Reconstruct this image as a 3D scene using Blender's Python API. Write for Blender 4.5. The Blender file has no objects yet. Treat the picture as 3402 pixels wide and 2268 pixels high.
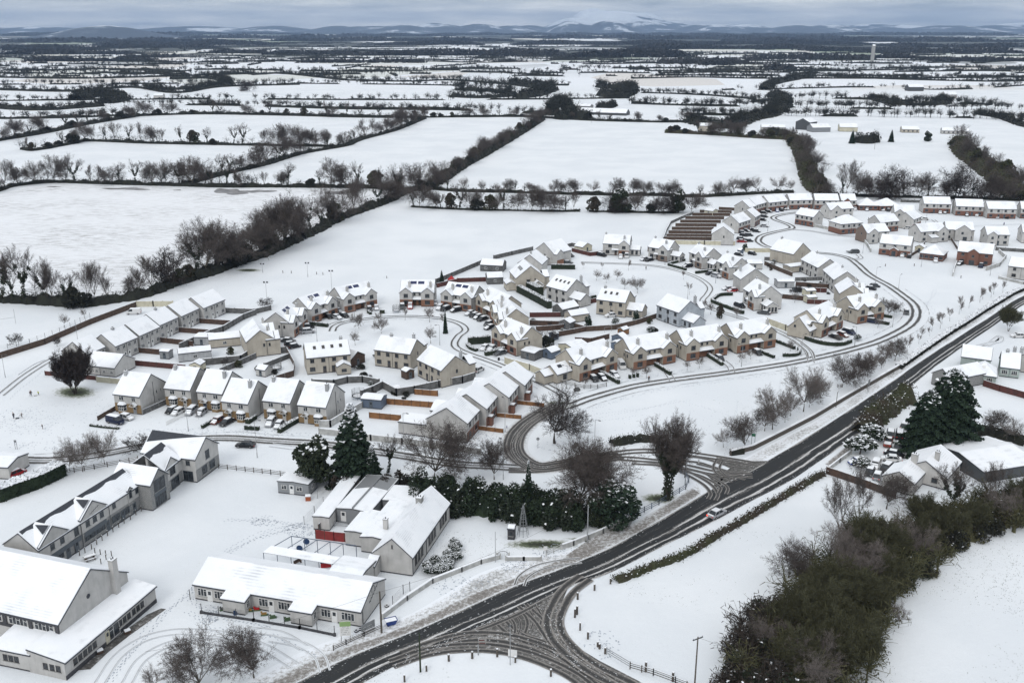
import bpy, math, random
from mathutils import Vector, noise
R = math.radians
sc = bpy.context.scene
# ---------------- camera ----------------
F, HC = 3200.0, 92.0
TH = math.atan((1134 - 94) / F)
cd = bpy.data.cameras.new('camera'); cam = bpy.data.objects.new('camera', cd)
sc.collection.objects.link(cam); sc.camera = cam
cam.location = (0, 0, HC); cam.rotation_euler = (math.pi/2 - TH, 0, 0)
cd.sensor_width = 36; cd.lens = 36 * F / 3402; cd.clip_start = 1; cd.clip_end = 90000
# ---------------- sky ----------------
W = bpy.data.worlds.new('World'); sc.world = W; W.use_nodes = True
nt = W.node_tree; nt.nodes.clear()
def nd(t, typ, **k):
    n = t.nodes.new(typ)
    for a, b in k.items(): setattr(n, a, b)
    return n
SUN_EL, SUN_AZ = R(38), R(205)
out = nd(nt, 'ShaderNodeOutputWorld'); bg = nd(nt, 'ShaderNodeBackground'); bg.inputs[1].default_value = 1.0
sky = nd(nt, 'ShaderNodeTexSky', sky_type='NISHITA', sun_disc=False, sun_elevation=SUN_EL, sun_rotation=SUN_AZ)
skm = nd(nt, 'ShaderNodeVectorMath', operation='SCALE'); skm.inputs['Scale'].default_value = 0.05
tc = nd(nt, 'ShaderNodeTexCoord'); sx = nd(nt, 'ShaderNodeSeparateXYZ')
nt.links.new(tc.outputs['Generated'], sx.inputs[0])
def ramp(t, pts, interp='LINEAR'):
    r = nd(t, 'ShaderNodeValToRGB'); e = r.color_ramp.elements; r.color_ramp.interpolation = interp
    while len(e) < len(pts): e.new(0.5)
    for q, (p, c) in zip(e, pts):
        q.position = p; q.color = (*c, 1) if len(c) == 3 else c
    return r
el = ramp(nt, [(0.0, (.74,.75,.74)), (0.014, (.71,.73,.73)), (0.04, (.51,.545,.575)), (0.25, (.58,.61,.65)), (1.0, (.96,.97,.98))])
nt.links.new(sx.outputs[2], el.inputs[0])
mp = nd(nt, 'ShaderNodeMapping'); mp.inputs['Scale'].default_value = (6, 6, 60)
nt.links.new(tc.outputs['Generated'], mp.inputs[0])
nz = nd(nt, 'ShaderNodeTexNoise'); nz.inputs['Scale'].default_value = 1.6; nz.inputs['Detail'].default_value = 8; nz.inputs['Roughness'].default_value = .55
nt.links.new(mp.outputs[0], nz.inputs['Vector'])
cr = ramp(nt, [(0.32, (.55,.60,.66)), (0.45, (.84,.86,.89)), (0.54, (1.02,1.02,1.01)), (.66, (1.34,1.30,1.25))])
nt.links.new(nz.outputs[0], cr.inputs[0])
mu = nd(nt, 'ShaderNodeMix', data_type='RGBA', blend_type='MULTIPLY'); mu.inputs[0].default_value = 1
nt.links.new(el.outputs[0], mu.inputs[6]); nt.links.new(cr.outputs[0], mu.inputs[7])
mx = nd(nt, 'ShaderNodeMix', data_type='RGBA'); mx.inputs[0].default_value = .1
nt.links.new(sky.outputs[0], skm.inputs[0])
nt.links.new(mu.outputs[2], mx.inputs[6]); nt.links.new(skm.outputs[0], mx.inputs[7])
nt.links.new(mx.outputs[2], bg.inputs[0]); nt.links.new(bg.outputs[0], out.inputs[0])
sd = bpy.data.lights.new('sun', 'SUN'); sun = bpy.data.objects.new('sun', sd); sc.collection.objects.link(sun)
sd.energy = 0.85; sd.angle = R(20); sd.color = (1, .97, .93)
sun.rotation_euler = (math.pi/2 - SUN_EL, 0, math.pi - SUN_AZ); sun.location = (0, 0, 500)
vs = sc.view_settings; vs.view_transform = 'Standard'; vs.look = 'None'; vs.gamma = 1; vs.exposure = 0.4
# ---------------- helpers ----------------
def P(px, py, z=0.0):
    u = (px - 1701) / F; v = (py - 1134) / F
    dz = -(math.sin(TH) + v * math.cos(TH)); dy = math.cos(TH) - v * math.sin(TH)
    t = (z - HC) / dz
    return Vector((u * t, dy * t, z))
def px_of(p):
    dy, dz = p[1], p[2] - HC
    d = dy * math.cos(TH) - dz * math.sin(TH); up = dy * math.sin(TH) + dz * math.cos(TH)
    return 1701 + F * p[0] / d, 1134 - F * up / d
COL = sc.collection
def tag(o, label=None, cat=None, group=None, kind=None):
    if label: o['label'] = label
    if cat: o['category'] = cat
    if group: o['group'] = group
    if kind: o['kind'] = kind
    return o
def empty(name, loc, rz=0):
    o = bpy.data.objects.new(name, None); COL.objects.link(o); o.location = loc; o.rotation_euler = (0, 0, rz); o.empty_display_size = .5
    return o
def link(name, me, parent=None, loc=(0,0,0), rz=0, sc_=None):
    o = bpy.data.objects.new(name, me); COL.objects.link(o); o.parent = parent; o.location = loc; o.rotation_euler = (0, 0, rz)
    if sc_: o.scale = sc_
    return o
class MB:
    def __init__(s): s.v = []; s.f = []; s.m = []; s.uv = []
    def face(s, pts, m=0, uv=None):
        n = len(s.v); s.v += [tuple(p) for p in pts]; s.f.append(tuple(range(n, n + len(pts)))); s.m.append(m)
        if uv: s.uv.append((len(s.f) - 1, uv))
    def box(s, x0, x1, y0, y1, z0, z1, m=0, top=None):
        n = len(s.v)
        s.v += [(x0,y0,z0),(x1,y0,z0),(x1,y1,z0),(x0,y1,z0),(x0,y0,z1),(x1,y0,z1),(x1,y1,z1),(x0,y1,z1)]
        for q in ((0,3,2,1),(4,5,6,7),(0,1,5,4),(1,2,6,5),(2,3,7,6),(3,0,4,7)): s.f.append(tuple(n+i for i in q)); s.m.append(m)
        if top is not None: s.m[-5] = top
    def tube(s, a, b, r0, r1, n=6, m=0, cap=False):
        a = Vector(a); b = Vector(b); d = (b - a)
        if d.length < 1e-6: return
        d.normalize(); u = d.orthogonal().normalized(); w = d.cross(u); k = len(s.v)
        for c, r in ((a, r0), (b, r1)):
            for i in range(n):
                t = 2 * math.pi * i / n; s.v.append(tuple(c + u * (r * math.cos(t)) + w * (r * math.sin(t))))
        for i in range(n):
            j = (i + 1) % n; s.f.append((k+i, k+j, k+n+j, k+n+i)); s.m.append(m)
        if cap:
            s.f.append(tuple(k + n + i for i in range(n))); s.m.append(m)
    def beam(s, a, b, w, z0, z1, m=0, top=None):      # upright wall piece between two ground points
        a = Vector(a); b = Vector(b); d = (b - a).to_2d().normalized(); q = Vector((-d.y, d.x)) * w / 2; n = len(s.v)
        for zz0, zz1 in ((z0, z1),):
            for z in (zz0, zz1):
                for p, sg in ((a, -1), (b, -1), (b, 1), (a, 1)): s.v.append((p.x + q.x*sg, p.y + q.y*sg, p.z + z))
        for q4 in ((0,3,2,1),(4,5,6,7),(0,1,5,4),(1,2,6,5),(2,3,7,6),(3,0,4,7)): s.f.append(tuple(n+i for i in q4)); s.m.append(m)
        if top is not None: s.m[-5] = top
    def lathe(s, prof, n=12, m=0, c=(0,0)):
        k = len(s.v)
        for r, z in prof:
            for i in range(n):
                t = 2*math.pi*i/n; s.v.append((c[0] + r*math.cos(t), c[1] + r*math.sin(t), z))
        for j in range(len(prof)-1):
            for i in range(n):
                i2 = (i+1) % n; s.f.append((k+j*n+i, k+j*n+i2, k+(j+1)*n+i2, k+(j+1)*n+i)); s.m.append(m)
    def mesh(s, name, mats):
        me = bpy.data.meshes.new(name); me.from_pydata(s.v, [], s.f)
        for mt in mats: me.materials.append(mt)
        if len(mats) > 1: me.polygons.foreach_set('material_index', s.m)
        if s.uv:
            ul = me.uv_layers.new(name='UVMap')
            for fi, uv in s.uv:
                st = me.polygons[fi].loop_start
                for i, c in enumerate(uv): ul.data[st + i].uv = c
        me.update(); return me
    def build(s, name, mats, parent=None, loc=(0,0,0), rz=0):
        if not isinstance(mats, (list, tuple)): mats = [mats]
        return link(name, s.mesh(name, mats), parent, loc, rz)
def children(o): return [c for c in bpy.data.objects if c.parent == o]
def copy_tree(o, kids=None):
    c = o.copy(); COL.objects.link(c)
    for ch in o.children:
        d = ch.copy(); COL.objects.link(d); d.parent = c
        for g in ch.children:
            e = g.copy(); COL.objects.link(e); e.parent = d
    return c
WORDS = 'first second third fourth fifth sixth seventh eighth ninth tenth eleventh twelfth thirteenth fourteenth fifteenth sixteenth seventeenth eighteenth nineteenth twentieth'.split()
def ordw(i):
    if i < 20: return WORDS[i]
    t = {2: ('twenty', 'twentieth'), 3: ('thirty', 'thirtieth'), 4: ('forty', 'fortieth'), 5: ('fifty', 'fiftieth'), 6: ('sixty', 'sixtieth'), 7: ('seventy', 'seventieth')}[(i+1)//10]
    return t[1] if (i+1) % 10 == 0 else t[0] + '-' + WORDS[(i+1) % 10 - 1]
# ---------------- materials ----------------
MT = {}
def mat(name, col, rough=.8, col2=None, scale=1.0, lo=.4, hi=.6, detail=4, bump=0, bscale=None, metal=0, stretch=None, spec=None):
    m = bpy.data.materials.new(name); m.use_nodes = True; t = m.node_tree; b = t.nodes['Principled BSDF']
    b.inputs['Roughness'].default_value = rough; b.inputs['Metallic'].default_value = metal
    if spec is not None: b.inputs['Specular IOR Level'].default_value = spec
    b.inputs['Base Color'].default_value = (*col, 1)
    g = nd(t, 'ShaderNodeNewGeometry'); vec = g.outputs['Position']
    if stretch:
        mpn = nd(t, 'ShaderNodeMapping'); mpn.inputs['Scale'].default_value = stretch; t.links.new(vec, mpn.inputs[0]); vec = mpn.outputs[0]
    if col2:
        n = nd(t, 'ShaderNodeTexNoise'); n.inputs['Scale'].default_value = scale; n.inputs['Detail'].default_value = detail
        t.links.new(vec, n.inputs['Vector']); r = ramp(t, [(lo, col), (hi, col2)]); t.links.new(n.outputs[0], r.inputs[0]); t.links.new(r.outputs[0], b.inputs['Base Color'])
    if bump:
        n2 = nd(t, 'ShaderNodeTexNoise'); n2.inputs['Scale'].default_value = bscale or scale; n2.inputs['Detail'].default_value = 5
        t.links.new(vec, n2.inputs['Vector']); bp = nd(t, 'ShaderNodeBump'); bp.inputs['Strength'].default_value = bump; bp.inputs['Distance'].default_value = .15
        t.links.new(n2.outputs[0], bp.inputs['Height']); t.links.new(bp.outputs[0], b.inputs['Normal'])
    MT[name] = m; return m
SNOW = (.80, .835, .875)
mat('roof_snow', (.88,.90,.93), .65, (.83,.86,.895), .35, .35, .7, bump=.15, bscale=2)
mat('snow', SNOW, .7, (.77,.80,.845), 2)
def vary(m, amt=.10, stain=.2):
    t = m.node_tree; b = t.nodes['Principled BSDF']; src = b.inputs['Base Color'].links[0].from_socket if b.inputs['Base Color'].links else None
    oi = nd(t, 'ShaderNodeObjectInfo'); mr = nd(t, 'ShaderNodeMapRange'); mr.inputs['To Min'].default_value = 1-amt; mr.inputs['To Max'].default_value = 1+amt*.5; t.links.new(oi.outputs['Random'], mr.inputs['Value'])
    tcn = nd(t, 'ShaderNodeTexCoord'); mpn = nd(t, 'ShaderNodeMapping'); mpn.inputs['Scale'].default_value = (1.1,1.1,.22); t.links.new(tcn.outputs['Object'], mpn.inputs[0])
    n = nd(t, 'ShaderNodeTexNoise'); n.inputs['Scale'].default_value = 1.1; n.inputs['Detail'].default_value = 6; n.inputs['Roughness'].default_value = .65; t.links.new(mpn.outputs[0], n.inputs['Vector'])
    m2 = nd(t, 'ShaderNodeMapRange'); m2.inputs['From Min'].default_value = .48; m2.inputs['From Max'].default_value = .75; m2.inputs['To Min'].default_value = 1; m2.inputs['To Max'].default_value = 1-stain; t.links.new(n.outputs[0], m2.inputs['Value'])
    mm = nd(t, 'ShaderNodeMath', operation='MULTIPLY'); t.links.new(mr.outputs[0], mm.inputs[0]); t.links.new(m2.outputs[0], mm.inputs[1])
    vm = nd(t, 'ShaderNodeVectorMath', operation='SCALE'); t.links.new(src, vm.inputs[0]); t.links.new(mm.outputs[0], vm.inputs['Scale']); t.links.new(vm.outputs[0], b.inputs['Base Color'])
mat('render_white', (.51,.50,.485), .85, (.41,.405,.39), .6, .35, .75)
mat('render_cream', (.44,.405,.345), .85, (.36,.325,.275), .5, .35, .75)
mat('render_grey', (.42,.43,.44), .85, (.33,.34,.35), .7)
mat('render_blue', (.40,.435,.47), .85, (.34,.37,.405), .7)
mat('render_green', (.36,.42,.40), .85, (.31,.36,.34), .7)
for k_ in ('render_white','render_cream','render_grey','render_blue','render_green'): vary(MT[k_])
def brick(name, c1, c2, mortar, s=1.0):
    m = bpy.data.materials.new(name); m.use_nodes = True; t = m.node_tree; b = t.nodes['Principled BSDF']; b.inputs['Roughness'].default_value = .9
    tcn = nd(t, 'ShaderNodeTexCoord'); br = nd(t, 'ShaderNodeTexNoise'); br.inputs['Scale'].default_value = 9 * s; br.inputs['Detail'].default_value = 2
    mpn = nd(t, 'ShaderNodeMapping'); mpn.inputs['Scale'].default_value = (1, 1, 3); t.links.new(tcn.outputs['Object'], mpn.inputs[0]); t.links.new(mpn.outputs[0], br.inputs['Vector'])
    r = ramp(t, [(.3, mortar), (.42, c1), (.62, c2)]); t.links.new(br.outputs[0], r.inputs[0]); t.links.new(r.outputs[0], b.inputs['Base Color']); MT[name] = m
brick('brick_red', (.155,.072,.052), (.20,.095,.068), (.24,.19,.16))
brick('brick_orange', (.18,.085,.052), (.235,.115,.07), (.27,.20,.155))
brick('brick_brown', (.19,.125,.06), (.25,.165,.08), (.29,.245,.18))
brick('brick_dark', (.15,.11,.09), (.2,.15,.12), (.26,.24,.22))
brick('stone', (.16,.165,.17), (.30,.30,.29), (.40,.38,.35), .35)
mat('slate', (.022,.026,.036), .55, (.035,.04,.052), 3)
mat('fascia', (.02,.02,.024), .6)
mat('dark_base', (.035,.036,.042), .8, (.06,.06,.066), 2)
mat('window_white', (.68,.68,.67), .5)
mat('window_dark', (.05,.045,.045), .5)
mat('window_grey', (.07,.085,.10), .5)
mat('glass', (.018,.022,.027), .2, (.05,.058,.066), 1.2, spec=.4)
mat('solar', (.012,.02,.075), .25, (.02,.03,.10), 3)
mat('metal_grey', (.25,.26,.27), .5, metal=.3)
mat('metal_dark', (.06,.065,.07), .6)
mat('metal_blue', (.09,.12,.17), .5)
mat('wood_fence', (.24,.115,.045), .85, (.16,.075,.03), 1.2)
mat('wood_dark', (.085,.05,.035), .85, (.05,.033,.026), 1.5)
mat('wood_brown', (.09,.06,.043), .85, (.062,.041,.03), 1.5)
mat('wood_red', (.095,.030,.024), .85, (.06,.024,.02), 1.5)
mat('wood_grey', (.15,.15,.15), .9, (.09,.09,.09), 1.5)
mat('panel_red', (.22,.018,.016), .6, (.16,.015,.014), .8)
mat('block_grey', (.14,.14,.138), .9, (.085,.085,.083), .8, bump=.3, bscale=3)
mat('wall_cream', (.55,.52,.41), .9, (.46,.43,.33), .8)
mat('wall_white', (.46,.46,.445), .9, (.33,.33,.32), .7)
mat('bark', (.075,.065,.055), .95, (.11,.098,.082), 3)
mat('bark_dark', (.028,.024,.021), .95, (.05,.042,.034), 3)
mat('twig', (.082,.068,.062), .95)
mat('twig_light', (.15,.13,.12), .95)
mat('twig_dark', (.036,.028,.026), .95)
mat('twig_green', (.06,.06,.030), .95)
mat('ivy', (.016,.026,.012), .9, (.028,.038,.018), 1.5)
mat('fir', (.011,.026,.015), .9, (.02,.04,.02), .8)
mat('laurel', (.010,.021,.009), .85, (.018,.034,.013), .8)
mat('scrub', (.045,.036,.026), .95, (.045,.05,.022), .15, .42, .58)
mat('hedge', (.013,.014,.011), .95, (.021,.023,.015), .3)
mat('hedge_green', (.014,.022,.012), .9, (.024,.034,.017), 1)
mat('far_wood', (.022,.024,.026), 1, (.034,.034,.034), .01)
mat('rubber', (.02,.02,.02), .9)
mat('rim', (.3,.3,.31), .4, metal=.6)
mat('skin', (.5,.33,.26), .6)
brick('stone_dark', (.06,.05,.042), (.10,.085,.07), (.16,.145,.13), .4)
mat('post_wood', (.06,.05,.042), .9, (.11,.095,.08), 4)
mat('concrete', (.33,.33,.32), .9, (.25,.25,.24), 2)
mat('pole_grey', (.30,.31,.32), .6)
mat('grass_wet', (.05,.075,.03), .95, (.09,.10,.05), 2)

def courses(m):
    t = m.node_tree; b = t.nodes['Principled BSDF']; src = b.inputs['Base Color'].links[0].from_socket; g = nd(t, 'ShaderNodeNewGeometry'); s = nd(t, 'ShaderNodeSeparateXYZ'); t.links.new(g.outputs['Position'], s.inputs[0])
    w = nd(t, 'ShaderNodeMath', operation='SINE'); k = nd(t, 'ShaderNodeMath', operation='MULTIPLY'); k.inputs[1].default_value = 26; t.links.new(s.outputs[2], k.inputs[0]); t.links.new(k.outputs[0], w.inputs[0])
    n = nd(t, 'ShaderNodeTexNoise'); n.inputs['Scale'].default_value = .22; n.inputs['Detail'].default_value = 5; n.inputs['Roughness'].default_value = .6; t.links.new(g.outputs['Position'], n.inputs['Vector'])
    m2 = nd(t, 'ShaderNodeMapRange'); m2.inputs['From Min'].default_value = .52; m2.inputs['From Max'].default_value = .70; t.links.new(n.outputs[0], m2.inputs['Value'])
    p = nd(t, 'ShaderNodeMath', operation='MULTIPLY_ADD'); p.inputs[1].default_value = .5; p.inputs[2].default_value = .5; t.links.new(w.outputs[0], p.inputs[0])
    q = nd(t, 'ShaderNodeMath', operation='MULTIPLY'); t.links.new(p.outputs[0], q.inputs[0]); t.links.new(m2.outputs[0], q.inputs[1])
    r = nd(t, 'ShaderNodeMath', operation='MULTIPLY'); r.inputs[1].default_value = .6; t.links.new(q.outputs[0], r.inputs[0])
    mx_ = nd(t, 'ShaderNodeMix', data_type='RGBA'); t.links.new(r.outputs[0], mx_.inputs[0]); t.links.new(src, mx_.inputs[6]); mx_.inputs[7].default_value = (.42,.44,.47,1); t.links.new(mx_.outputs[2], b.inputs['Base Color'])
courses(MT['roof_snow'])
# ---------------- ground ----------------
def math_n(t, op, a, b=None, c=None, clamp=False):
    n = nd(t, 'ShaderNodeMath', operation=op); n.use_clamp = clamp
    for i, q in enumerate((a, b, c)):
        if q is None: continue
        if isinstance(q, (int, float)): n.inputs[i].default_value = q
        else: t.links.new(q, n.inputs[i])
    return n.outputs[0]
def noise_n(t, vec, scale, detail=4, rough=.55):
    n = nd(t, 'ShaderNodeTexNoise'); n.inputs['Scale'].default_value = scale; n.inputs['Detail'].default_value = detail; n.inputs['Roughness'].default_value = rough
    t.links.new(vec, n.inputs['Vector']); return n.outputs[0]
def mixc(t, f, a, b):
    n = nd(t, 'ShaderNodeMix', data_type='RGBA')
    for i, q in ((0, f), (6, a), (7, b)):
        if isinstance(q, (int, float)): n.inputs[i].default_value = q
        elif isinstance(q, tuple): n.inputs[i].default_value = (*q, 1)
        else: t.links.new(q, n.inputs[i])
    return n.outputs[2]
def newmat(name, rough=.8):
    m = bpy.data.materials.new(name); m.use_nodes = True; t = m.node_tree; b = t.nodes['Principled BSDF']; b.inputs['Roughness'].default_value = rough
    g = nd(t, 'ShaderNodeNewGeometry'); MT[name] = m; return m, t, b, g.outputs['Position']
def maprange(t, v, a, b):
    n = nd(t, 'ShaderNodeMapRange'); n.clamp = True; n.interpolation_type = 'SMOOTHSTEP'
    n.inputs['From Min'].default_value = a; n.inputs['From Max'].default_value = b; t.links.new(v, n.inputs['Value']); return n.outputs[0]
def stretch(t, vec, s, rz=0):
    n = nd(t, 'ShaderNodeMapping'); n.inputs['Scale'].default_value = s; n.inputs['Rotation'].default_value = (0, 0, rz); t.links.new(vec, n.inputs[0]); return n.outputs[0]
def bump(t, b, h, s=.3, d=.1):
    bp = nd(t, 'ShaderNodeBump'); bp.inputs['Strength'].default_value = s; bp.inputs['Distance'].default_value = d
    t.links.new(h, bp.inputs['Height']); t.links.new(bp.outputs[0], b.inputs['Normal'])
m, t, b, pos = newmat('ground_snow', .75)
base = mixc(t, maprange(t, noise_n(t, pos, .03, 4), .35, .65), (.70,.735,.77), (.765,.795,.825))
# grass blades poking through thin snow in loose patches
sp = math_n(t, 'MULTIPLY', maprange(t, noise_n(t, pos, 2.2, 6, .7), .60, .70), maprange(t, noise_n(t, pos, .045, 3), .5, .62))
base = mixc(t, math_n(t, 'MULTIPLY', sp, .5), base, (.30,.30,.24))
base = mixc(t, math_n(t, 'MULTIPLY', maprange(t, noise_n(t, pos, 3.2, 5, .75), .54, .68), .13), base, (.40,.41,.38))
sx2 = nd(t, 'ShaderNodeSeparateXYZ'); t.links.new(pos, sx2.inputs[0])
vo = nd(t, 'ShaderNodeTexVoronoi'); vo.inputs['Scale'].default_value = 1; t.links.new(stretch(t, pos, (1/210, 1/330, 1), .1), vo.inputs['Vector'])
sc3 = nd(t, 'ShaderNodeSeparateColor'); t.links.new(vo.outputs['Color'], sc3.inputs[0])
near_f = ramp(t, [(0, (.77,.80,.84)), (.72, (.77,.80,.84)), (.73, (.66,.64,.62)), (.80, (.66,.64,.62)), (.81, (.66,.68,.66)), (1, (.66,.68,.66))], 'CONSTANT'); t.links.new(sc3.outputs[0], near_f.inputs[0])
far_f = ramp(t, [(0, (.74,.77,.80)), (.20, (.04,.05,.045)), (.70, (.34,.38,.35)), (.72, (.26,.31,.24)), (.80, (.06,.07,.06)), (.93, (.62,.62,.58))], 'CONSTANT'); t.links.new(sc3.outputs[1], far_f.inputs[0])
c1 = mixc(t, maprange(t, sx2.outputs[1], 1500, 1700), base, near_f.outputs[0])
vo2 = nd(t, 'ShaderNodeTexVoronoi'); vo2.inputs['Scale'].default_value = 1; t.links.new(stretch(t, pos, (1/500, 1/900, 1), .1), vo2.inputs['Vector'])
sc4 = nd(t, 'ShaderNodeSeparateColor'); t.links.new(vo2.outputs['Color'], sc4.inputs[0])
t.links.new(sc4.outputs[1], far_f.inputs[0])
jit = math_n(t, 'ADD', sx2.outputs[1], math_n(t, 'MULTIPLY', sc3.outputs[2], 2500))
c2 = mixc(t, maprange(t, jit, 4000, 6000), c1, far_f.outputs[0])
t.links.new(c2, b.inputs['Base Color']); bump(t, b, noise_n(t, pos, .7, 7, .7), .4, .3)
ms = MB(); 
ys = [-400, 0, 200, 400, 800, 1600, 3200, 6400, 12800, 25000, 33000]
for i in range(len(ys) - 1):
    ms.face([(-23500, ys[i], 0), (23500, ys[i], 0), (23500, ys[i+1], 0), (-23500, ys[i+1], 0)])
tag(ms.build('ground', MT['ground_snow']), 'flat snow-covered farmland and village greens', kind='structure')

# ---- stubble field ----
def poly(name, pts, z, m, label=None):
    q = MB(); q.face([P(*p) + Vector((0,0,z)) for p in pts]); o = q.build(name, m); tag(o, label, kind='structure'); return o
m, t, b, pos = newmat('stubble', .85)
rows = noise_n(t, stretch(t, pos, (.13, .75, 1), .12), 1.0, 6, .75)
pud = maprange(t, noise_n(t, stretch(t, pos, (.6, 1, 1)), .03, 3), .3, .7)
f1 = math_n(t, 'MULTIPLY', maprange(t, rows, .47, .60), math_n(t, 'MULTIPLY_ADD', pud, .6, .12))
t.links.new(mixc(t, f1, (.78,.80,.83), (.25,.245,.235)), b.inputs['Base Color'])
poly('stubble_field', [(-60,650),(0,642),(171,612),(440,618),(733,626),(1150,628),(1345,634),(1230,690),(1113,736),(998,800),(868,858),(723,906),(579,951),(477,985),(376,1000),(270,1005),(0,1000),(-80,1000)], .02, MT['stubble'], 'snowy stubble field with brown rows showing through')
m, t, b, pos = newmat('puddle', .35)
t.links.new(mixc(t, maprange(t, noise_n(t, pos, .25, 4), .4, .6), (.16,.16,.165), (.30,.29,.29)), b.inputs['Base Color'])
def blob(cx, cy, rx, ry, seed, n=26):
    rr = random.Random(seed); ph = [rr.random()*6.3 for _ in range(4)]
    return [(cx + rx*math.cos(a)*(1+.22*math.sin(2*a+ph[0])+.15*math.sin(3*a+ph[1])), cy + ry*math.sin(a)*(1+.25*math.sin(2*a+ph[2])+.2*math.sin(5*a+ph[3]))) for a in [6.2832*i/n for i in range(n)]]
q = MB()
for i, (cx, cy, rx, ry) in enumerate([(410,627,75,3.4),(455,629,40,3),(765,637,55,10),(860,636,50,5),(1130,640,45,7),(1165,636,40,5),(590,632,16,1.4),(178,621,20,1.5)]):
    q.face([P(*p) + Vector((0,0,.04 + i*.006)) for p in reversed(blob(cx, cy, rx, ry, i))])
tag(q.build('meltwater', MT['puddle']), 'grey pools of meltwater lying on the stubble field', kind='structure')

# ---- ribbons ----
def smooth(pts, n=6):
    pts = [Vector(p) for p in pts]
    if len(pts) < 3: 
        return [pts[0].lerp(pts[1], i/8) for i in range(9)]
    o = []; q = [2*pts[0]-pts[1]] + pts + [2*pts[-1]-pts[-2]]
    for i in range(1, len(q)-2):
        a, b_, c, d = q[i-1:i+3]
        for k in range(n):
            s = k/n; o.append(.5*((2*b_) + (c-a)*s + (2*a-5*b_+4*c-d)*s*s + (3*b_-a-3*c+d)*s**3))
    o.append(pts[-1]); return o
ZK = [0]
def ribbon(q, line, w, z, off=0, m=0, jit=0, seed=0):
    ZK[0] += 1; z = z + .0022*(ZK[0] % 44)
    L = 0; prev = None; n = len(line)
    for i in range(n):
        p = line[i]; d = (line[min(i+1, n-1)] - line[max(i-1, 0)]); d.z = 0; d.normalize(); s = Vector((-d.y, d.x, 0))
        if prev: L += (p - pp).length
        pp = p; a = p + s*(off + w/2); b_ = p + s*(off - w/2); a.z = b_.z = z
        if prev: q.face([prev[0], prev[1], b_, a], m, [(0, prev[2]), (1, prev[2]), (1, L), (0, L)])
        prev = (a, b_, L)
def edge_ribbon(q, U, Lw, z, m=0, k=60):
    def res(l):
        d = [0]
        for i in range(1, len(l)): d.append(d[-1] + (l[i]-l[i-1]).length)
        o = []; j = 0
        for i in range(k+1):
            s = d[-1]*i/k
            while j < len(l)-2 and d[j+1] < s: j += 1
            o.append(l[j].lerp(l[j+1], (s-d[j])/max(d[j+1]-d[j], 1e-6)))
        return o, d[-1]
    a, la = res(U); b_, _ = res(Lw)
    for i in range(k):
        v0, v1 = la*i/k, la*(i+1)/k
        q.face([Vector((*a[i].xy, z)), Vector((*b_[i].xy, z)), Vector((*b_[i+1].xy, z)), Vector((*a[i+1].xy, z))], m, [(0,v0),(1,v0),(1,v1),(0,v1)])
def uvxy(t):
    u = nd(t, 'ShaderNodeUVMap'); u.uv_map = 'UVMap'; s = nd(t, 'ShaderNodeSeparateXYZ'); t.links.new(u.outputs[0], s.inputs[0]); return u.outputs[0], s.outputs[0], s.outputs[1]
ASPH = (.028,.030,.032)
SL = (.26,.25,.24)
# main road
m, t, b, pos = newmat('road_main', .8); b.inputs['Specular IOR Level'].default_value = .25
uv, u, v = uvxy(t)
dis = math_n(t, 'MULTIPLY', math_n(t, 'SUBTRACT', noise_n(t, stretch(t, uv, (1, .04, 1)), 1.5, 4), .5), .26)
uu = math_n(t, 'ADD', u, dis)
rr_ = ramp(t, [(0,(.55,)*3),(.035,(.4,)*3),(.06,(.06,)*3),(.30,(.0,)*3),(.46,(.02,)*3),(.50,(.40,)*3),(.545,(.80,)*3),(.59,(.2,)*3),(.65,(.0,)*3),(.73,(.0,)*3),(.775,(.85,)*3),(.81,(.6,)*3),(.84,(.0,)*3),(.93,(.0,)*3),(.965,(.35,)*3),(1,(.7,)*3)])
t.links.new(uu, rr_.inputs[0]); wv = nd(t, 'ShaderNodeRGBToBW'); t.links.new(rr_.outputs[0], wv.inputs[0])
st1 = noise_n(t, stretch(t, uv, (22, .07, 1)), 1, 5, .65)
gr = noise_n(t, pos, 3.5, 5, .7)
fac = math_n(t, 'ADD', wv.outputs[0], math_n(t, 'MULTIPLY', math_n(t, 'SUBTRACT', st1, .52), 2.1))
fac = math_n(t, 'ADD', fac, math_n(t, 'MULTIPLY', math_n(t, 'SUBTRACT', gr, .5), .9))
rc = ramp(t, [(.12, ASPH), (.28, (.055,.055,.055)), (.48, (.27,.262,.25)), (.75, (.60,.60,.60))]); t.links.new(fac, rc.inputs[0])
t.links.new(rc.outputs[0], b.inputs['Base Color'])
# track material: dark compressed wheel band feathering into snow
def trackmat(name, dark, edge=.35, amt=.5, mid=(.22,.21,.20), out=(.74,.77,.80)):
    m, t, b, pos = newmat(name, .7); uv, u, v = uvxy(t)
    a = math_n(t, 'ABSOLUTE', math_n(t, 'MULTIPLY_ADD', u, 2, -1))
    e = math_n(t, 'SUBTRACT', 1, a)
    n1 = noise_n(t, stretch(t, uv, (5, .25, 1)), 1, 5, .7); n2 = noise_n(t, pos, 2.5, 5, .75)
    f = math_n(t, 'ADD', e, math_n(t, 'ADD', math_n(t, 'MULTIPLY', math_n(t, 'SUBTRACT', n1, .5), amt*1.6), math_n(t, 'MULTIPLY', math_n(t, 'SUBTRACT', n2, .5), amt)))
    r = ramp(t, [(edge*.45, out), (edge, mid), (edge*1.8, dark)]); t.links.new(f, r.inputs[0]); t.links.new(r.outputs[0], b.inputs['Base Color'])
trackmat('track_dark', (.045,.044,.043), .38, .8); trackmat('track_slush', (.032,.031,.030), .42, 1.0, (.10,.095,.09), (.24,.225,.21))
trackmat('track_mid', (.10,.098,.095), .45, .6)
trackmat('track_light', (.36,.37,.385), .6, .7, (.55,.57,.59))
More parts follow.
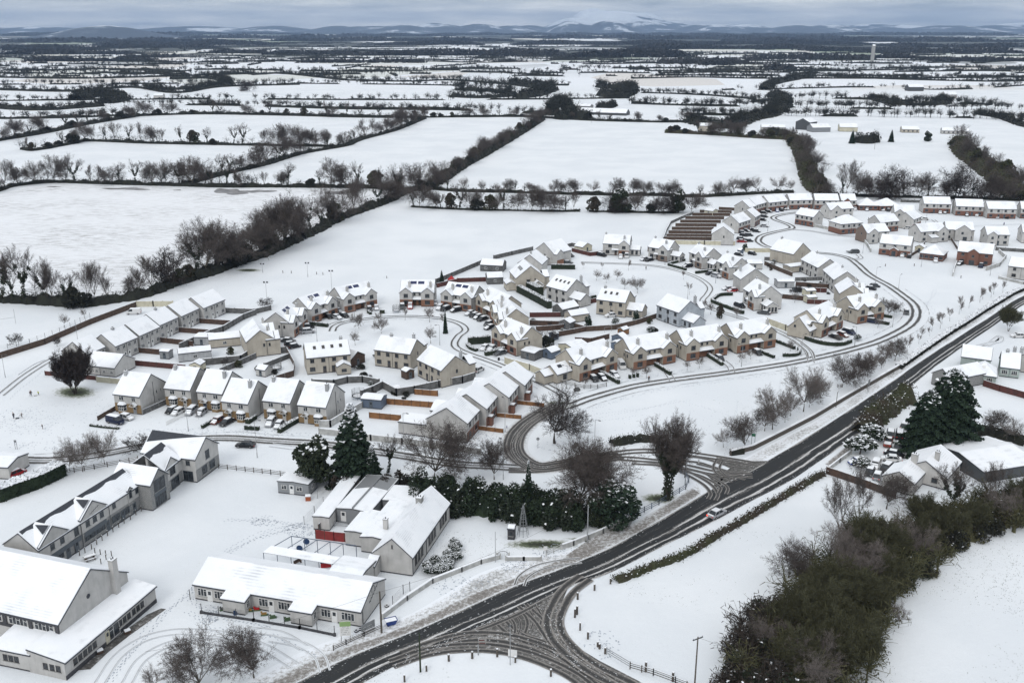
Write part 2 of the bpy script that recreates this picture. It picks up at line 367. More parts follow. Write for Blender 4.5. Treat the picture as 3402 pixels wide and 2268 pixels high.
# slush: trampled dirty snow
def slushmat(name, lo, hi, a, b2, c, sc1=1.6, edge=True):
    m, t, b, pos = newmat(name, .75); uv, u, v = uvxy(t)
    n1 = noise_n(t, pos, sc1, 6, .75); n2 = noise_n(t, pos, .12, 3)
    f = math_n(t, 'ADD', n1, math_n(t, 'MULTIPLY', math_n(t, 'SUBTRACT', n2, .5), .5))
    if edge:
        aa = math_n(t, 'ABSOLUTE', math_n(t, 'MULTIPLY_ADD', u, 2, -1)); f = math_n(t, 'ADD', f, math_n(t, 'MULTIPLY', math_n(t, 'POWER', aa, 4), .35))
    r = ramp(t, [(lo, a), ((lo+hi)/2, b2), (hi, c)]); t.links.new(f, r.inputs[0]); t.links.new(r.outputs[0], b.inputs['Base Color']); bump(t, b, n1, .3, .1)
slushmat('slush_dark', .40, .72, (.055,.053,.05), (.13,.125,.118), (.55,.55,.55))
slushmat('slush_brown', .33, .70, (.13,.12,.11), (.25,.235,.22), (.66,.68,.70))
slushmat('slush_light', .36, .60, (.30,.30,.295), (.62,.63,.64), (.80,.83,.87))
def G(pts): return [P(*p) for p in pts]
U = [(860,2335),(985,2268),(1155,2184),(1283,2133),(1423,2077),(1580,2005),(1700,1951),(1874,1885),(2026,1820),(2180,1735),(2325,1648),(2400,1608),(2500,1560),(2700,1440),(2815,1367),(2968,1264),(3083,1184),(3197,1111),(3300,1045),(3360,1004),(3402,982),(3480,950),(3600,915)]
Lw = [(1060,2345),(1206,2268),(1325,2205),(1495,2130),(1600,2077),(1700,2040),(1892,1950),(2026,1903),(2207,1812),(2363,1736),(2500,1662),(2620,1600),(2700,1547),(2853,1440),(2968,1337),(3083,1237),(3197,1153),(3290,1090),(3350,1048),(3402,1012),(3480,975),(3600,935)]
q = MB(); edge_ribbon(q, smooth(G(U)), smooth(G(Lw)), .05, 0, 160)
tag(q.build('main_road', MT['road_main']), 'wet dark main road with streaks of snow between the wheel lanes', kind='structure')
# junction floor at the bottom and the estate entrance
q = MB()
def fan(q, pts, z, m=0):
    n = len(q.v); w = G(pts); 
    for p in w: q.v.append((p.x, p.y, z))
    q.f.append(tuple(range(n, n+len(w)))); q.m.append(m); q.uv.append((len(q.f)-1, [(.5, .5)]*len(w)))
fan(q, [(1325,2215),(1425,2160),(1600,2070),(1720,2010),(1892,1940),(1867,2000),(1859,2044),(1874,2098),(1925,2153),(1990,2193),(2117,2258),(2260,2340),(2080,2340),(1917,2268),(1863,2229),(1772,2189),(1700,2167),(1610,2155),(1500,2158),(1400,2185)][::-1], .03)
tag(q.build('side_road', MT['slush_dark']), 'slushy side road joining the main road, churned by turning cars', kind='structure')
q = MB()
fan(q, [(2380,1516),(2460,1532),(2560,1530),(2420,1612),(2345,1650),(2372,1640),(2372,1600),(2340,1572),(2400,1570),(2425,1555),(2380,1534)], .03)
tag(q.build('estate_entrance', MT['slush_dark']), 'slushy mouth of the estate road', kind='structure')
# slushy bend
q = MB()
ribbon(q, smooth(G([(2060,1512),(1960,1528),(1861,1545),(1800,1553),(1752,1540),(1715,1510),(1706,1478),(1718,1440),(1752,1405),(1800,1373),(1850,1346)])), 6.6, .03)
tag(q.build('estate_bend', MT['slush_brown']), 'slushy estate road bend around the green', kind='structure')
# verges
q = MB()
edge_ribbon(q, smooth(G([(760,2310),(850,2245),(1000,2165),(1200,2090),(1350,2045),(1500,1960),(1600,1900),(1750,1855),(1880,1830),(2000,1775),(2100,1735),(2250,1640),(2310,1600)])), smooth(G([(870,2332),(985,2268),(1155,2184),(1283,2133),(1423,2077),(1580,2005),(1700,1951),(1800,1915),(1874,1885),(2026,1820),(2180,1735),(2300,1663),(2335,1640)])), .02, 0, 90)
edge_ribbon(q, smooth(G([(2430,1545),(2560,1475),(2700,1402),(2815,1330),(2930,1240),(3040,1165),(3150,1090),(3260,1022),(3330,975),(3402,945)])), smooth(G([(2480,1568),(2600,1500),(2700,1440),(2815,1367),(2968,1264),(3083,1184),(3197,1111),(3300,1045),(3360,1004),(3402,982)])), .02, 0, 80)
tag(q.build('verge', MT['slush_light']), 'verge and footpath of ploughed grey snow beside the main road', kind='structure')
q = MB()
edge_ribbon(q, smooth(G([(800,2330),(930,2240),(1080,2170),(1250,2115),(1400,2050),(1560,1975),(1690,1925),(1860,1855),(1950,1800),(2060,1760),(2200,1680),(2300,1620)])), smooth(G([(870,2332),(985,2268),(1155,2184),(1283,2133),(1423,2077),(1580,2005),(1700,1951),(1874,1885),(1960,1850),(2080,1795),(2200,1722),(2330,1642)])), .035, 0, 90)
edge_ribbon(q, smooth(G([(2740,1540),(2860,1440),(2975,1335)])), smooth(G([(2760,1550),(2880,1450),(2990,1345)])), .035, 0, 20)
fan(q, [(1960,1790),(2060,1745),(2105,1725),(2080,1770),(1990,1812),(1900,1850),(1880,1845)], .036)
tag(q.build('gutter_slush', MT['slush_brown']), 'brown slush thrown onto the kerb of the main road', kind='structure')
# wheel tracks
q = MB()
def tr(pts, g=1.9, w=.9, m=0, z=.05, wobble=0):
    l = smooth(G(pts)); 
    if g == 0: ribbon(q, l, w, z, 0, m)
    else: ribbon(q, l, w, z, g/2, m); ribbon(q, l, w, z, -g/2, m)
E0 = [(-60,1520),(0,1522),(153,1529),(306,1514),(440,1489),(600,1462),(746,1455),(900,1464),(1068,1475),(1300,1508),(1500,1540),(1628,1548),(1764,1557)]
tr(E0, 2.6, 1.5, 0, .05); tr(E0, .3, .7, 1, .045)
tr([(2500,1540),(2372,1519),(2257,1504),(2138,1498),(2044,1506),(1925,1524),(1861,1540),(1790,1556),(1740,1535)], 1.7, 1.0, 3, .055)
tr([(2500,1580),(2372,1570),(2265,1547),(2138,1528),(2031,1524),(1904,1544),(1800,1562),(1690,1562)], 1.7, 1.0, 3, .06)
tr([(2365,1660),(2372,1638),(2342,1604),(2265,1563),(2190,1542),(2100,1536)], 1.5, .9, 3, .065)
tr([(2400,1640),(2405,1620),(2380,1600),(2330,1575),(2265,1560)], 1.5, .8, 3, .066)
E2 = [(1810,1385),(1850,1362),(1908,1343),(1968,1321),(2095,1286),(2223,1264),(2404,1240),(2588,1213),(2710,1189),(2812,1165),(2914,1135),(2990,1100),(3030,1072),(3044,1045),(3040,1020),(3021,998),(2970,960),(2946,945),(2890,914),(2848,877),(2820,858),(2778,847),(2740,842),(2650,836),(2560,823),(2524,807),(2520,795),(2533,783),(2575,771),(2620,762),(2632,755),(2614,744),(2580,732),(2570,722),(2600,713),(2650,706)]
tr(E2, 2.3, 1.5, 0, .05)
tr([(2620,762),(2695,768),(2770,781),(2853,787),(2900,786)], 1.6, .5, 1, .055)
tr([(1830,1360),(1868,1338),(1872,1320),(1862,1307),(1820,1283),(1769,1259),(1674,1218),(1620,1197),(1560,1176),(1520,1158),(1510,1140),(1524,1116),(1546,1097),(1530,1077),(1485,1062),(1425,1054),(1350,1051),(1260,1055),(1200,1062),(1140,1072),(1112,1085),(1104,1100)], 1.9, .8, 0, .052)
tr([(1140,1068),(1110,1075),(1095,1082)], 1.6, .4, 1, .056)
tr([(2696,1190),(2690,1170),(2670,1150),(2640,1129),(2580,1099),(2490,1065),(2400,1038),(2346,1018),(2334,998),(2350,978),(2358,955),(2328,928),(2268,904),(2190,886),(2100,878),(1930,872)], 1.8, .7, 1, .052)
tr([(2696,1205),(2680,1165),(2650,1140)], 1.6, .4, 1, .058)
tr([(0,1314),(75,1254),(144,1209),(200,1180)], 1.8, .6, 1, .05); tr([(60,1245),(110,1212),(150,1195)], 0, .35, 2, .05)
tr([(900,1478),(1010,1492),(1100,1500),(1180,1512)], 1.6, .4, 2, .045)
tr([(2213,1232),(2225,1250),(2235,1266)], 1.6, .4, 1, .058); tr([(2404,1200),(2425,1218),(2432,1238)], 1.6, .4, 1, .058)
tr([(2820,858),(2840,862),(2860,857),(2850,846)], 1.6, .5, 1, .058); tr([(3100,731),(3125,750),(3115,765)], 1.6, .5, 1, .058)
tr([(3130,770),(3180,760),(3240,752),(3402,745)],1.6,.3,2,.058)
# bottom junction tracks
tr([(1945,1918),(1892,1958),(1858,2005),(1838,2060),(1850,2110),(1890,2160),(1960,2215),(2060,2268),(2180,2330)], 2.1, 1.5, 3, .06)
tr([(1340,2180),(1450,2140),(1560,2115),(1680,2120),(1800,2155),(1920,2215),(2040,2290)], 1.9, 1.2, 3, .055)
tr([(1300,2205),(1420,2165),(1540,2150),(1660,2155),(1780,2185),(1900,2240),(1960,2290)], 1.7, 1.1, 3, .056)
tr([(1650,2052),(1690,2090),(1740,2120),(1830,2150),(1900,2195),(1980,2250)], 1.6, .8, 3, .057)
for x0, y0, w_ in ((1688,2044,.6),(1706,2034,.35),(1729,2028,.7),(1748,2016,.4),(1775,2010,.55)):
    tr([(x0, y0),(x0+18, y0+22),(x0+24, y0+46),(x0+16, y0+74)], 0, w_, 3, .058)
tr([(1735,2010),(1790,2060),(1830,2120),(1870,2170)], 1.4, .8, 3, .062)
tr([(1500,2125),(1600,2090),(1700,2050),(1800,2000)], 0, .9, 3, .064)
# yard tracks and driveway turns
for pts in ([(330,2268),(390,2180),(470,2125),(560,2100),(650,2098),(760,2110),(880,2150),(980,2210)], [(420,2268),(470,2190),(560,2140),(660,2128),(760,2140),(860,2180)], [(900,2120),(1000,2140),(1060,2180),(1080,2230)], [(820,2090),(930,2105),(1010,2150)]):
    tr(pts, 1.5, .35, 2, .045)
tr([(1725,1945),(1740,1915),(1790,1885),(1870,1868),(1930,1862)], 1.7, .5, 1, .06)
tr([(3240,1170),(3290,1140),(3320,1118),(3322,1132),(3290,1140),(3225,1156)], 1.5, .6, 2, .06)
BD = [(2060,1512),(1960,1528),(1861,1545),(1800,1553),(1752,1540),(1715,1510),(1706,1478),(1718,1440),(1752,1405),(1800,1373),(1850,1346)]
tr(BD, 2.0, 1.5, 3, .05); tr(BD, 4.0, .8, 3, .05); tr(BD, 0, .9, 3, .05); tr([(1764,1557),(1735,1535),(1712,1505),(1708,1478),(1722,1445),(1760,1405),(1800,1380)], 1.2, .6, 3, .05)
tr([(2430,1560),(2380,1545),(2330,1530),(2270,1522)], 2.6, .9, 3, .05); tr([(2480,1590),(2420,1575),(2370,1560),(2310,1545)], 1.5, .7, 3, .05); tr([(2440,1600),(2400,1580),(2380,1556),(2390,1530)], 1.4, .6, 3, .05)
tag(q.build('wheel_tracks', [MT['track_dark'], MT['track_mid'], MT['track_light'], MT['track_slush']]), 'dark wheel tracks pressed through the snow of the estate roads', kind='structure')
# bare patches and yard stains
q = MB()
for pts, offs in ((E2[:17], (4.0, -4.0)), ([(-60,1500),(153,1508),(440,1466),(746,1436),(900,1444),(1068,1455),(1300,1488),(1480,1512)], (0,)), ([(1820,1283),(1769,1259),(1674,1218),(1620,1197),(1560,1176)], (3.4, -3.4)), ([(1485,1062),(1425,1054),(1350,1051),(1260,1055),(1200,1062)], (3.4,)), ([(1880,1310),(1925,1322),(1980,1312),(2040,1298)], (0,))):
    l = smooth(G(pts))
    for o_ in offs: ribbon(q, l, .16, .05, o_)
m, t, b, pos = newmat('kerb_stone', .8); t.links.new(mixc(t, maprange(t, noise_n(t, pos, .35, 4), .42, .58), (.16,.16,.16), (.74,.77,.80)), b.inputs['Base Color'])
tag(q.build('kerbs', MT['kerb_stone']), 'grey kerb lines showing through the snow', kind='structure')
q = MB()
for i, (cx, cy, rx, ry) in enumerate([(540,2060,60,9),(470,2140,70,10),(420,2190,60,10),(640,1745,10,2),(720,1700,60,5),(830,1880-200,2,1)]): pass
fan(q, [(535,2020),(552,2022),(500,2060),(430,2110),(360,2165),(300,2222),(262,2225),(330,2165),(420,2090),(490,2040)][::-1], .03)
tag(q.build('yard_path', MT['slush_dark']), 'wet dark tarmac path along the school hall wall', kind='structure')
m, t, b, pos = newmat('thin_snow', .9); uv, u, v = uvxy(t)
f = math_n(t, 'ADD', u, math_n(t, 'MULTIPLY', math_n(t, 'SUBTRACT', noise_n(t, pos, 1.3, 5, .7), .5), .9))
r = ramp(t, [(.2, (.03,.035,.02)), (.45, (.10,.12,.07)), (.62, (.45,.47,.44)), (.85, (.74,.77,.80))]); t.links.new(f, r.inputs[0]); t.links.new(r.outputs[0], b.inputs['Base Color'])
q = MB()
def halo(cx, cy, rx, ry, z=.03, n=24):
    c = P(cx, cy); c.z = z
    ring = [P(cx + rx*math.cos(6.2832*i/n), cy + ry*math.sin(6.2832*i/n)) for i in range(n)]
    for p in ring: p.z = z
    for i in range(n): q.face([c, ring[i-1], ring[i]][::-1], 0, [(1,0),(1,0),(0,0)][0:3] if 0 else [(1,0),(1,0),(0,0)])
for a in ((255,1305,85,26),(1870,1343,60,14),(2430,1590,90,22)): pass
for i, a in enumerate([(250,1303,90,27),(1850,1342+2,75,16),(2390-200,1655,80,22),(2030,1870-60,100,16),(1945,1795,120,14),(2420-620,1848-40,160,22),(825,898,55,7),(3080,1905,60,30)]): halo(*a, z=.02+.001*i)
tag(q.build('thin_snow', MT['thin_snow']), 'thin snow with grass showing under the trees', kind='structure')
# footprints
q = MB(); rf = random.Random(4)
def foot(a, b_, n, sp, wob=.4):
    a = P(*a); b_ = P(*b_); d = b_ - a; d.normalize(); s = Vector((-d.y, d.x, 0)); L = (b_-a).length
    for k in range(n):
        off = (k - (n-1)/2)*.55; i = 0; x = rf.random()*sp
        while x < L:
            w = wob*math.sin(x*.25 + k*2) + off + (.13 if i % 2 else -.13); c = a + d*x + s*w; i += 1; x += sp*(.9+.2*rf.random())
            c.z = .028; q.face([c-d*.17-s*.05, c-d*.17+s*.05, c+d*.15+s*.07, c+d*.15-s*.07])
def trample(cx, cy, rx, ry, n):
    for _ in range(n):
        a = rf.random()*6.28; r0 = rf.random()**.5; c = P(cx + rx*r0*math.cos(a), cy + ry*r0*math.sin(a)); c.z = .028; a = rf.random()*6.28
        d = Vector((math.cos(a), math.sin(a), 0)); s = Vector((-d.y, d.x, 0)); q.face([c-d*.17-s*.06, c-d*.17+s*.06, c+d*.15+s*.07, c+d*.15-s*.07])
for a in (((360,2262),(520,2060),3,.7),((520,2060),(640,1960),3,.7),((640,1960),(660,1920),3,.7),((620,2030),(700,2090),2,.7),((700,2090),(900,2110),2,.7),((900,2110),(1080,2190),2,.7),((630,1990),(690,2050),2,.7),((690,2050),(900,2080),2,.7),
          ((750,1835),(860,1780),4,.7),((860,1780),(1010,1740),5,.7),((745,1728),(830,1730),2,.7),((830,1720),(1000,1745),3,.7),((860,1720),(905,1715),2,.7),((1500,1395),(1700,1480),2,.8),((1950,1400),(2250,1330),1,.9),((2250,1330),(2500,1400),1,.9),((2450,1330),(2400,1520),1,.9),((2590,1215),(2600,1350),1,.9),((30,1330),(140,1230),1,.9),((1870,1420),(2100,1380),1,.9),((3040,1080),(3110,960),2,.8),((2960,950),(3060,1060),2,.8),((1900,1390),(2300,1330),1,.8),((2600,1280),(2900,1210),1,.9)):
    foot(*a)
for a in ((1000,1760,60,22,120),(880,1735,50,12,60),(80,1400,110,45,160),(1250,1350,300,14,0),(650,1440,330,18,260),(1180,1470,160,16,120),(1600,1440,60,50,160),(1620,1520,120,14,80),(700,2040,30,30,60),(1900,1480,120,20,90),(1550,1950,110,40,120),(1850,1830,90,25,90),(1720,1880,60,20,90),(2000,2140,60,50,60),(250,1400,200,70,90),(200,1480,180,16,120),(2170,1400,300,60,60),(1020,1110,30,8,40),(2180,950,120,14,60),(2120,890,60,12,40),(1380,1860,60,10,10),(1500,1210,40,20,40)):
    trample(*a)
for pts, off in ((E2[:16], 5.6), (E2[:16], -5.4), ([(1068,1475),(900,1464),(746,1455)], -5)):
    l = smooth(G(pts))
    for i in range(len(l)-1):
        a_, b__ = l[i], l[i+1]; d = (b__-a_); L_ = d.length; d.normalize(); s = Vector((-d.y, d.x, 0))
        for _ in range(int(L_*2.2)):
            c = a_ + d*rf.random()*L_ + s*(off + rf.uniform(-.8,.8)); c.z = .03; q.face([c-d*.17-s*.06, c-d*.17+s*.06, c+d*.15+s*.07, c+d*.15-s*.07])
m, t, b, pos = newmat('print', .8); b.inputs['Base Color'].default_value = (.34,.38,.44,1)
tag(q.build('footprints', MT['print']), 'footprints trodden across the snow', kind='structure')

# clods of ploughed slush and grass tips
import numpy as _np
_rg = _np.random.default_rng(3)
def flecks(lines, n, spread, size, z, flat=True):
    V = []; Fs = []
    for l, off in lines:
        for _ in range(n):
            i = _rg.integers(0, len(l)-1); p = l[i].lerp(l[i+1], float(_rg.random())); d = (l[i+1]-l[i]); d.z = 0; d.normalize(); s = Vector((-d.y, d.x, 0)); c = p + s*(off + float(_rg.normal())*spread); k = size*(.3+1.2*float(_rg.random())**2); c.z = z
            q.face([c-d*k*1.6, c-s*k*.5, c+d*k*1.9+s*k*.1, c+s*k*.55+d*k*.3][::1])
q = MB(); cu, cl = smooth(G(U)), smooth(G(Lw)); mid = [a_.lerp(cl[min(len(cl)-1, int(i*len(cl)/len(cu)))], .55) for i, a_ in enumerate(cu)]
flecks([(cu, 0), (cl, 0)], 1500, .5, .085, .075); flecks([(mid, 0)], 700, .5, .075, .078); flecks([(smooth(G(BD)), 3.2), (smooth(G(BD)), -3.2), (smooth(G(BD)), 0)], 260, .5, .08, .17)
flecks([(smooth(G([(1780,2010),(1838,2060),(1850,2110),(1890,2160),(1960,2215),(2060,2268)])), 0), (smooth(G([(1340,2180),(1450,2140),(1560,2115),(1680,2120),(1800,2155),(1920,2215)])), 0)], 380, 1.6, .085, .16)
tag(q.build('slush_clods', MT['slush_brown']), 'clods of ploughed slush scattered over the road', kind='stuff')
q = MB()
for (x0, x1, y0, y1, n) in ((2900,3402,1780,2268,2600),(2050,2700,1750,2268,900),(0,900,1300,1450,500),(2300,2700,1300,1500,260),(1380,1950,1760,1850,500),(1880,2100,1400,1480,260),(1000,1500,2200,2268,200),(600,1300,880,1000,260)):
    for _ in range(n):
        x = x0 + (x1-x0)*_rg.random(); y = y0 + (y1-y0)*_rg.random()
        if x > 2700 and y > 1780 and x < 2880 + max(0, (1990-y))*1.0: continue
        c = P(float(x), float(y))
        if noise.noise(Vector((c.x*.05, c.y*.05, 0)))*1.6 < _rg.random()*.9-.25: continue
        for k in range(2):
            a_ = _rg.random()*6.28; h_ = .06+.08*_rg.random(); e_ = Vector((math.cos(a_), math.sin(a_), 0))*.045; o_ = Vector((float(_rg.normal())*.15, float(_rg.normal())*.15, 0)); q.face([c+o_-e_, c+o_+e_, c+o_+e_*.2+Vector((0,0,h_))])
tag(q.build('grass_tips', MT['grass_wet']), 'dull grass tips poking through the thin snow', kind='stuff')
# ---------------- vegetation ----------------
import numpy as np
RG = np.random.default_rng(7)
class NP:
    def __init__(s): s.q = []; s.m = []
    def add(s, quads, m=0):
        quads = np.asarray(quads, dtype=np.float32).reshape(-1, 4, 3)
        if len(quads): s.q.append(quads); s.m.append(np.full(len(quads), m, dtype=np.int32))
    def build(s, name, mats, parent=None, loc=(0,0,0)):
        if not isinstance(mats, (list, tuple)): mats = [mats]
        Q = np.concatenate(s.q); M = np.concatenate(s.m); n = len(Q)
        me = bpy.data.meshes.new(name); me.vertices.add(n*4); me.vertices.foreach_set('co', Q.reshape(-1))
        me.loops.add(n*4); me.loops.foreach_set('vertex_index', np.arange(n*4, dtype=np.int32))
        me.polygons.add(n); me.polygons.foreach_set('loop_start', np.arange(0, n*4, 4, dtype=np.int32)); me.polygons.foreach_set('loop_total', np.full(n, 4, dtype=np.int32))
        for mt in mats: me.materials.append(mt)
        me.polygons.foreach_set('material_index', M); me.update(calc_edges=True)
        return link(name, me, parent, loc)
def unit(n):
    v = RG.normal(size=(n, 3)); return v/np.linalg.norm(v, axis=1, keepdims=True)
def leaves(c, size, flat=0.0, asp=.6):
    """random small quads at the centres c; flat=1 lays them level"""
    n = len(c); a = unit(n); b = unit(n); a[:,2] *= (1-flat); b[:,2] *= (1-flat)
    b = b - (a*b).sum(1, keepdims=True)*a/np.maximum((a*a).sum(1, keepdims=True), 1e-6)
    a /= np.linalg.norm(a, axis=1, keepdims=True)+1e-6; b /= np.linalg.norm(b, axis=1, keepdims=True)+1e-6
    s = (size*(.6+.8*RG.random(n)))[:,None]; a = a*s/2; b = b*s/2*asp
    return np.stack([c-a-b, c+a-b*.6, c+a*.8+b, c-a*.7+b*.9], axis=1)
def ball(n, c, r, shell=.5):
    d = unit(n); k = (shell + (1-shell)*RG.random(n)**.6)[:,None]
    return np.array(c) + d*k*np.array(r)
def thin(a, b, w):
    """thin flat slivers between points a and b"""
    d = b-a; s = np.cross(d, unit(len(a))); s /= np.linalg.norm(s, axis=1, keepdims=True)+1e-6; s = s*w/2
    return np.stack([a-s, a+s, b+s*.4, b-s*.4], axis=1)
def bare(seed, H, t0=.2, r0=.22, nmain=5, ang=38, levels=4, ratio=.62, up=.12, wig=.16, kids=1.5, twm='twig', bm='bark', stems=1, tw=.035, L0=None, ivy=0, twl=.9, spread0=0):
    rr = random.Random(seed); tk = MB(); cr_ = MB(); ta = []; tb = []; iv = []
    def rotd(d, a):
        o = d.orthogonal().normalized(); z = rr.random()*6.283; o = (o*math.cos(z) + d.cross(o)*math.sin(z))
        return (d*math.cos(a) + o*math.sin(a)).normalized()
    def grow(p, d, L, r, lev):
        ns = 4 if lev <= 1 else 3
        mb = tk if lev == 0 else cr_
        for i in range(ns):
            d = (d + Vector((rr.uniform(-1,1), rr.uniform(-1,1), rr.uniform(-.6,.6)))*wig + Vector((0,0,up))).normalized()
            q = p + d*(L/ns)
            if q.z < .6: q.z = .6 + rr.random()*.3; d.z = abs(d.z)
            if lev >= levels:
                ta.append(tuple(p)); tb.append(tuple(q))
                for _ in range(2):
                    e = rotd(d, .6 + .4*rr.random()); ta.append(tuple(p)); tb.append(tuple(p + e*L*.45))
            else:
                mb.tube(p, q, r*(1-.22*i), r*(1-.22*(i+1)), 7 if lev == 0 else (5 if lev == 1 else 3))
                if lev <= 1 and ivy and rr.random() < ivy: iv.append((tuple((p+q)/2), r*(1-.2*i), L/ns))
            p = q
            if lev >= levels: continue
            if lev == 0 and i < ns-1: continue
            k = nmain if lev == 0 else int(kids) + (1 if rr.random() < kids % 1 else 0)
            if i == 0 and lev > 0 and lev < 2: k = max(0, k-1)
            for _ in range(k):
                a = R(ang)*(.55+.9*rr.random()); grow(p, rotd(d, a), L*ratio*(.75+.5*rr.random()) if lev else (L0 or H*.42)*(.75+.4*rr.random()), r*(.42 if lev else .55), lev+1)
        if 0 < lev < levels: grow(p, d, L*ratio*.9, r*.3, lev+1)
    for k in range(stems):
        a = 6.283*k/stems; s = spread0
        grow(Vector((.25*math.cos(a)*(stems > 1), .25*math.sin(a)*(stems > 1), -.1)), Vector((s*math.cos(a), s*math.sin(a), 1)).normalized(), H*t0, r0*(1 if stems == 1 else .7), 0)
    nq = NP(); A = np.array(ta); B = np.array(tb)
    ztop = B[:,2].max(); sc_ = H/ztop
    for mb in (tk, cr_): mb.v = [(x*sc_, y*sc_, z*sc_) for x, y, z in mb.v]
    nq.add(thin(A*sc_, B*sc_, tw), 0)
    return tk, cr_, nq, [(tuple(c*sc_ for c in p), r, L) for p, r, L in iv], bm, twm
def make_bare(name, seed, H, **k):
    """a thing: empty > trunk, crown (limbs and twigs), ivy"""
    tk, cr_, nq, iv, bm, twm = bare(seed, H, **k)
    e = empty(name, (0,0,-500))
    tk.build('trunk', MT[bm], e)
    Q = []; v = np.array(cr_.v)
    for f in cr_.f: Q.append(v[list(f)])
    n2 = NP(); 
    if Q: n2.add(np.array(Q), 0)
    n2.q += nq.q; n2.m += [m_*0+1 for m_ in nq.m]
    n2.build('crown', [MT[bm], MT[twm]], e)
    if iv:
        n3 = NP()
        for p, r, L in iv: n3.add(leaves(ball(max(8, int(26*L)), p, (.32+r*1.4, .32+r*1.4, L*.62), .35), .42), 0)
        n3.build('ivy', MT['ivy'], e)
    return e
def make_leafy(name, H, Wd, n, size, m, snow=.06, kind='blob', trunk=.25, seed=0, base=.12, cedar=False):
    e = empty(name, (0,0,-500)); t = MB(); t.tube((0,0,-.1), (0,0,H*.75), trunk, trunk*.3, 6); t.build('trunk', MT['bark_dark'], e)
    q = NP()
    if kind == 'cone':
        z = RG.random(n)**1.15; ph = RG.random(n)*6.283; lay = np.floor(z*14)/14
        rad = (1-z)**(.8 if kind == 'cone' and not cedar else .5)*Wd/2*(.72+.28*np.sin(ph*7+lay*40))*(.55+.45*RG.random(n)**.5)*(1-.45*(z*14 % 1)) + .1
        c = np.stack([rad*np.cos(ph), rad*np.sin(ph), H*(base+(1-base)*z) - rad*.18], 1)
    else:
        rr = np.random.default_rng(seed+1); K = 14; cc = []
        for i in range(K):
            z = .18 + .72*rr.random(); s = math.sin(math.pi*min(1, z*.85+.15))**.7; a = rr.random()*6.283; rd = Wd*.28*s
            cc.append(ball(n//K, (rd*math.cos(a), rd*math.sin(a), H*z), (Wd*.26*s+.2, Wd*.26*s+.2, H*.17), .7))
        c = np.concatenate(cc)
    c[:,2] = np.maximum(c[:,2], .1)
    q.add(leaves(c, size), 0)
    if snow:
        k = int(n*snow); top = c[np.argsort(-(c[:,2] + RG.random(len(c))*H*.9 + .3*np.hypot(c[:,0], c[:,1])))[:max(k*3, 3)]]; top = top[RG.permutation(len(top))[:k]] + [0,0,size*.35]
        q.add(leaves(top, size*1.25, .8), 1)
    q.build('crown', [m, MT['roof_snow']], e); return e
PR = {}
PR['round'] = [make_bare('bare_tree', s, 11, t0=.14, r0=.2, nmain=7, ang=44, levels=4, ratio=.6, kids=2.0, up=.045, tw=.032) for s in (1, 2, 3)]
PR['ash'] = [make_bare('bare_tree', s, 14, t0=.26, r0=.24, nmain=4, ang=28, levels=4, ratio=.62, kids=1.5, up=.16, ivy=.0, L0=6) for s in (11, 12)]
PR['ivy'] = [make_bare('ivy_clad_tree', s, 13, t0=.42, r0=.25, nmain=4, ang=34, levels=4, ratio=.58, kids=1.4, up=.12, ivy=.8, L0=4.5, bm='bark_dark') for s in (21, 22)]
PR['oak'] = [make_bare('spreading_tree', s, 14, t0=.16, r0=.42, nmain=7, ang=58, levels=4, ratio=.62, kids=1.8, up=.05, wig=.24, bm='bark_dark', twm='twig_dark', L0=7.5, tw=.05) for s in (31, 35)]
PR['birch'] = [make_bare('birch_tree', s, 10, t0=.16, r0=.13, nmain=7, ang=36, levels=4, ratio=.56, kids=2.0, up=.07, L0=4.6, tw=.022, twm='twig_light') for s in (41, 42)]
PR['sapling'] = [make_bare('sapling', s, 4.5, t0=.3, r0=.06, nmain=4, ang=30, levels=3, ratio=.6, kids=2.0, up=.15, L0=1.8, tw=.02, twm='twig_light') for s in (51, 52)]
PR['small'] = [make_bare('small_bare_tree', s, 6, t0=.25, r0=.10, nmain=6, ang=42, levels=3, ratio=.62, kids=2.4, up=.06, L0=2.2, tw=.022, twm='twig_light') for s in (61, 62)]
PR['bush'] = [make_bare('bare_bush', s, 3.2, t0=.06, r0=.07, nmain=8, ang=55, levels=3, ratio=.6, kids=1.8, up=.14, L0=1.6, tw=.03, twm='twig_dark', bm='bark_dark') for s in (71,)]
PR['fir'] = [make_leafy('fir_tree', 15, 9, 15000, .6, MT['fir'], .03, 'cone', .35, 1, .05)]
PR['cedar'] = [make_leafy('dark_conifer', 18, 17, 26000, .75, MT['fir'], .012, 'cone', .5, 6, .03, True)]
PR['yew'] = [make_leafy('evergreen_tree', 8, 6.5, 5000, .4, MT['fir'], .02, 'blob', .2, 2), make_leafy('evergreen_tree', 7, 6, 4000, .45, MT['ivy'], .015, 'blob', .2, 5)]
PR['shrub'] = [make_leafy('evergreen_shrub', 2.4, 3, 1500, .26, MT['laurel'], .16, 'blob', .08, 3)]
PR['darkbush'] = [make_leafy('dark_bush', 4.5, 6.5, 1900, .5, MT['hedge'], .0, 'blob', .1, 4), make_leafy('dark_bush', 6, 6, 2200, .5, MT['scrub'], .0, 'blob', .1, 8)]
used = set(); rp = random.Random(5)
CAT = {'round':'tree','ash':'tree','ivy':'tree','oak':'tree','birch':'tree','sapling':'tree','small':'tree','bush':'bush','fir':'tree','cedar':'tree','yew':'tree','shrub':'shrub','darkbush':'bush'}
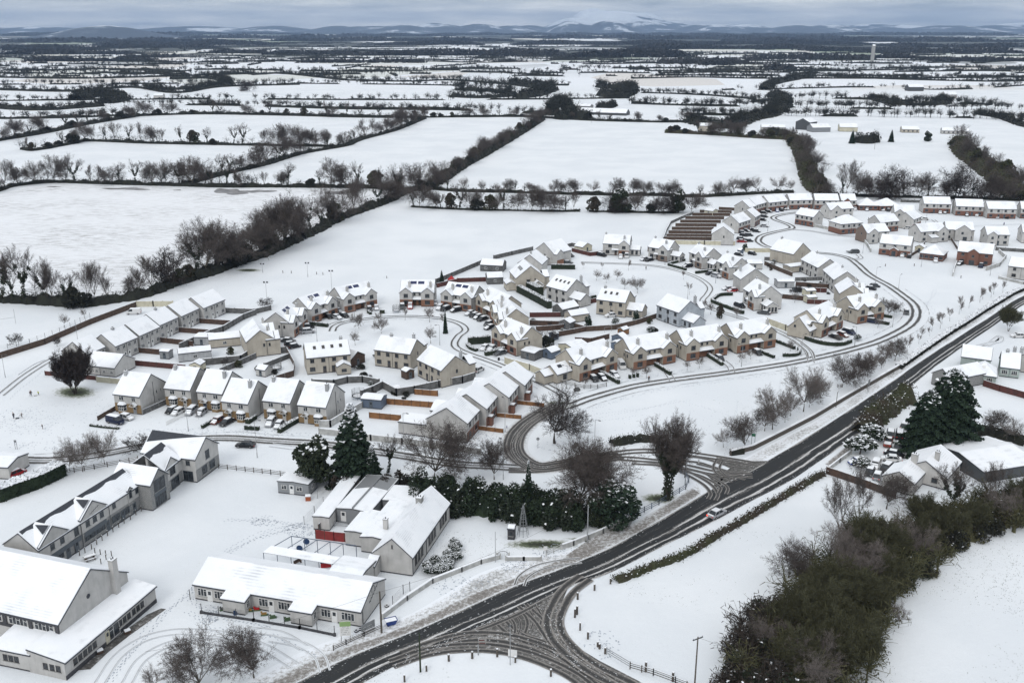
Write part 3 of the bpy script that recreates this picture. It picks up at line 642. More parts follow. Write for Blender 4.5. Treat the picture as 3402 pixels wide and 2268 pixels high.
def plant(kind, loc, h, label, group=None, wid=None):
    ps = PR[kind]; p = ps[rp.randrange(len(ps))] if kind not in ('x',) else ps[0]
    if p.name in used: o = copy_tree(p)
    else: o = p; used.add(p.name)
    base = {'round':11,'ash':14,'ivy':13,'oak':14,'birch':10,'sapling':4.5,'small':6,'bush':3.2,'fir':15,'cedar':18,'yew':7.5,'shrub':2.4,'darkbush':5.2}[kind]
    s = h/base; o.location = (loc[0], loc[1], 0); o.rotation_euler = (0, 0, rp.random()*6.283); w = (wid or 1)*s; o.scale = (w, w, s)
    o['label'] = label; o['category'] = CAT[kind]
    if group: o['group'] = group
    elif 'group' in o: del o['group']
    return o
# baked low-detail tree for the far hedgerows
def lod_trees(q, pts, H, m=0, n=46, dense=1.0):
    N = len(pts); 
    if N == 0: return
    pts = np.asarray(pts, dtype=float); H = np.asarray(H, dtype=float)
    a = pts.copy(); b = pts.copy(); b[:,2] += H*.55; q.add(thin(a, b, .5), m)
    for k in range(n):
        d = unit(N); d[:,2] = np.abs(d[:,2])*.9+.05; st = pts.copy(); st[:,2] += H*(.25+.3*RG.random(N))
        rr = H[:,None]*(.22+.25*RG.random((N,1))); en = st + d*rr*np.array([1,1,1.05])
        q.add(thin(st, en, .28*dense*np.maximum(1, H[:,None]/12)), m)
        q.add(thin(en, en + unit(N)*H[:,None]*.12, .3*dense), m)
def line_pts(pts, step):
    L = smooth(G(pts)); o = []; acc = 0
    for i in range(1, len(L)):
        a, b_ = L[i-1], L[i]; d = (b_-a).length
        while acc < d: o.append(a.lerp(b_, acc/d)); acc += step
        acc -= d
    return o
def hedge_geo(q, pts, h, w, dens, size, m=0, gap=0, snowm=None, wob=.5, seed=0):
    """a ragged band of twiggy foliage along a list of points"""
    L = len(pts); P0 = np.array([tuple(p) for p in pts]); rr = np.random.default_rng(seed+3)
    hv = np.array([.55 + .45*noise.noise(Vector((i*.11, seed*3.1, 0))) + .35*noise.noise(Vector((i*.37, seed*1.7, 5))) for i in range(L)]) + .35
    if gap: hv *= (np.array([noise.noise(Vector((i*.07, seed*9.7, 2))) for i in range(L)]) > -gap*.3)
    if L > 1:
        dd = np.gradient(P0, axis=0); dd[:,2] = 0; dd /= np.linalg.norm(dd, axis=1, keepdims=True)+1e-9; sd_ = np.stack([-dd[:,1], dd[:,0], dd[:,2]], 1)
        hc = np.clip(h*hv*(.55 + .35*rr.random(L)), 0, None)[:,None]*np.array([[0,0,1.]]); ww = (w*.38*(.7+.5*rr.random(L)))[:,None]*(hc[:,2:] > .03)
        A_ = P0 - sd_*ww; B_ = P0 + sd_*ww; T_ = P0 + sd_*ww*.45 + hc; U_ = P0 - sd_*ww*.45 + hc*.95
        q.add(np.stack([A_[:-1], A_[1:], U_[1:], U_[:-1]], 1), m); q.add(np.stack([U_[:-1], U_[1:], T_[1:], T_[:-1]], 1), m); q.add(np.stack([T_[:-1], T_[1:], B_[1:], B_[:-1]], 1), m)
    n = int(L*dens); i = rr.integers(0, L, n); hh = h*hv[i]; ok = hh > .05; i = i[ok]; hh = hh[ok]; n = len(i)
    c = P0[i] + rr.normal(size=(n,3))*[.35,.35,0] ; ang = rr.random(n)*math.pi; k = rr.random(n)**.5
    d = np.gradient(P0, axis=0); d /= np.linalg.norm(d, axis=1, keepdims=True)+1e-9; s = np.stack([-d[:,1], d[:,0], d[:,2]*0], 1)[i]
    c = c + s*(np.cos(ang)*k*w/2*(.7+.5*wob*rr.random(n)))[:,None]; c[:,2] = np.sin(ang)*k*hh*(1+wob*.4*rr.random(n)) + .05
    q.add(leaves(c, size), m)
    if snowm is not None:
        kx = int(n*.07); j = rr.integers(0, n, kx); cc = c[j].copy(); cc[:,2] = np.minimum(hh[j]*1.02, cc[:,2]+.25*h); q.add(leaves(cc, size*.8, .85), snowm)
NT = 0
def hedgerow(pts, h, w, label, tag_, n=0, th=(8, 12), kinds=('round','ash','ivy'), dens=14, size=.55, m='hedge', span=(0,1), gap=0, seed=1, off=0, snow=False, kcat='hedgerow', step=1.5):
    global NT
    lp = line_pts(pts, step)
    q = NP(); hedge_geo(q, lp, h, w, dens*step, size, 0, gap, 1 if snow else None, seed=seed)
    if h > 2:
        nb = int(len(lp)*step/(5 if w < 12 else 3)); idx = RG.integers(0, len(lp), nb); ok_ = np.array([noise.noise(Vector((i*step*.03, seed, 7))) > -.12 for i in idx]); idx = idx[ok_]
        pp = np.array([tuple(lp[i]) for i in idx]) + RG.normal(size=(len(idx),3))*[w*.15,w*.15,0]; pp[:,2] = 0
        lod_trees(q, pp, RG.uniform(th[0]*.5, th[1]*.75, len(idx)), 0, 40, .36)
    o = q.build('hedgerow', [MT[m], MT['roof_snow']] if snow else MT[m]); tag(o, label, kcat)
    if n:
        ts = sorted((span[0] + (span[1]-span[0])*(i+.5+rp.uniform(-.42,.42))/n) for i in range(n)); spots = []
        for t_ in ts:
            p = lp[min(int(t_*len(lp)), len(lp)-1)]; spots.append((px_of(p)[0], p))
        spots.sort(key=lambda a: a[0])
        for i, (_, p) in enumerate(spots):
            k = rp.choice(kinds); hh = rp.uniform(*th); s = .75 if k == 'darkbush' else 1
            if k == 'darkbush': hh *= .5
            nm = {'ivy': 'ivy-clad tree', 'oak': 'spreading tree', 'darkbush': 'dark bush', 'bush': 'bare bush', 'yew': 'evergreen tree'}.get(k, 'bare tree')
            size_w = 'tall ' if hh > th[0] + (th[1]-th[0])*.66 else ''
            plant(k, (p.x + rp.uniform(-1,1)*w*.2, p.y + rp.uniform(-1,1)*w*.2), hh*1.35, f'{nm}, {ordw(i)} from left {tag_}', 'trees ' + tag_, rp.uniform(.85, 1.15)); NT += 1
HR = hedgerow
HR([(-40,1000),(60,1003),(180,1010),(270,1018)], 4.5, 7, 'dark scrubby hedge behind the white pitch at the far left', 'in the scrub behind the playing pitch', 9, (10,17), ('ivy','ivy','ash','darkbush'), 26, .5, 'hedge', seed=2)
HR([(270,1018),(376,1003),(477,985),(579,948),(640,928)], 4, 6.5, 'dark hedge of bushes above the curved cream wall', 'in the hedge above the curved cream wall', 10, (7,12), ('round','darkbush','ash','bush'), 24, .5, 'hedge', seed=3)
HR([(640,928),(723,902),(800,872),(868,852),(930,825),(998,794)], 4.5, 8, 'dark hedge between stubble field and white pitch', 'between the stubble field and the pitch', 15, (12,18), ('ash','round','round','ivy','darkbush'), 24, .5, 'hedge', seed=4)
HR([(998,794),(1060,765),(1113,736),(1170,712),(1230,692),(1300,665),(1345,640),(1400,628)], 4.5, 8, 'dark hedge running up to the meeting of the fields', 'in the hedge running up to the field corner', 14, (8,15), ('round','ivy','darkbush','ash'), 22, .55, 'hedge', seed=5)
HR([(-60,645),(0,634),(49,619),(171,607),(300,610),(440,614),(600,618),(733,622),(900,622),(1150,624),(1345,630)], 3.2, 5, 'long dark hedgerow along the top of the stubble field', 'along the top of the stubble field', 34, (7,15), ('round','ivy','ash','darkbush','round'), 13, .6, 'hedge', seed=6, step=2)
HR([(611,617),(733,583),(880,549),(1002,512),(1150,485),(1197,466),(1319,432),(1412,394)], 3.6, 6, 'dark hedgerow slanting up from the stubble field top', 'in the slanting hedgerow above the stubble field', 30, (8,15), ('round','ash','round','ivy'), 11, .7, 'hedge', seed=7, step=2)
HR([(73,497),(122,500),(245,478),(303,470),(489,477),(733,482),(1027,487),(1110,487)], 3, 5, 'low hedgerow across the white fields at the left', 'in the low hedgerow across the left fields', 26, (8,15), ('ivy','round','ash','darkbush'), 8, .8, 'hedge', seed=8, step=2.5)
HR([(-60,480),(0,468),(147,443),(293,414),(440,390),(489,385),(685,380),(978,385),(1150,390),(1310,392)], 4.5, 8, 'thick hedgerow crossing the left fields farther off', 'in the thick far hedgerow at the left', 30, (9,14), ('ivy','round','darkbush'), 8, .9, 'hedge', seed=9, step=2.5)
HR([(1402,636),(1466,603),(1539,554),(1627,505),(1710,456),(1803,397)], 6, 10, 'broad dark hedgerow running straight up between two white fields', 'in the broad hedgerow between the white fields', 22, (8,12), ('round','round','darkbush'), 16, .7, 'hedge', seed=10, step=2)
HR([(1441,630),(1539,637),(1735,641),(1930,647),(2200,651),(2321,655),(2543,643),(2640,640)], 2.6, 4.5, 'clipped hedgerow along the foot of the big white field', 'along the foot of the big white field', 26, (4,9), ('round','small','ivy','round'), 12, .55, 'hedge', seed=11, step=2)
HR([(1368,688),(1450,693),(1539,697),(1686,700),(1830,703),(1930,703)], 1.2, 2.6, 'thin hedge line behind the village playing field', 'in the thin line behind the playing field', 18, (7,12), ('round','ivy','ash','round','darkbush'), 9, .5, 'hedge', seed=12, gap=.5)
HR([(1960,703),(2080,706),(2200,708),(2300,708)], 1.2, 3, 'broken line of bushes left of the brown garden fences', 'left of the brown garden fences', 10, (6,11), ('yew','round','oak','darkbush'), 8, .5, 'hedge', seed=13, gap=.6)
HR([(1314,392),(1539,390),(1735,389),(1832,394),(1979,402),(2200,407),(2300,405)], 3.2, 6, 'hedgerow along the top of the big white field', 'along the top of the big white field', 22, (6,11), ('round','ivy','darkbush'), 7, .9, 'hedge', seed=14, step=2.5)
HR([(2211,441),(2377,449),(2500,458),(2598,463),(2640,468)], 4.5, 9, 'dark scrub strip at the right end of the big field', 'in the scrub beside the big field', 14, (7,12), ('round','darkbush','darkbush','ivy'), 11, .8, 'scrub', seed=15, step=2)
HR([(2630,470),(2655,500),(2668,530),(2681,571),(2700,620),(2735,648)], 8, 15, 'wide tangled hedgerow between the two fields above the terraces', 'in the wide hedgerow above the terraces', 12, (10,15), ('ash','round','darkbush'), 30, .8, 'scrub', seed=16, step=2)
HR([(3185,480),(3215,520),(3252,545),(3290,575),(3318,597),(3360,640),(3420,670)], 9, 22, 'wide dark belt of scrub at the right edge', 'in the belt of scrub at the right edge', 12, (11,16), ('ash','darkbush','round'), 34, .8, 'scrub', seed=17, step=2)
HR([(2735,650),(2847,653),(2950,655),(3041,657),(3150,660),(3263,662),(3402,668)], 2.2, 4, 'hedge behind the far row of terraced houses', 'behind the far terraced houses', 14, (7,12), ('darkbush','round','ivy','bush'), 10, .6, 'hedge', seed=18)
HR([(2846,472),(2880,476),(2908,470)], 8, 13, 'dark clump of evergreens beside the farm buildings', 'x', 0, th=(14,18), dens=60, size=1.0, seed=19, kcat='tree clump')
HR([(2560,440),(2600,452),(2650,470)], 6, 14, 'dark scrub below the farmyard', 'x', 0, th=(7,11), dens=24, size=.9, seed=20)
HR([(1850,395),(1880,398),(1905,392)], 8, 13, 'dark clump of evergreens left of the stone farmhouse', 'x', 0, th=(14,20), dens=40, size=1.2, seed=21, kcat='tree clump')
HR([(1985,358),(2020,360),(2040,352)], 8, 12, 'dark clump of evergreens right of the stone farmhouse', 'x', 0, th=(12,18), dens=40, size=1.2, seed=22, kcat='tree clump')
for (px_, py_, h_, k_, lb_) in [(3180,662,24,'oak','great spreading bare tree behind the terrace at the far right'),(2955,655,21,'oak','wide bare tree rising behind the hip-roofed bungalows'),(2810,652,22,'ash','tall bare tree behind the middle of the far terrace'),(2715,648,19,'ash','tall bare tree left of the wide hedgerow behind the terrace'),(3290,664,15,'oak','smaller bare tree right of the great spreading one'),(2060,705,13,'oak','spreading bare tree standing in the gap beyond the playing field'),
        (2830,477,11,'fir','pointed evergreen beside the farm buildings'),(2960,472,10,'fir','dark evergreen left of the long white bungalow'),(3080,470,9,'yew','rounded evergreen near the long white bungalow'),(830,345-42,20,'oak','lone bare tree standing in a far white field')]:
    plant(k_, P(px_, py_), h_, lb_)
# near belt of dark wood at the bottom right
def wood(pts, h, w, dens, size, m, label, seed, kcat='wood', snow=False):
    lp = line_pts(pts, 1.0); q = NP(); hedge_geo(q, lp, h, w, dens, size, 0, 0, 1 if snow else None, seed=seed, wob=.9)
    o = q.build('overgrown_hedge', [MT[m], MT['roof_snow']] if snow else MT[m]); tag(o, label, kcat); return o
# ---- far stuff ----
def far(label, spec):
    q = NP()
    for (pts, h, w, den, size, ntree, th) in spec:
        lp = line_pts(pts, 6); hedge_geo(q, lp, h, w, den*6, size, 0, .4 if w < 12 else 0, seed=int(pts[0][0]) + int(pts[0][1])*7)
        if ntree:
            idx = RG.integers(0, len(lp), ntree); pp = np.array([tuple(lp[i]) for i in idx]) + RG.normal(size=(ntree,3))*[4,4,0]; pp[:,2] = 0
            lod_trees(q, pp, RG.uniform(th[0], th[1], ntree), 0, 40)
    o = q.build('distant_hedgerows', MT['hedge']); tag(o, label, kind='stuff')
far('distant hedgerows and trees crossing the white fields', [
 ([(-60,396),(147,394),(293,390),(460,382)], 4, 8, 3, 1.4, 50, (8,13)),
 ([(0,336),(342,333),(636,331),(1150,333),(1400,333),(1783,331),(2100,327)], 3, 6, 2.4, 1.4, 120, (7,12)),
 ([(342,350),(733,351),(1150,363),(1392,365),(1637,370),(1783,380),(1900,388)], 4.5, 10, 3.2, 1.4, 150, (7,12)),
 ([(0,360),(150,366),(342,352)], 6, 24, 6, 1.8, 40, (8,13)),
 ([(0,300),(244,305),(440,292),(587,310),(733,290),(1000,282)], 5, 12, 3, 1.8, 150, (9,14)),
 ([(250,335),(330,318),(400,332),(350,345)], 11, 30, 12, 2.4, 40, (12,17)),
 ([(0,282),(400,280),(800,278),(1150,280),(1500,285),(1700,290)], 3, 9, 2, 1.8, 160, (8,13)),
 ([(500,300),(640,296),(760,280),(700,262),(560,265)], 7, 26, 5, 2.2, 120, (12,17)),
 ([(-50,258),(293,262),(733,250),(930,246),(1150,268)], 5, 12, 2.4, 2, 150, (9,15)),
 ([(1150,268),(1350,272),(1500,268),(1700,282),(1900,285)], 4, 12, 2.4, 2, 120, (9,15)),
 ([(1520,300),(1640,306),(1700,318),(1600,326),(1500,322)], 6, 22, 6, 2, 60, (12,22)),
 ([(1700,282),(1770,290),(1830,300),(1760,322),(1700,326)], 12, 30, 12, 2.4, 50, (14,22)),
 ([(1830,380),(1850,340),(1880,350),(1900,385),(1960,395)], 10, 20, 14, 1.6, 30, (12,20)),
 ([(1990,290),(2050,296),(2100,300),(2060,325),(2000,318)], 12, 28, 12, 2.2, 40, (14,20)),
 ([(2266,380),(2400,384),(2598,385),(2875,388),(3100,391),(3263,394),(3402,400)], 4, 9, 3, 1.5, 150, (8,13)),
 ([(2100,345),(2300,352),(2500,355),(2654,358),(2930,363),(3152,364),(3402,363)], 4, 9, 3, 1.6, 190, (8,14)),
 ([(2500,340),(2654,327),(2930,333),(3152,344),(3300,350)], 4, 10, 3, 1.6, 120, (8,14)),
 ([(2400,300),(2571,297),(2875,291),(3152,299),(3402,285)], 3, 7, 2, 1.6, 60, (7,12)),
 ([(2000,312),(2150,310),(2350,318),(2500,330)], 3, 7, 2.2, 1.6, 70, (7,12)),
 ([(2300,405),(2400,425),(2470,402),(2560,378),(2600,340),(2575,315)], 9, 34, 14, 1.8, 80, (10,16)),
 ([(2540,300),(2570,280),(2640,265),(2700,255)], 9, 24, 7, 2.2, 60, (11,16)),
 ([(2900,330),(2960,345),(3050,350),(3140,345),(3120,330)], 7, 20, 7, 1.8, 60, (9,14)),
 ([(2100,262),(2300,258),(2500,262),(2750,262),(3000,262),(3402,258)], 4, 12, 2.4, 2.2, 190, (8,14)),
 ([(2750,255),(2900,262),(3100,268),(3300,272),(3402,270)], 5, 16, 3, 2.2, 120, (8,14)),
 ([(3250,380),(3330,395),(3402,420),(3480,430)], 6, 12, 6, 1.6, 30, (8,13)),
])
q = NP(); rr = np.random.default_rng(11)
def frow(yp, x0, x1, h, w, den, size, nt, th, wv=2.0, sd=0):
    xs = np.linspace(x0, x1, 10); pts = [(x, yp + wv*noise.noise(Vector((x*.004, yp*.3, sd)))*3) for x in xs]
    lp = line_pts(pts, max(8, 1.5*size)); st = max(8, 1.5*size); hedge_geo(q, lp, h, w, den*st, size, 0, .45 if w < 40 else 0, seed=int(yp*10+x0))
    if nt:
        nc = max(1, nt//7); cen = rr.integers(0, len(lp), nc); idx = np.clip(cen[rr.integers(0, nc, nt)] + (rr.normal(size=nt)*45/st).astype(int), 0, len(lp)-1); pp = np.array([tuple(lp[i]) for i in idx]) + rr.normal(size=(nt,3))*[8,w*.2,0]; pp[:,2] = 0
        lod_trees(q, pp, rr.uniform(th[0], th[1], nt), 0, 16, 2.2)
yp = 254.0
while yp > 112:
    x = -60
    while x < 3450:
        L_ = rr.uniform(250, 900); D = P(1701, yp).y
        if rr.random() < .72:
            frow(yp + rr.uniform(-2.5, 2.5), x, x+L_, 5.0, 12, .9, 2.2 + D/2200, int(L_/13), (9, 15), 1.5 if yp > 180 else .8, x)
        x += L_ + rr.uniform(0, 120)
    yp -= 5.6 if yp > 200 else (3.6 if yp > 150 else 2.4)
# cross hedges
for k in range(70):
    x = rr.uniform(-50, 3450); y = rr.uniform(150, 400 if k % 3 else 260); a = P(x, y); 
    if y > 255: continue
    b_ = P(x + rr.uniform(-140, 140), y - rr.uniform(4, 9)); n_ = max(4, int((b_-a).length/10))
    hedge_geo(q, [a.lerp(b_, i/n_) for i in range(n_+1)], 4, 8, 6, 3.5, 0, 0, seed=k)
tag(q.build('far_hedgerows', MT['hedge']), 'countless far hedgerows and trees towards the horizon', kind='stuff')
q = NP()
def fwood(x0, x1, yp, dep, h, size=14, n=None):
    a = P(x0, yp); b_ = P(x1, yp); c = P((x0+x1)/2, yp - dep); L_ = (b_-a).length; D = c.y - a.y
    n = n or int(L_*h/(size*size)*5 + L_*D/(size*size)*.8); n = min(n, 9000)
    tt = rr.random(n); k = rr.random(n)**1.5; x = a.x + (b_.x-a.x)*tt + rr.normal(size=n)*10; hf = .75 + .35*np.sin(x*.01 + yp) + .2*rr.random(n); edge = np.minimum(1, np.minimum(tt, 1-tt)*8+.2)
    y = a.y + k*D*(.6+.4*np.sin(x*.004+yp)); z = rr.random(n)*h*hf*edge
    q.add(leaves(np.stack([x, y, z], 1), size, .15, .8), 0)
for a_ in ((300,900,150,4,20),(1700,2400,150,5,20),(2450,3402,140,4,22),(-50,700,140,4,20),(900,1700,138,4,20),(2100,3000,132,4,22),(1400,2500,118,3,26),(0,1000,116,3,26),(2500,3402,112,3,28),(600,1500,112,3,28),(100,500,205,5,13),(1000,1400,210,4,12),(2650,3050,195,5,16),(3100,3402,205,6,14),(2000,2200,182,6,18),(1600,1880,190,8,20),(1880,2300,192,9,22),(1200,1660,186,5,18),(700,880,178,7,18),(880,1180,182,6,16),(1180,1400,186,6,17),(2100,2700,164,6,20),(2200,2500,214,7,16),(2500,2900,200,5,14),(2330,2440,218,8,15),(2700,3100,172,6,18),(2900,3402,178,5,18),(2560,2650,236,10,16),(-50,300,168,7,16),(0,420,182,5,14),(300,700,160,4,16),(400,560,193,6,14),(2350,2900,148,5,20),(3000,3402,158,5,18),(250,480,124,5,40),(0,250,120,4,26),(1250,1600,150,4,18),(600,1100,128,3,26),(1100,1500,122,3,26),(2300,2800,124,4,28),(2700,3402,118,4,28),(1700,2300,128,3,24),(-50,3450,110,3,26),(-50,1300,107,2,30),(2000,3450,106,2,34),(-50,3450,103,1.5,40),(640,760,143,4,26)):
    fwood(*a_, size=10 if a_[2] > 140 else 22)
tag(q.build('distant_woods', MT['far_wood']), 'dark distant woods below the mountains', kind='stuff')
# ---- mountains ----
m, t, b, pos = newmat('mountain', 1)
n1 = noise_n(t, stretch(t, pos, (.0013,.001,.003)), 1, 5, .6); n2 = noise_n(t, stretch(t, pos, (.004,.0022,.004)), 1, 5, .65)
sx3 = nd(t, 'ShaderNodeSeparateXYZ'); t.links.new(pos, sx3.inputs[0])
zf = math_n(t, 'MULTIPLY', math_n(t, 'SUBTRACT', sx3.outputs[2], 130), .0011)
f = math_n(t, 'ADD', math_n(t, 'ADD', n1, zf), math_n(t, 'MULTIPLY', math_n(t, 'SUBTRACT', n2, .5), .5))
r = ramp(t, [(.42, (.05,.07,.10)), (.50, (.12,.15,.19)), (.54, (.55,.60,.66)), (.8, (.74,.79,.84))]); t.links.new(f, r.inputs[0]); t.links.new(r.outputs[0], b.inputs['Base Color'])
bumps = []
def hill(xpx, wpx, ytop, D, dep=1800):
    D *= .84; dep *= .9; x = (xpx-1701)/F*D; s = wpx/F*D; h = ((94-ytop)*(1.25 if 1880 < xpx < 2190 else .5))/F*D*1.1 + HC + (60 if 1880 < xpx < 2190 else 20); bumps.append((x, s, h, D, dep))
for a_ in ((2035,105,64,26000,2500),(1960,60,58,27000,1800),(2110,60,66,27500,1800),(1890,60,78,25000,1500),(2180,75,84,25500,1500),(1890,40,86,20000,900),(2010,50,82,20500,1000),(1760,60,86,23000,1500),(1700,60,80,22000,1500),(1600,60,78,21000,1400),(1450,50,68,24000,1500),(1480,60,76,21000,1400),(1350,80,82,20000,1500),(1250,90,84,21000,1500),(1150,60,84,21000,1500),(950,90,86,22000,1600),(700,140,88,22000,1600),(420,90,90,12000,900),(200,140,91,22000,1500),(0,120,91,22000,1500),(2290,50,80,23000,1300),(2350,60,78,22000,1500),(2440,60,80,22000,1500),(2600,70,82,21000,1500),(2700,60,80,22000,1500),(2850,80,74,26000,1800),(2930,70,80,24000,1500),(3080,90,84,22000,1500),(3330,110,70,27000,2000),(3230,80,82,24000,1500),(3402,80,74,26000,1500),(3500,120,80,25000,1500)):
    hill(a_[0], a_[1]*1.45, *a_[2:])
nx, ny = 360, 70; X = np.linspace(-19000, 19000, nx); Y = np.linspace(9000, 27500, ny); XX, YY = np.meshgrid(X, Y)
ZZ = np.full_like(XX, -30.0)
for x, s, h, D, dep in bumps: ZZ = np.maximum(ZZ, h*np.exp(-np.abs((XX-x)/s)**2.2*.8 - ((YY-D)/dep)**2) - 8)
nzv = np.array([[noise.fractal(Vector((xx*.0009, yy*.0009, 0)), 1.0, 2.0, 4) for xx in X] for yy in Y]); ZZ = np.where(ZZ > -20, ZZ + nzv*np.clip(ZZ*.16, 0, 40), ZZ)
me = bpy.data.meshes.new('mountains'); V = np.stack([XX, YY, ZZ], -1).reshape(-1, 3)
Fc = [(j*nx+i, j*nx+i+1, (j+1)*nx+i+1, (j+1)*nx+i) for j in range(ny-1) for i in range(nx-1)]
me.from_pydata(V.tolist(), [], Fc); me.materials.append(MT['mountain']); me.polygons.foreach_set('use_smooth', [True]*len(Fc)); me.update()
tag(link('mountains', me), 'snow-dusted mountains and hills along the horizon', kind='structure')
# ---- haze ----
hm = bpy.data.materials.new('haze'); hm.use_nodes = True; t = hm.node_tree; t.nodes.clear(); mo = nd(t, 'ShaderNodeOutputMaterial'); pv = nd(t, 'ShaderNodeVolumePrincipled')
pv.inputs['Color'].default_value = (.47,.67,1,1); pv.inputs['Density'].default_value = 4.2e-5; pv.inputs['Anisotropy'].default_value = 0.0
t.links.new(pv.outputs[0], mo.inputs['Volume'])
q = MB(); q.box(-24000, 24000, -500, 33500, -45, 560); tag(q.build('haze', hm), 'pale blue winter haze over the plain', kind='stuff')
# ---------------- buildings ----------------
WC = {}
def win_mesh(w, h, kind, fm, near):
    key = (round(w,2), round(h,2), kind, fm, near)
    if key in WC: return WC[key]
    q = MB(); g = MB(); si = MB(); f = .07; d = .05
    if kind == 'door':
        q.box(-w/2, w/2, -d, .02, 0, h, 0); g.box(-w*.28, w*.28, -d-.012, -d+.01, h*.58, h*.9, 0)
    elif kind == 'roof':
        q.box(-w/2, w/2, -h/2, h/2, 0, .1, 0); g.box(-w/2+.1, w/2-.1, -h/2+.1, h/2-.1, .05, .115, 0)
    else:
        n = {'w1': 1, 'w2': 2, 'w3': 3, 'w4': 4, 'w5': 5}[kind]
        q.box(-w/2, w/2, -d, .02, 0, f, 0); q.box(-w/2, w/2, -d, .02, h-f, h, 0)
        for i in range(n+1):
            x = -w/2 + (w-f)*i/n; q.box(x, x+f, -d+.003, .02, f, h-f, 0)
        if n > 1: 
            for i in range(0, n, 2): x = -w/2 + (w-f)*i/n; q.box(x+f, x+(w-f)/n, -d+.006, .02, h*.68, h*.68+f*.8, 0)
        g.box(-w/2+f*.5, w/2-f*.5, -.018, .01, f*.5, h-f*.5, 0); si.box(-w/2-.1, w/2+.1, -.13, .01, -.09, -.002, 0)
    fmm = MT[fm]
    if near:
        r = (q.mesh('window', [fmm]), g.mesh('pane', [MT['glass']]), si.mesh('sill', [MT['concrete']]) if si.f else None)
    else:
        for b_, k in ((g, 1), (si, 2)):
            n0 = len(q.v); q.v += b_.v; q.f += [tuple(i+n0 for i in f_) for f_ in b_.f]; q.m += [k]*len(b_.f)
        r = (q.mesh('window', [fmm, MT['glass'], MT['concrete']]), None, None)
    WC[key] = r; return r
DIR = {'f': 0, 'r': math.pi/2, 'b': math.pi, 'l': -math.pi/2}
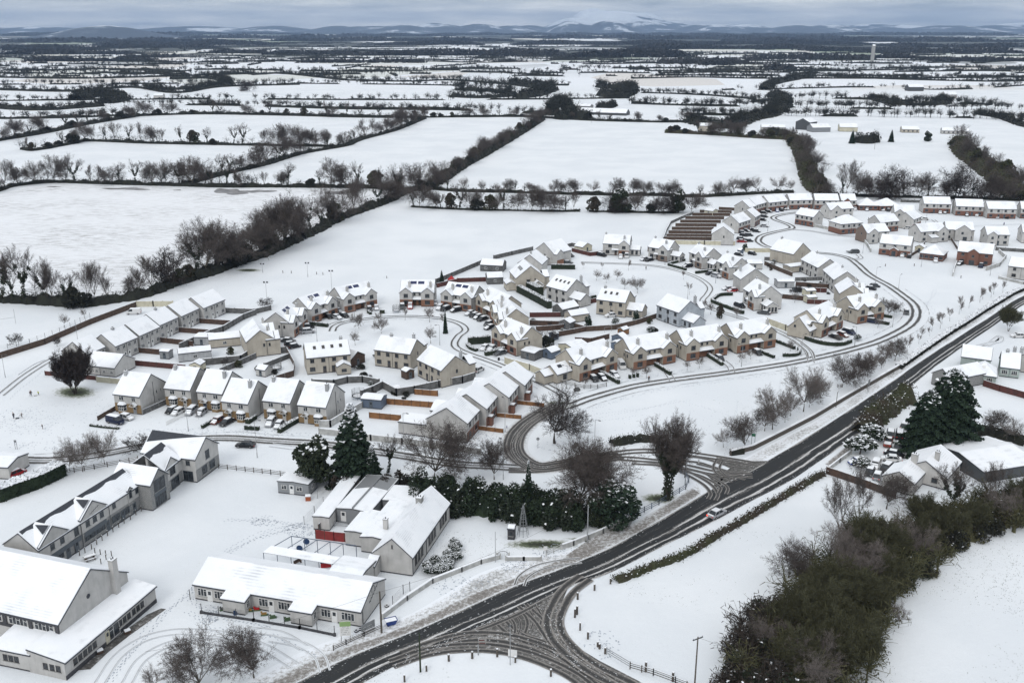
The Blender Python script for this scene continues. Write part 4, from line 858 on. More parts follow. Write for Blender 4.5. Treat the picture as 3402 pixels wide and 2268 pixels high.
class House:
    def __init__(s, name, A, B=None, he=4.9, label='', cat='house', group=None, wall='render_white', lower=None, lh=2.55, fm='window_dark', D=None, org=None, rz=None, W=None, roofm='slate'):
        if org is None:
            a, b_ = P(*A, he), P(*B, he); d = b_ - a; org = (a.x, a.y, 0); rz = math.atan2(d.y, d.x); W = math.hypot(d.x, d.y)
        s.W = W; s.he = he; s.fm = fm; s.e = empty(name, org, rz); tag(s.e, label, cat, group); s.wm = MB(); s.rm = MB(); s.sm = MB(); s.wins = []; s.kids = []
        s.mats = [MT[wall], MT[lower or wall], MT['dark_base']]; s.low = lower; s.lh = lh; s.near = org[1] < 300; s.pending = []; s.roofm = roofm; s.rk = []
    def wf(s, p, q_, z0, z1, low=0, apex=None):
        """wall face from p to q (left to right seen from outside)"""
        (x0, y0), (x1, y1) = p, q_; z = z0
        if low == 1 and s.low: hb = min(s.lh, z1)
        else: hb = 0
        base = min(.25, z1)
        if z0 < .01: s.wm.face([(x0,y0,z0-.15),(x1,y1,z0-.15),(x1,y1,base),(x0,y0,base)], 2); z = base
        if hb > z: s.wm.face([(x0,y0,z),(x1,y1,z),(x1,y1,hb),(x0,y0,hb)], 1); z = hb
        pts = [(x0,y0,z),(x1,y1,z),(x1,y1,z1)]
        if apex: pts.append(((x0+x1)/2 if len(apex) < 2 else x0+(x1-x0)*apex[1], (y0+y1)/2 if len(apex) < 2 else y0+(y1-y0)*apex[1], apex[0]))
        pts.append((x0,y0,z1)); s.wm.face(pts, 1 if (low == 2 and s.low) else 0)
    def slab(s, prof, lo, hi, axis, t=.16, snow=.15, inset=.09, mb=None):
        """roof slab: prof = [(a,z)...] low-ridge-low, extruded lo..hi along axis"""
        def pt(a, z, e): return (e, a, z) if axis == 'x' else (a, e, z)
        def ext(mb, pr, z0, z1, e0, e1, m):
            n = len(pr)
            for i in range(n-1):
                (a, za), (b_, zb) = pr[i], pr[i+1]
                for zz, fl in ((z1, 0), (z0, 1)):
                    f = [pt(a,za+zz,e0), pt(a,za+zz,e1), pt(b_,zb+zz,e1), pt(b_,zb+zz,e0)]; mb.face(f if fl == (axis == 'x') else f[::-1], m)
            for i in (0, n-1):
                a, za = pr[i]; mb.face([pt(a,za+z0,e0), pt(a,za+z0,e1), pt(a,za+z1,e1), pt(a,za+z1,e0)], m)
            for e in (e0, e1):
                mb.face([pt(a,za+z0,e) for a, za in pr] + [pt(a,za+z1,e) for a, za in pr[::-1]], m)
        ext(s.rm, prof, 0, t, lo, hi, 0)
        if snow:
            p2 = list(prof); (a0,z0),(a1,z1) = p2[0], p2[1]; L = math.hypot(a1-a0, z1-z0); k = inset/L; p2[0] = (a0+(a1-a0)*k, z0+(z1-z0)*k)
            (a0,z0),(a1,z1) = p2[-1], p2[-2]; L = math.hypot(a1-a0, z1-z0); k = inset/L; p2[-1] = (a0+(a1-a0)*k, z0+(z1-z0)*k)
            ext(s.sm, p2, t+.002, t+snow, lo+inset, hi-inset, 0)
    def block(s, x0, x1, y0, y1, he=None, axis='x', pitch=36, low='', skip='', roof='gable', over=.3, verge=.14, snow=.15, z0=0, ap=.5, lowall=''):
        he = he or s.he; T = math.tan(R(pitch)); full = {'f':((x0,y0),(x1,y0)), 'r':((x1,y0),(x1,y1)), 'b':((x1,y1),(x0,y1)), 'l':((x0,y1),(x0,y0))}
        span = (y1-y0) if axis == 'x' else (x1-x0); rise = span*ap*T; gab = 'lr' if axis == 'x' else 'fb'
        for k, (p, q_) in full.items():
            if k in skip: continue
            a = None
            if roof == 'gable' and k in gab:
                fr = {'r': ap, 'l': 1-ap, 'f': ap, 'b': 1-ap}[k]; a = (he+rise, fr)
            lw = 1 if k in low else (2 if k in lowall else 0)
            if roof == 'mono' and k in ('l','r'):
                (xa,ya),(xb,yb) = p, q_; hi = he + (y1-y0)*T; za, zb = (he, hi) if k == 'r' else (hi, he)
                s.wm.face([(xa,ya,-.1),(xb,yb,-.1),(xb,yb,zb),(xa,ya,za)], 1 if lw == 2 else 0); continue
            if roof == 'mono' and k == 'b': s.wf(p, q_, z0, he + (y1-y0)*T, lw); continue
            s.wf(p, q_, z0, he, lw, a)
        if roof == 'gable':
            if axis == 'x': pr = [(y0-over, he-over*T), (y0+span*ap, he+rise), (y1+over, he+rise - (y1+over-y0-span*ap)*rise/(span*(1-ap)))]; s.slab(pr, x0-verge, x1+verge, 'x', snow=snow)
            else: pr = [(x0-over, he-over*T), (x0+span*ap, he+rise), (x1+over, he+rise - (x1+over-x0-span*ap)*rise/(span*(1-ap)))]; s.slab(pr, y0-verge, y1+verge*('b' not in skip), 'y', snow=snow)
        elif roof == 'mono':
            s.slab([(y0-over, he-over*T), (y1, he+(y1-y0)*T)], x0-verge, x1+verge, 'x', snow=snow)
        elif roof == 'flat':
            s.rm.box(x0-.12, x1+.12, y0-.12, y1+.12, he, he+.22, 0); s.sm.box(x0-.02, x1+.02, y0-.02, y1+.02, he+.222, he+.22+snow, 0)
        elif roof == 'hip':
            o = over; zb = he-o*T*.6; X0, X1, Y0, Y1 = x0-o, x1+o, y0-o, y1+o; h = min(X1-X0, Y1-Y0)/2; zr = zb + h*T
            r = [(X0+h, (Y0+Y1)/2), (X1-h, (Y0+Y1)/2)] if X1-X0 > Y1-Y0 else [((X0+X1)/2, Y0+h), ((X0+X1)/2, Y1-h)]
            for mb, dz, ins in ((s.rm, 0, 0), (s.sm, .16, .09)):
                c = [(X0+ins, Y0+ins), (X1-ins, Y0+ins), (X1-ins, Y1-ins), (X0+ins, Y1-ins)]; zt = zb + dz + (.15 if ins == 0 else .14 if snow else 0); zl = zb + dz
                rr_ = [(a, b_, zr+dz+.15) for a, b_ in r]; cc = [(a, b_, zt) for a, b_ in c]
                if X1-X0 > Y1-Y0: fs = [[cc[0],cc[1],rr_[1],rr_[0]],[cc[1],cc[2],rr_[1]],[cc[2],cc[3],rr_[0],rr_[1]],[cc[3],cc[0],rr_[0]]]
                else: fs = [[cc[0],cc[1],rr_[0]],[cc[1],cc[2],rr_[1],rr_[0]],[cc[2],cc[3],rr_[1]],[cc[3],cc[0],rr_[0],rr_[1]]]
                for f in fs: mb.face(f, 0)
                for i in range(4):
                    a, b_ = c[i], c[(i+1) % 4]; mb.face([(*a,zl),(*b_,zl),(*b_,zt),(*a,zt)], 0)
                mb.face([(*p,zl) for p in c[::-1]], 0)
        return he + rise
    def win(s, x, y, d, z, w, h, kind='w2', fm=None):
        s.wins.append((x, y, d, z, w, h, kind, fm or s.fm))
    def row(s, d, fixed, us, z, w, h, kind='w2', fm=None):
        for u in us: s.win(*((u, fixed) if d in 'fb' else (fixed, u)), d, z, w, h, kind, fm)
    def chimney(s, x, y, zt, w=.9, dd=.55, m='render_white', zb=None):
        q = MB(); zb = zb if zb is not None else zt-2.2; q.box(x-w/2, x+w/2, y-dd/2, y+dd/2, zb, zt, 0); q.box(x-w/2-.06, x+w/2+.06, y-dd/2-.06, y+dd/2+.06, zt, zt+.1, 1)
        n = 2 if w > .8 else 1
        for i in range(n):
            xx = x + (i-(n-1)/2)*.4; q.tube((xx,y,zt+.1), (xx,y,zt+.45), .12, .1, 6, 2, True)
        q.box(x-w/2+.02, x+w/2-.02, y-dd/2+.02, y+dd/2-.02, zt+.1, zt+.17, 3)
        s.rk.append(('chimney', q, [MT[m], MT['concrete'], MT['slate'], MT['roof_snow']]))
    def on_slope(s, name, x0, x1, y0, y1, yref, zref, pitch, m, axis='x', sgn=1, bare=0, lift=.36):
        """panel lying on a roof slope; (y0,y1) measured horizontally, zref = eave height at yref"""
        T = math.tan(R(pitch)); q = MB()
        def pt(x, y, dz): 
            z = zref + (y-yref)*T*sgn + lift + dz
            return (x, y, z) if axis == 'x' else (y, x, z)
        a = [pt(x0,y0,0),pt(x1,y0,0),pt(x1,y1,0),pt(x0,y1,0)]; b_ = [pt(x0,y0,.08),pt(x1,y0,.08),pt(x1,y1,.08),pt(x0,y1,.08)]
        q.face(b_); 
        for i in range(4): j = (i+1) % 4; q.face([a[i], a[j], b_[j], b_[i]])
        s.rk.append((name, q, [MT[m]]))
    def part(s, name, q, mats): s.kids.append((name, q, mats))
    def done(s):
        s.wm.build('wall', s.mats, s.e)
        r = s.rm.build('roof', MT[s.roofm], s.e) if s.rm.f else None
        if s.sm.f: s.sm.build('snow_cover', MT['roof_snow'], r)
        for n, q, m_ in s.rk: q.build(n, m_, r)
        for n, q, m_ in s.kids: q.build(n, m_, s.e)
        for x, y, d, z, w, h, kind, fm in s.wins:
            nr = s.near; f_, g_, si_ = win_mesh(w, h, kind, fm, nr)
            o = link('door' if kind == 'door' else ('skylight' if kind == 'roof' else 'window'), f_, s.e if kind != 'roof' else r, (x, y, z), DIR[d] if isinstance(d, str) else d)
            if g_: link('pane', g_, o)
            if si_: link('sill', si_, o)
        return s.e
def pipe(h, pts, m='metal_dark'):
    q = MB(); 
    for i in range(len(pts)-1): q.tube(pts[i], pts[i+1], .05, .05, 5)
    h.part('downpipe', q, [MT[m]])
def cast(front, back, W, he, side='L'):
    f = P(*front, he); b_ = P(*back, he); d = (b_-f); D = math.hypot(d.x, d.y); y = Vector((d.x/D, d.y/D)); x = Vector((y.y, -y.x)); o = Vector((f.x, f.y))
    if side == 'R': o = o - x*W
    return (o.x, o.y, 0), math.atan2(x.y, x.x), W, D
# --- row of seven detached style houses with brown brick fronts
def detached(A, B, label, chim, bay, doorm='render_white', D=10.6):
    h = House('detached_house', A, B, 4.9, label, 'house', 'cream detached houses with brown brick fronts', 'render_white', 'brick_brown', fm='window_white'); W = h.W
    rz = h.block(0, W, 0, D, axis='x', pitch=37, low='f', over=.35)
    b0 = (1.0 if bay == 'L' else W-3.4); d0 = (W-2.3 if bay == 'L' else 1.5)
    h.win(b0+1.2-.1 if bay == 'L' else W-2.1, 0, 'f', 3.35, 1.35, 1.15, 'w2'); h.win(W-2.0 if bay == 'L' else 2.0, 0, 'f', 3.35, 1.15, 1.15, 'w2')
    q = MB(); x0, x1 = b0, b0+2.4; pr = [(x0,0),(x0+.45,-.8),(x1-.45,-.8),(x1,0)]
    for i in range(3): (a, c), (e, g) = pr[i], pr[i+1]; q.face([(a,c,0),(e,g,0),(e,g,.75),(a,c,.75)], 1); q.face([(a,c,.75),(e,g,.75),(e,g,2.25),(a,c,2.25)], 0); 
    for i in range(3):
        (a, c), (e, g) = pr[i], pr[i+1]; L = math.hypot(e-a, g-c); nx_, ny_ = (g-c)/L, -(e-a)/L; k = 3 if i == 1 else 1
        for j in range(k):
            for z0, z1 in ((.88,1.55),(1.65,2.15)):
                u0, u1 = (j+.12)/k, (j+.88)/k; q.face([(a+(e-a)*u0+nx_*.015, c+(g-c)*u0+ny_*.015, z0),(a+(e-a)*u1+nx_*.015, c+(g-c)*u1+ny_*.015, z0),(a+(e-a)*u1+nx_*.015, c+(g-c)*u1+ny_*.015, z1),(a+(e-a)*u0+nx_*.015, c+(g-c)*u0+ny_*.015, z1)], 2)
    h.part('bay_window', q, [MT['window_white'], MT['brick_brown'], MT['glass']])
    q = MB(); o = [(x0-.15,.0),(x0+.35,-1.0),(x1-.35,-1.0),(x1+.15,.0)]; t2 = [(x0+.5,0),(x0+.75,-.25),(x1-.75,-.25),(x1-.5,0)]
    for i in range(3):
        q.face([(*o[i],2.25),(*o[i+1],2.25),(*t2[i+1],2.95),(*t2[i],2.95)], 0); q.face([(o[i][0]*.97+.03*(x0+1.2),o[i][1]*.9-.02,2.40),(o[i+1][0]*.97+.03*(x0+1.2),o[i+1][1]*.9-.02,2.40),(*t2[i+1],3.02),(*t2[i],3.02)], 1)
        q.face([(*o[i],2.1),(*o[i+1],2.1),(*o[i+1],2.3),(*o[i],2.3)], 0)
    q.face([(x,y,3.0) for x, y in t2], 1); h.part('bay_roof', q, [MT['slate'], MT['roof_snow']])
    h.win(d0+.45, 0, 'f', .05, .95, 2.05, 'door', doorm)
    q = MB()
    for sg in (-1, 1):
        q.face([(d0+.45,-1.0,3.15),(d0+.45,.0,3.15),(d0+.45+sg*.95,.0,2.35),(d0+.45+sg*.95,-1.0,2.35)], 0); q.face([(d0+.45,-.96,3.27),(d0+.45,.0,3.27),(d0+.45+sg*.88,.0,2.51),(d0+.45+sg*.88,-.96,2.51)], 1)
        q.beam((d0+.45, -1.0, 0), (d0+.45+sg*.95, -1.0, 0), .08, 2.3, 2.42, 2); q.tube((d0+.45,-1.02,3.1), (d0+.45+sg*.98,-1.02,2.3), .06, .06, 4, 2); q.tube((d0+.45+sg*.7,-.9,2.35), (d0+.45+sg*.7,-.02,1.6), .05, .05, 4, 2)
    h.part('porch_canopy', q, [MT['slate'], MT['roof_snow'], MT['window_white']])
    h.row('r', W, [6.6], 3.4, .6, .95, 'w1'); h.row('r', W, [8.2], 3.5, .5, .8, 'w1'); h.row('r', W, [7.2], .9, .5, .9, 'w1')
    pipe(h, [(W+.08, 5.4, .1), (W+.08, 5.4, 7.0)]); cx = W-1.2 if chim == 'R' else .9
    h.chimney(cx, 3.6 if chim == 'R' else 4.4, rz+.55, .75, .75, 'render_grey', rz-1.9); h.done()
LB = 'cream house with brown brick ground floor, '
detached((377,1307),(464,1317), LB+'at the left end beside the green', 'L', 'L', 'metal_grey')
detached((546,1288),(632,1296), LB+'second from the left in the front row', 'L', 'L')
detached((654,1299),(739,1308), LB+'with a purple door, third in the front row', 'R', 'R', 'metal_blue')
detached((736,1331),(824,1341), LB+'fourth in the front row, porch lamp lit', 'R', 'R', 'metal_grey')
detached((873,1329),(964,1339), LB+'fifth in the front row between parked cars', 'L', 'L')
detached((989,1343),(1083,1353), LB+'last of the front row, beside the tall fir', 'R', 'R')
# --- twin-gabled semi-detached pairs
def twin(label, A=None, B=None, cst=None, he=4.9, D=9.6, wall='render_cream', low='brick_orange', solar=0, group='semi-detached pairs with two front gables', skl=0, annex=None, chim=1, gw=4.5, p=1.5):
    if cst: org, rz, W, Dd = cast(*cst); h = House('semi_detached_pair', None, None, he, label, 'house', group, wall, low, org=org, rz=rz, W=W); D = min(D, max(8.0, Dd-0.2))
    else: h = House('semi_detached_pair', A, B, he, label, 'house', group, wall, low)
    W = h.W; gw = min(gw, W*.37)
    rz = h.block(0, W, p, D, axis='x', pitch=37, low='f')
    for x0 in (0, W-gw):
        zr = h.block(x0, x0+gw, 0, p, axis='y', pitch=38, low='f', skip='b', over=.25)
        h.slab([(x0-.25, he-.25*math.tan(R(38))), (x0+gw/2, zr), (x0+gw+.25, he-.25*math.tan(R(38)))], p, p+gw*.62, 'y')
        xc = x0+gw/2; h.win(xc, 0, 'f', 3.25, 1.5, 1.35, 'w3'); h.win(xc, 0, 'f', .85, 1.75, 1.4, 'w3')
    m0, m1 = gw, W-gw
    h.win((m0+m1)/2-.9, p, 'f', 3.7, .7, .8, 'w1'); h.win((m0+m1)/2+.9, p, 'f', 3.7, .7, .8, 'w1')
    h.win(m0+.7, p, 'f', .05, .95, 2.1, 'door', 'wood_dark'); h.win(m1-.7, p, 'f', .05, .95, 2.1, 'door', 'wood_dark')
    q = MB(); T = .45
    q.face([(m0+.02,.1,2.45),(m1-.02,.1,2.45),(m1-.02,p,2.45+(p-.1)*T),(m0+.02,p,2.45+(p-.1)*T)], 0); q.box(m0+.02, m1-.02, .08, .12, 2.3, 2.47, 0)
    q.face([(m0+.06,.16,2.62),(m1-.06,.16,2.62),(m1-.06,p,2.62+(p-.16)*T),(m0+.06,p,2.62+(p-.16)*T)], 1); q.face([(m0+.06,.16,2.5),(m1-.06,.16,2.5),(m1-.06,.16,2.62),(m0+.06,.16,2.62)], 1)
    h.part('porch_roof', q, [MT['slate'], MT['roof_snow']])
    for sd_, xx in (('l', 0), ('r', W)):
        h.row(sd_, xx, [p+1.6, p+3.2], 3.0, .55, .95, 'w1')
    pipe(h, [(-.08, p+2.4, 4.6), (-.08, p+2.4, .4)]); pipe(h, [(W+.08, .5, 4.6), (W+.08, .5, .4)])
    if chim:
        h.chimney(gw*.72, p+1.4, rz+.15, .8, .6, 'render_white', rz-3.0); h.chimney(W-gw*.3, p+1.4, rz+.15, .8, .6, 'render_white', rz-3.0)
    for k in range(solar):
        x0 = W/2 - 2.6 + k*2.7; h.on_slope('solar_panel', x0, x0+2.2, p+2.5, p+3.5, p, he, 37, 'solar', lift=.24)
    if annex: annex(h)
    h.done(); return h
def ann_left(h):
    h.block(-5.6, 0, 3.0, 8.6, 2.7, 'x', 34, skip='r'); h.win(-2.5, 3.0, 'f', .7, 1.6, 1.5, 'w3'); h.block(-8.8, -5.6, 4.6, 8.2, 2.5, 'x', 32, skip='r')
    h.on_slope('skylight', -3.8, -2.4, 4.3, 5.1, 3.0, 2.7, 34, 'slate')
def ann_dorm(h):
    h.block(-4.6, 0, 2.0, 9.2, 2.9, 'x', 45, skip='r'); h.win(-2.2, 2.0, 'f', .9, 1.1, 1.2, 'w2'); h.block(-3.2, -1.2, 2.6, 4.6, 4.6, 'y', 35, low='', skip='b', over=.15, verge=.1, z0=3.2); h.win(-2.2, 2.6, 'f', 3.7, .9, .8, 'w2'); h.win(-4.6, 6.8, 'l', 3.3, .7, .8, 'w1')
G4 = 'cream pair with twin gables and orange brick, '
twin(G4+'leftmost of four along the estate road', (1926,1214), (2052,1176), annex=ann_left)
twin(G4+'second of four along the estate road', (2106,1177), (2247,1151))
twin(G4+'third of four along the estate road', (2283,1148.5), (2419,1127))
twin(G4+'rightmost of four along the estate road', (2451,1124), (2580,1102))
twin('cream pair with dormered side annex on the corner by the curved hedge', (2733,1074), (2804,1041), low='brick_red', annex=ann_dorm)
SP = 'pair with two blue solar panels, '
twin('cream '+SP+'nearest the white van in the cul-de-sac', (975,1073), (1020,1036), wall='render_white', solar=2)
twin('pale '+SP+'second along the cul-de-sac', (1034.6,1029), (1120,1000), wall='render_white', solar=2)
twin('grey-white '+SP+'third along the cul-de-sac', (1142.6,996), (1252,973), wall='render_white', solar=2)
twin('white '+SP+'squarely facing the round green', (1327,973), (1440,974), wall='render_white', solar=2)
twin('white pair with scattered solar panels at the bend of the round green', (1463.5,977), (1565,992), wall='render_white', solar=2)
twin('cream pair behind the row of parked cars east of the round green', (1580,990), (1650,1022), low='brick_orange', wall='render_cream')
twin('cream pair turned end-on between the parked cars and back gardens', cst=((1658,1062),(1762,1055),12.5,4.9,'R'))
twin('cream pair with red brick beside the dark clipped hedge', (1633,1097), (1715,1132), low='brick_red')
twin('cream pair turned end-on beside the white van', cst=((930,1124),(813,1138),13,4.9,'L'), chim=1)
twin('cream pair turned end-on above the blue bin', cst=((2852,1030),(2772,1004),12,4.9,'L'))
twin('cream pair with dark solar panels above the big bend', cst=((2887,979),(2784,975),11,4.9,'L'), solar=2)
# --- plain two-storey blocks seen from behind or end-on
def plain(label, A=None, B=None, D=8.5, he=4.9, wall='render_white', low=None, lowf='', group=None, name='house', cst=None, axis='x', pitch=35, n=4, fm='window_dark', roof='gable', chim=(), sky=0, extra=None, up=(1.1,1.1), dn=(1.5,1.2), lh=2.55, doors=1, front=True, gwin=True, cat='house', lowall=''):
    if cst: org, rz, W, Dd = cast(*cst); D = Dd; h = House(name, None, None, he, label, cat, group, wall, low, lh=lh, org=org, rz=rz, W=W, fm=fm)
    else: h = House(name, A, B, he, label, cat, group, wall, low, lh=lh, fm=fm)
    W = h.W; h.D = D; zr = h.block(0, W, 0, D, axis=axis, pitch=pitch, low=lowf, roof=roof, lowall=lowall)
    if front and n:
        two = he > 4
        for i in range(n):
            x = W*(i+.5)/n
            if two: h.win(x, 0, 'f', he-1.55, *up, 'w2')
            if doors and n > 2 and i in (1, 2) and (i == 1 or n == 4): h.win(x + (.3 if i == 1 else -.3), 0, 'f', .05, .95, 2.1, 'door')
            else: h.win(x, 0, 'f', .9, *dn, 'w3')
    if gwin and he > 4:
        h.win(W, D*.55, 'r', he-1.6, .6, 1.0, 'w1'); h.win(0, D*.45, 'l', he-1.6, .6, 1.0, 'w1')
    for (cx, cy) in chim: h.chimney(W*cx, D*cy, zr+.7, .9, .6, 'render_grey', zr-1.6)
    for k in range(sky): h.on_slope('skylight', W*(.18+.2*k), W*(.18+.2*k)+.8, D*.24, D*.24+.9, 0, he, pitch, 'window_dark')
    if extra: extra(h)
    pipe(h, [(W*.5, -.08, he-.2), (W*.5, -.08, .4)] if front else [(W+.08, D*.3, he), (W+.08, D*.3, .4)])
    h.done(); return h
g = 'plain white terrace seen from its back gardens'
for i, (a, c) in enumerate([((288,1177),(348,1152)),((382,1151),(455,1121)),((462,1116),(529,1086)),((529,1081),(590,1054)),((601,1051),(659,1025)),((675,1024),(746,995))]):
    plain(f'plain white semi-detached block, {ordw(i)} from the left in the stepped row', a, c, 8.8, wall='render_white', group=g, name='semi_detached_block', chim=((.5,.5),) if i in (1,3) else (), fm='window_white', n=4)
def lean(h):
    h.block(h.W-4.2, h.W-.4, -3.0, 0, 2.4, 'y', 28, skip='b', over=.2); h.win(h.W-2.3, -3.0, 'f', .9, 1.4, .9, 'w3')
plain('cream pair with four skylights and a small garden room', (1018,1190), (1163.5,1176), 8.2, wall='render_cream', n=4, sky=4, extra=lean, name='semi_detached_block', chim=((.85,.6),))
def wingback(h): h.block(h.W-.05-4.4, h.W-.02, h.D, h.D+2.2, h.he, 'y', 36, skip='f'); h.chimney(h.W-2.6, h.D-.9, h.he+3.3, .7, .7, 'render_grey', h.he+1)
plain('cream pair seen from behind, left of the other beside the round green', (1243.5,1161), (1363,1176.5), 8.4, wall='render_cream', n=4, name='semi_detached_block', chim=((.3,.5),), extra=wingback)
plain('cream pair seen from behind at an angle beside the estate bend', (1386.5,1194), (1467,1232), 9.0, wall='render_cream', n=4, name='semi_detached_block', extra=wingback)
def new_ext(h):
    h.block(.6, h.W-1.0, h.D, h.D+4.6, 2.7, 'y', 22, skip='f', roof='gable'); 
    for u in (.25, .72): 
        q = MB(); x = h.W*u; q.box(x-.7, x+.7, -1.0, 0, 0, 2.35, 0); q.box(x-.85, x+.85, -1.15, -.0, 2.352, 2.5, 1); q.box(x-.75, x+.75, -1.05, -.0, 2.502, 2.62, 2); h.part('porch', q, [MT['brick_red'], MT['fascia'], MT['roof_snow']]) if u < .5 else None
gn = 'new white pairs with red brick ground floors'
for i, (a, c) in enumerate([((1551,1407),(1591,1363)),((1615,1359),(1650,1318)),((1688.6,1321),(1721,1281)),((1741,1281),(1769.5,1246))]):
    def ex0(h):
        h.block(-.0+.4, 6.2, h.D, h.D+7.5, 2.9, 'x', 3, skip='f', roof='flat'); 
    plain(f'new white house with brick front, {ordw(i)} from the front of the stepped row', a, c, 10.0, wall='render_white', low='brick_red', lowf='f', group=gn, n=2, pitch=33, doors=0, name='new_house', fm='window_dark', extra=ex0 if i == 0 else new_ext)
plain('low white bungalow behind the huge many-stemmed tree', (282,1212), (381,1223), 8.6, 2.7, wall='render_white', n=4, pitch=30, name='bungalow', fm='window_white', doors=0, dn=(.9,.9))
# --- houses round the inner green
def gabled(label, A, B, D=8.2, he=4.9, wall='render_white', low='brick_orange', sun=1, wside='R', gw=4.4, group='detached houses around the inner green', p=1.4, chim=1):
    h = House('detached_house', A, B, he, label, 'house', group, wall, low); W = h.W; gw = min(gw, W*.5)
    zr = h.block(0, W, p, D+p, axis='x', pitch=37); x0 = W-gw if wside == 'R' else 0
    z2 = h.block(x0, x0+gw, 0, p, axis='y', pitch=40, low='f', skip='b'); T4 = math.tan(R(40)); h.slab([(x0-.25, he-.25*T4), (x0+gw/2, z2), (x0+gw+.25, he-.25*T4)], p, p+gw*.6, 'y')
    h.win(x0+gw/2, 0, 'f', 3.2, 1.5, 1.3, 'w3'); h.win(x0+gw/2, 0, 'f', .8, 1.7, 1.4, 'w3')
    r0, r1 = (0, W-gw) if wside == 'R' else (gw, W)
    h.win((r0+r1)/2-.4, p, 'f', 3.4, 1.5, 1.2, 'w3'); h.win(r0+(r1-r0)*.3, p, 'f', .8, 1.6, 1.4, 'w3'); h.win(r0+(r1-r0)*.8, p, 'f', .05, .95, 2.1, 'door', 'wood_dark')
    q = MB(); a, b_ = r0+(r1-r0)*.55, r1; q.face([(a,.2,2.4),(b_,.2,2.4),(b_,p,2.9),(a,p,2.9)], 0); q.face([(a+.05,.25,2.52),(b_,.25,2.52),(b_,p,3.02),(a+.05,p,3.02)], 1); h.part('porch_roof', q, [MT['slate'], MT['roof_snow']])
    h.row('r', W, [p+1.8, p+4.4], 3.2, .6, .95, 'w1')
    if sun: h.block(W, W+4.4, p+1.2, p+5.4, 2.5, 'x', 33, skip='l', over=.2); h.row('f', p+1.2, [W+1.2, W+3.0], .6, 1.0, 1.6, 'w2'); h.row('r', W+4.4, [p+2.2, p+3.4, p+4.6], .6, .8, 1.6, 'w1')
    if chim: h.chimney(W-gw/2-.2 if wside == 'R' else gw/2, p+1.6, zr+.2, .8, .6, 'render_grey', zr-2.6); h.chimney(.7, p+D/2, zr+.7, .8, .6, 'render_grey', zr-1.2)
    h.done()
gabled('detached white house with stone-faced gable at the top left of the inner green', (2149,822), (2217,833), low='brick_dark')
gabled('detached cream house with grey stone gable, second right of the green', (2281,839), (2332,856), low='brick_dark')
gabled('detached house with orange brick gable and sunroom by the silver car', (2372,869), (2422,889))
gabled('detached house with orange brick gable and five-windowed sunroom above the dark hedge', (2458,960), (2506,987), D=9)
gabled('white house with big dark solar array at the top of the inner green', (2001.6,811), (2090,815.5), sun=1)
plain('white house turned gable-end between two brick-gabled neighbours', cst=((2462,928),(2554,925),8,4.9,'R'), wall='render_white', n=2, front=False, chim=((.5,.1),))
def annr(h): h.block(h.W, h.W+5.5, 1.4, 6.4, 2.6, 'x', 34, skip='l'); h.row('f', 1.4, [h.W+1.4, h.W+3.6], .7, 1.0, 1.4, 'w2'); h.block(h.W-4.0, h.W-.02, h.D, h.D+2.0, h.he, 'y', 37, skip='f')
plain('large blue-grey house seen from behind with a corner sunroom', (2182.4,1013), (2257,1039), 9, wall='render_blue', n=3, extra=annr, chim=((.85,.9),))
def solstrip(h):
    annr(h); h.on_slope('solar_panel', 1.0, h.W-1.6, .9, 2.3, 0, h.he, 35, 'fascia', lift=.22)
plain('cream house with a long dark solar strip above the white saloon', (1982,994), (2078,1006), 8.4, 5.2, wall='render_cream', n=3, sky=3, extra=solstrip, chim=((.15,.5),))
plain('grey-stained house with six skylights behind the dark hedges', (1816,950), (1883,968), 9.5, 5.0, wall='render_white', n=3, sky=4, extra=annr, chim=((.95,.8),))
def biggab(h):
    h.block(-3.2, 0, 1.5, 7, 2.6, 'y', 25, skip='r'); h.block(h.W*.52, h.W*.92, -2.2, 0, 2.3, 'y', 38, skip='b', over=.2); h.block(h.W, h.W+2.2, 2, 8, h.he-.4, 'x', 30, skip='l'); h.win(h.W*.3, 0, 'f', .7, 1.5, 1.1, 'w3'); h.win(h.W*.42, 0, 'f', 3.1, 1.3, 1.3, 'w3'); h.win(h.W*.66, 0, 'f', 4.1, .5, .6, 'w1')
    for k in range(4): h.on_slope('skylight', 3+k*1.4, 3.7+k*1.4, 2.2, 3.2, 0, h.he, 38, 'window_dark', 'y')
plain('big cream gable-fronted house with four skylights in its left slope', (1715,925), (1810,920), 11.5, 5.0, wall='render_cream', axis='y', n=0, pitch=38, extra=biggab)
plain('pale gable-ended house with one skylight behind the big cream one', cst=((1799,880),(1720,875),10,4.8,'L'), wall='render_white', n=2, pitch=36, front=False, chim=((.2,.5),))
def ann11(h): h.block(0, 4.2, -1.8, 0, h.he, 'y', 38, low='f', skip='b'); h.block(-3.8, 0, 2.2, 6.4, 2.5, 'y', 33, skip='r', over=.2); h.on_slope('bare_slates', 4, 9, h.D*.5-2.6, h.D*.5-.2, 0, h.he, 36, 'slate', lift=.2)
plain('white house with a bare slate patch at the field corner', cst=((1840,845),(1775,832),11,4.8,'L'), wall='render_white', low='brick_orange', n=2, pitch=36, front=False, extra=ann11)
def an2(h): pass
plain('white house end at the bottom of the garden row, seen from behind', (2735,897), (2772,930), 8.6, wall='render_white', n=4, name='semi_detached_block', chim=((.6,.5),))
plain('white block seen from behind, middle of the garden row', (2661.6,862), (2719,890), 8.8, wall='render_white', n=4, name='semi_detached_block', chim=((.3,.5),))
plain('cream gable-end house at the top of the garden row', (2637,845), (2693,834), 12, 4.9, wall='render_cream', axis='y', n=0, pitch=36, gwin=False, chim=((.5,.9),))
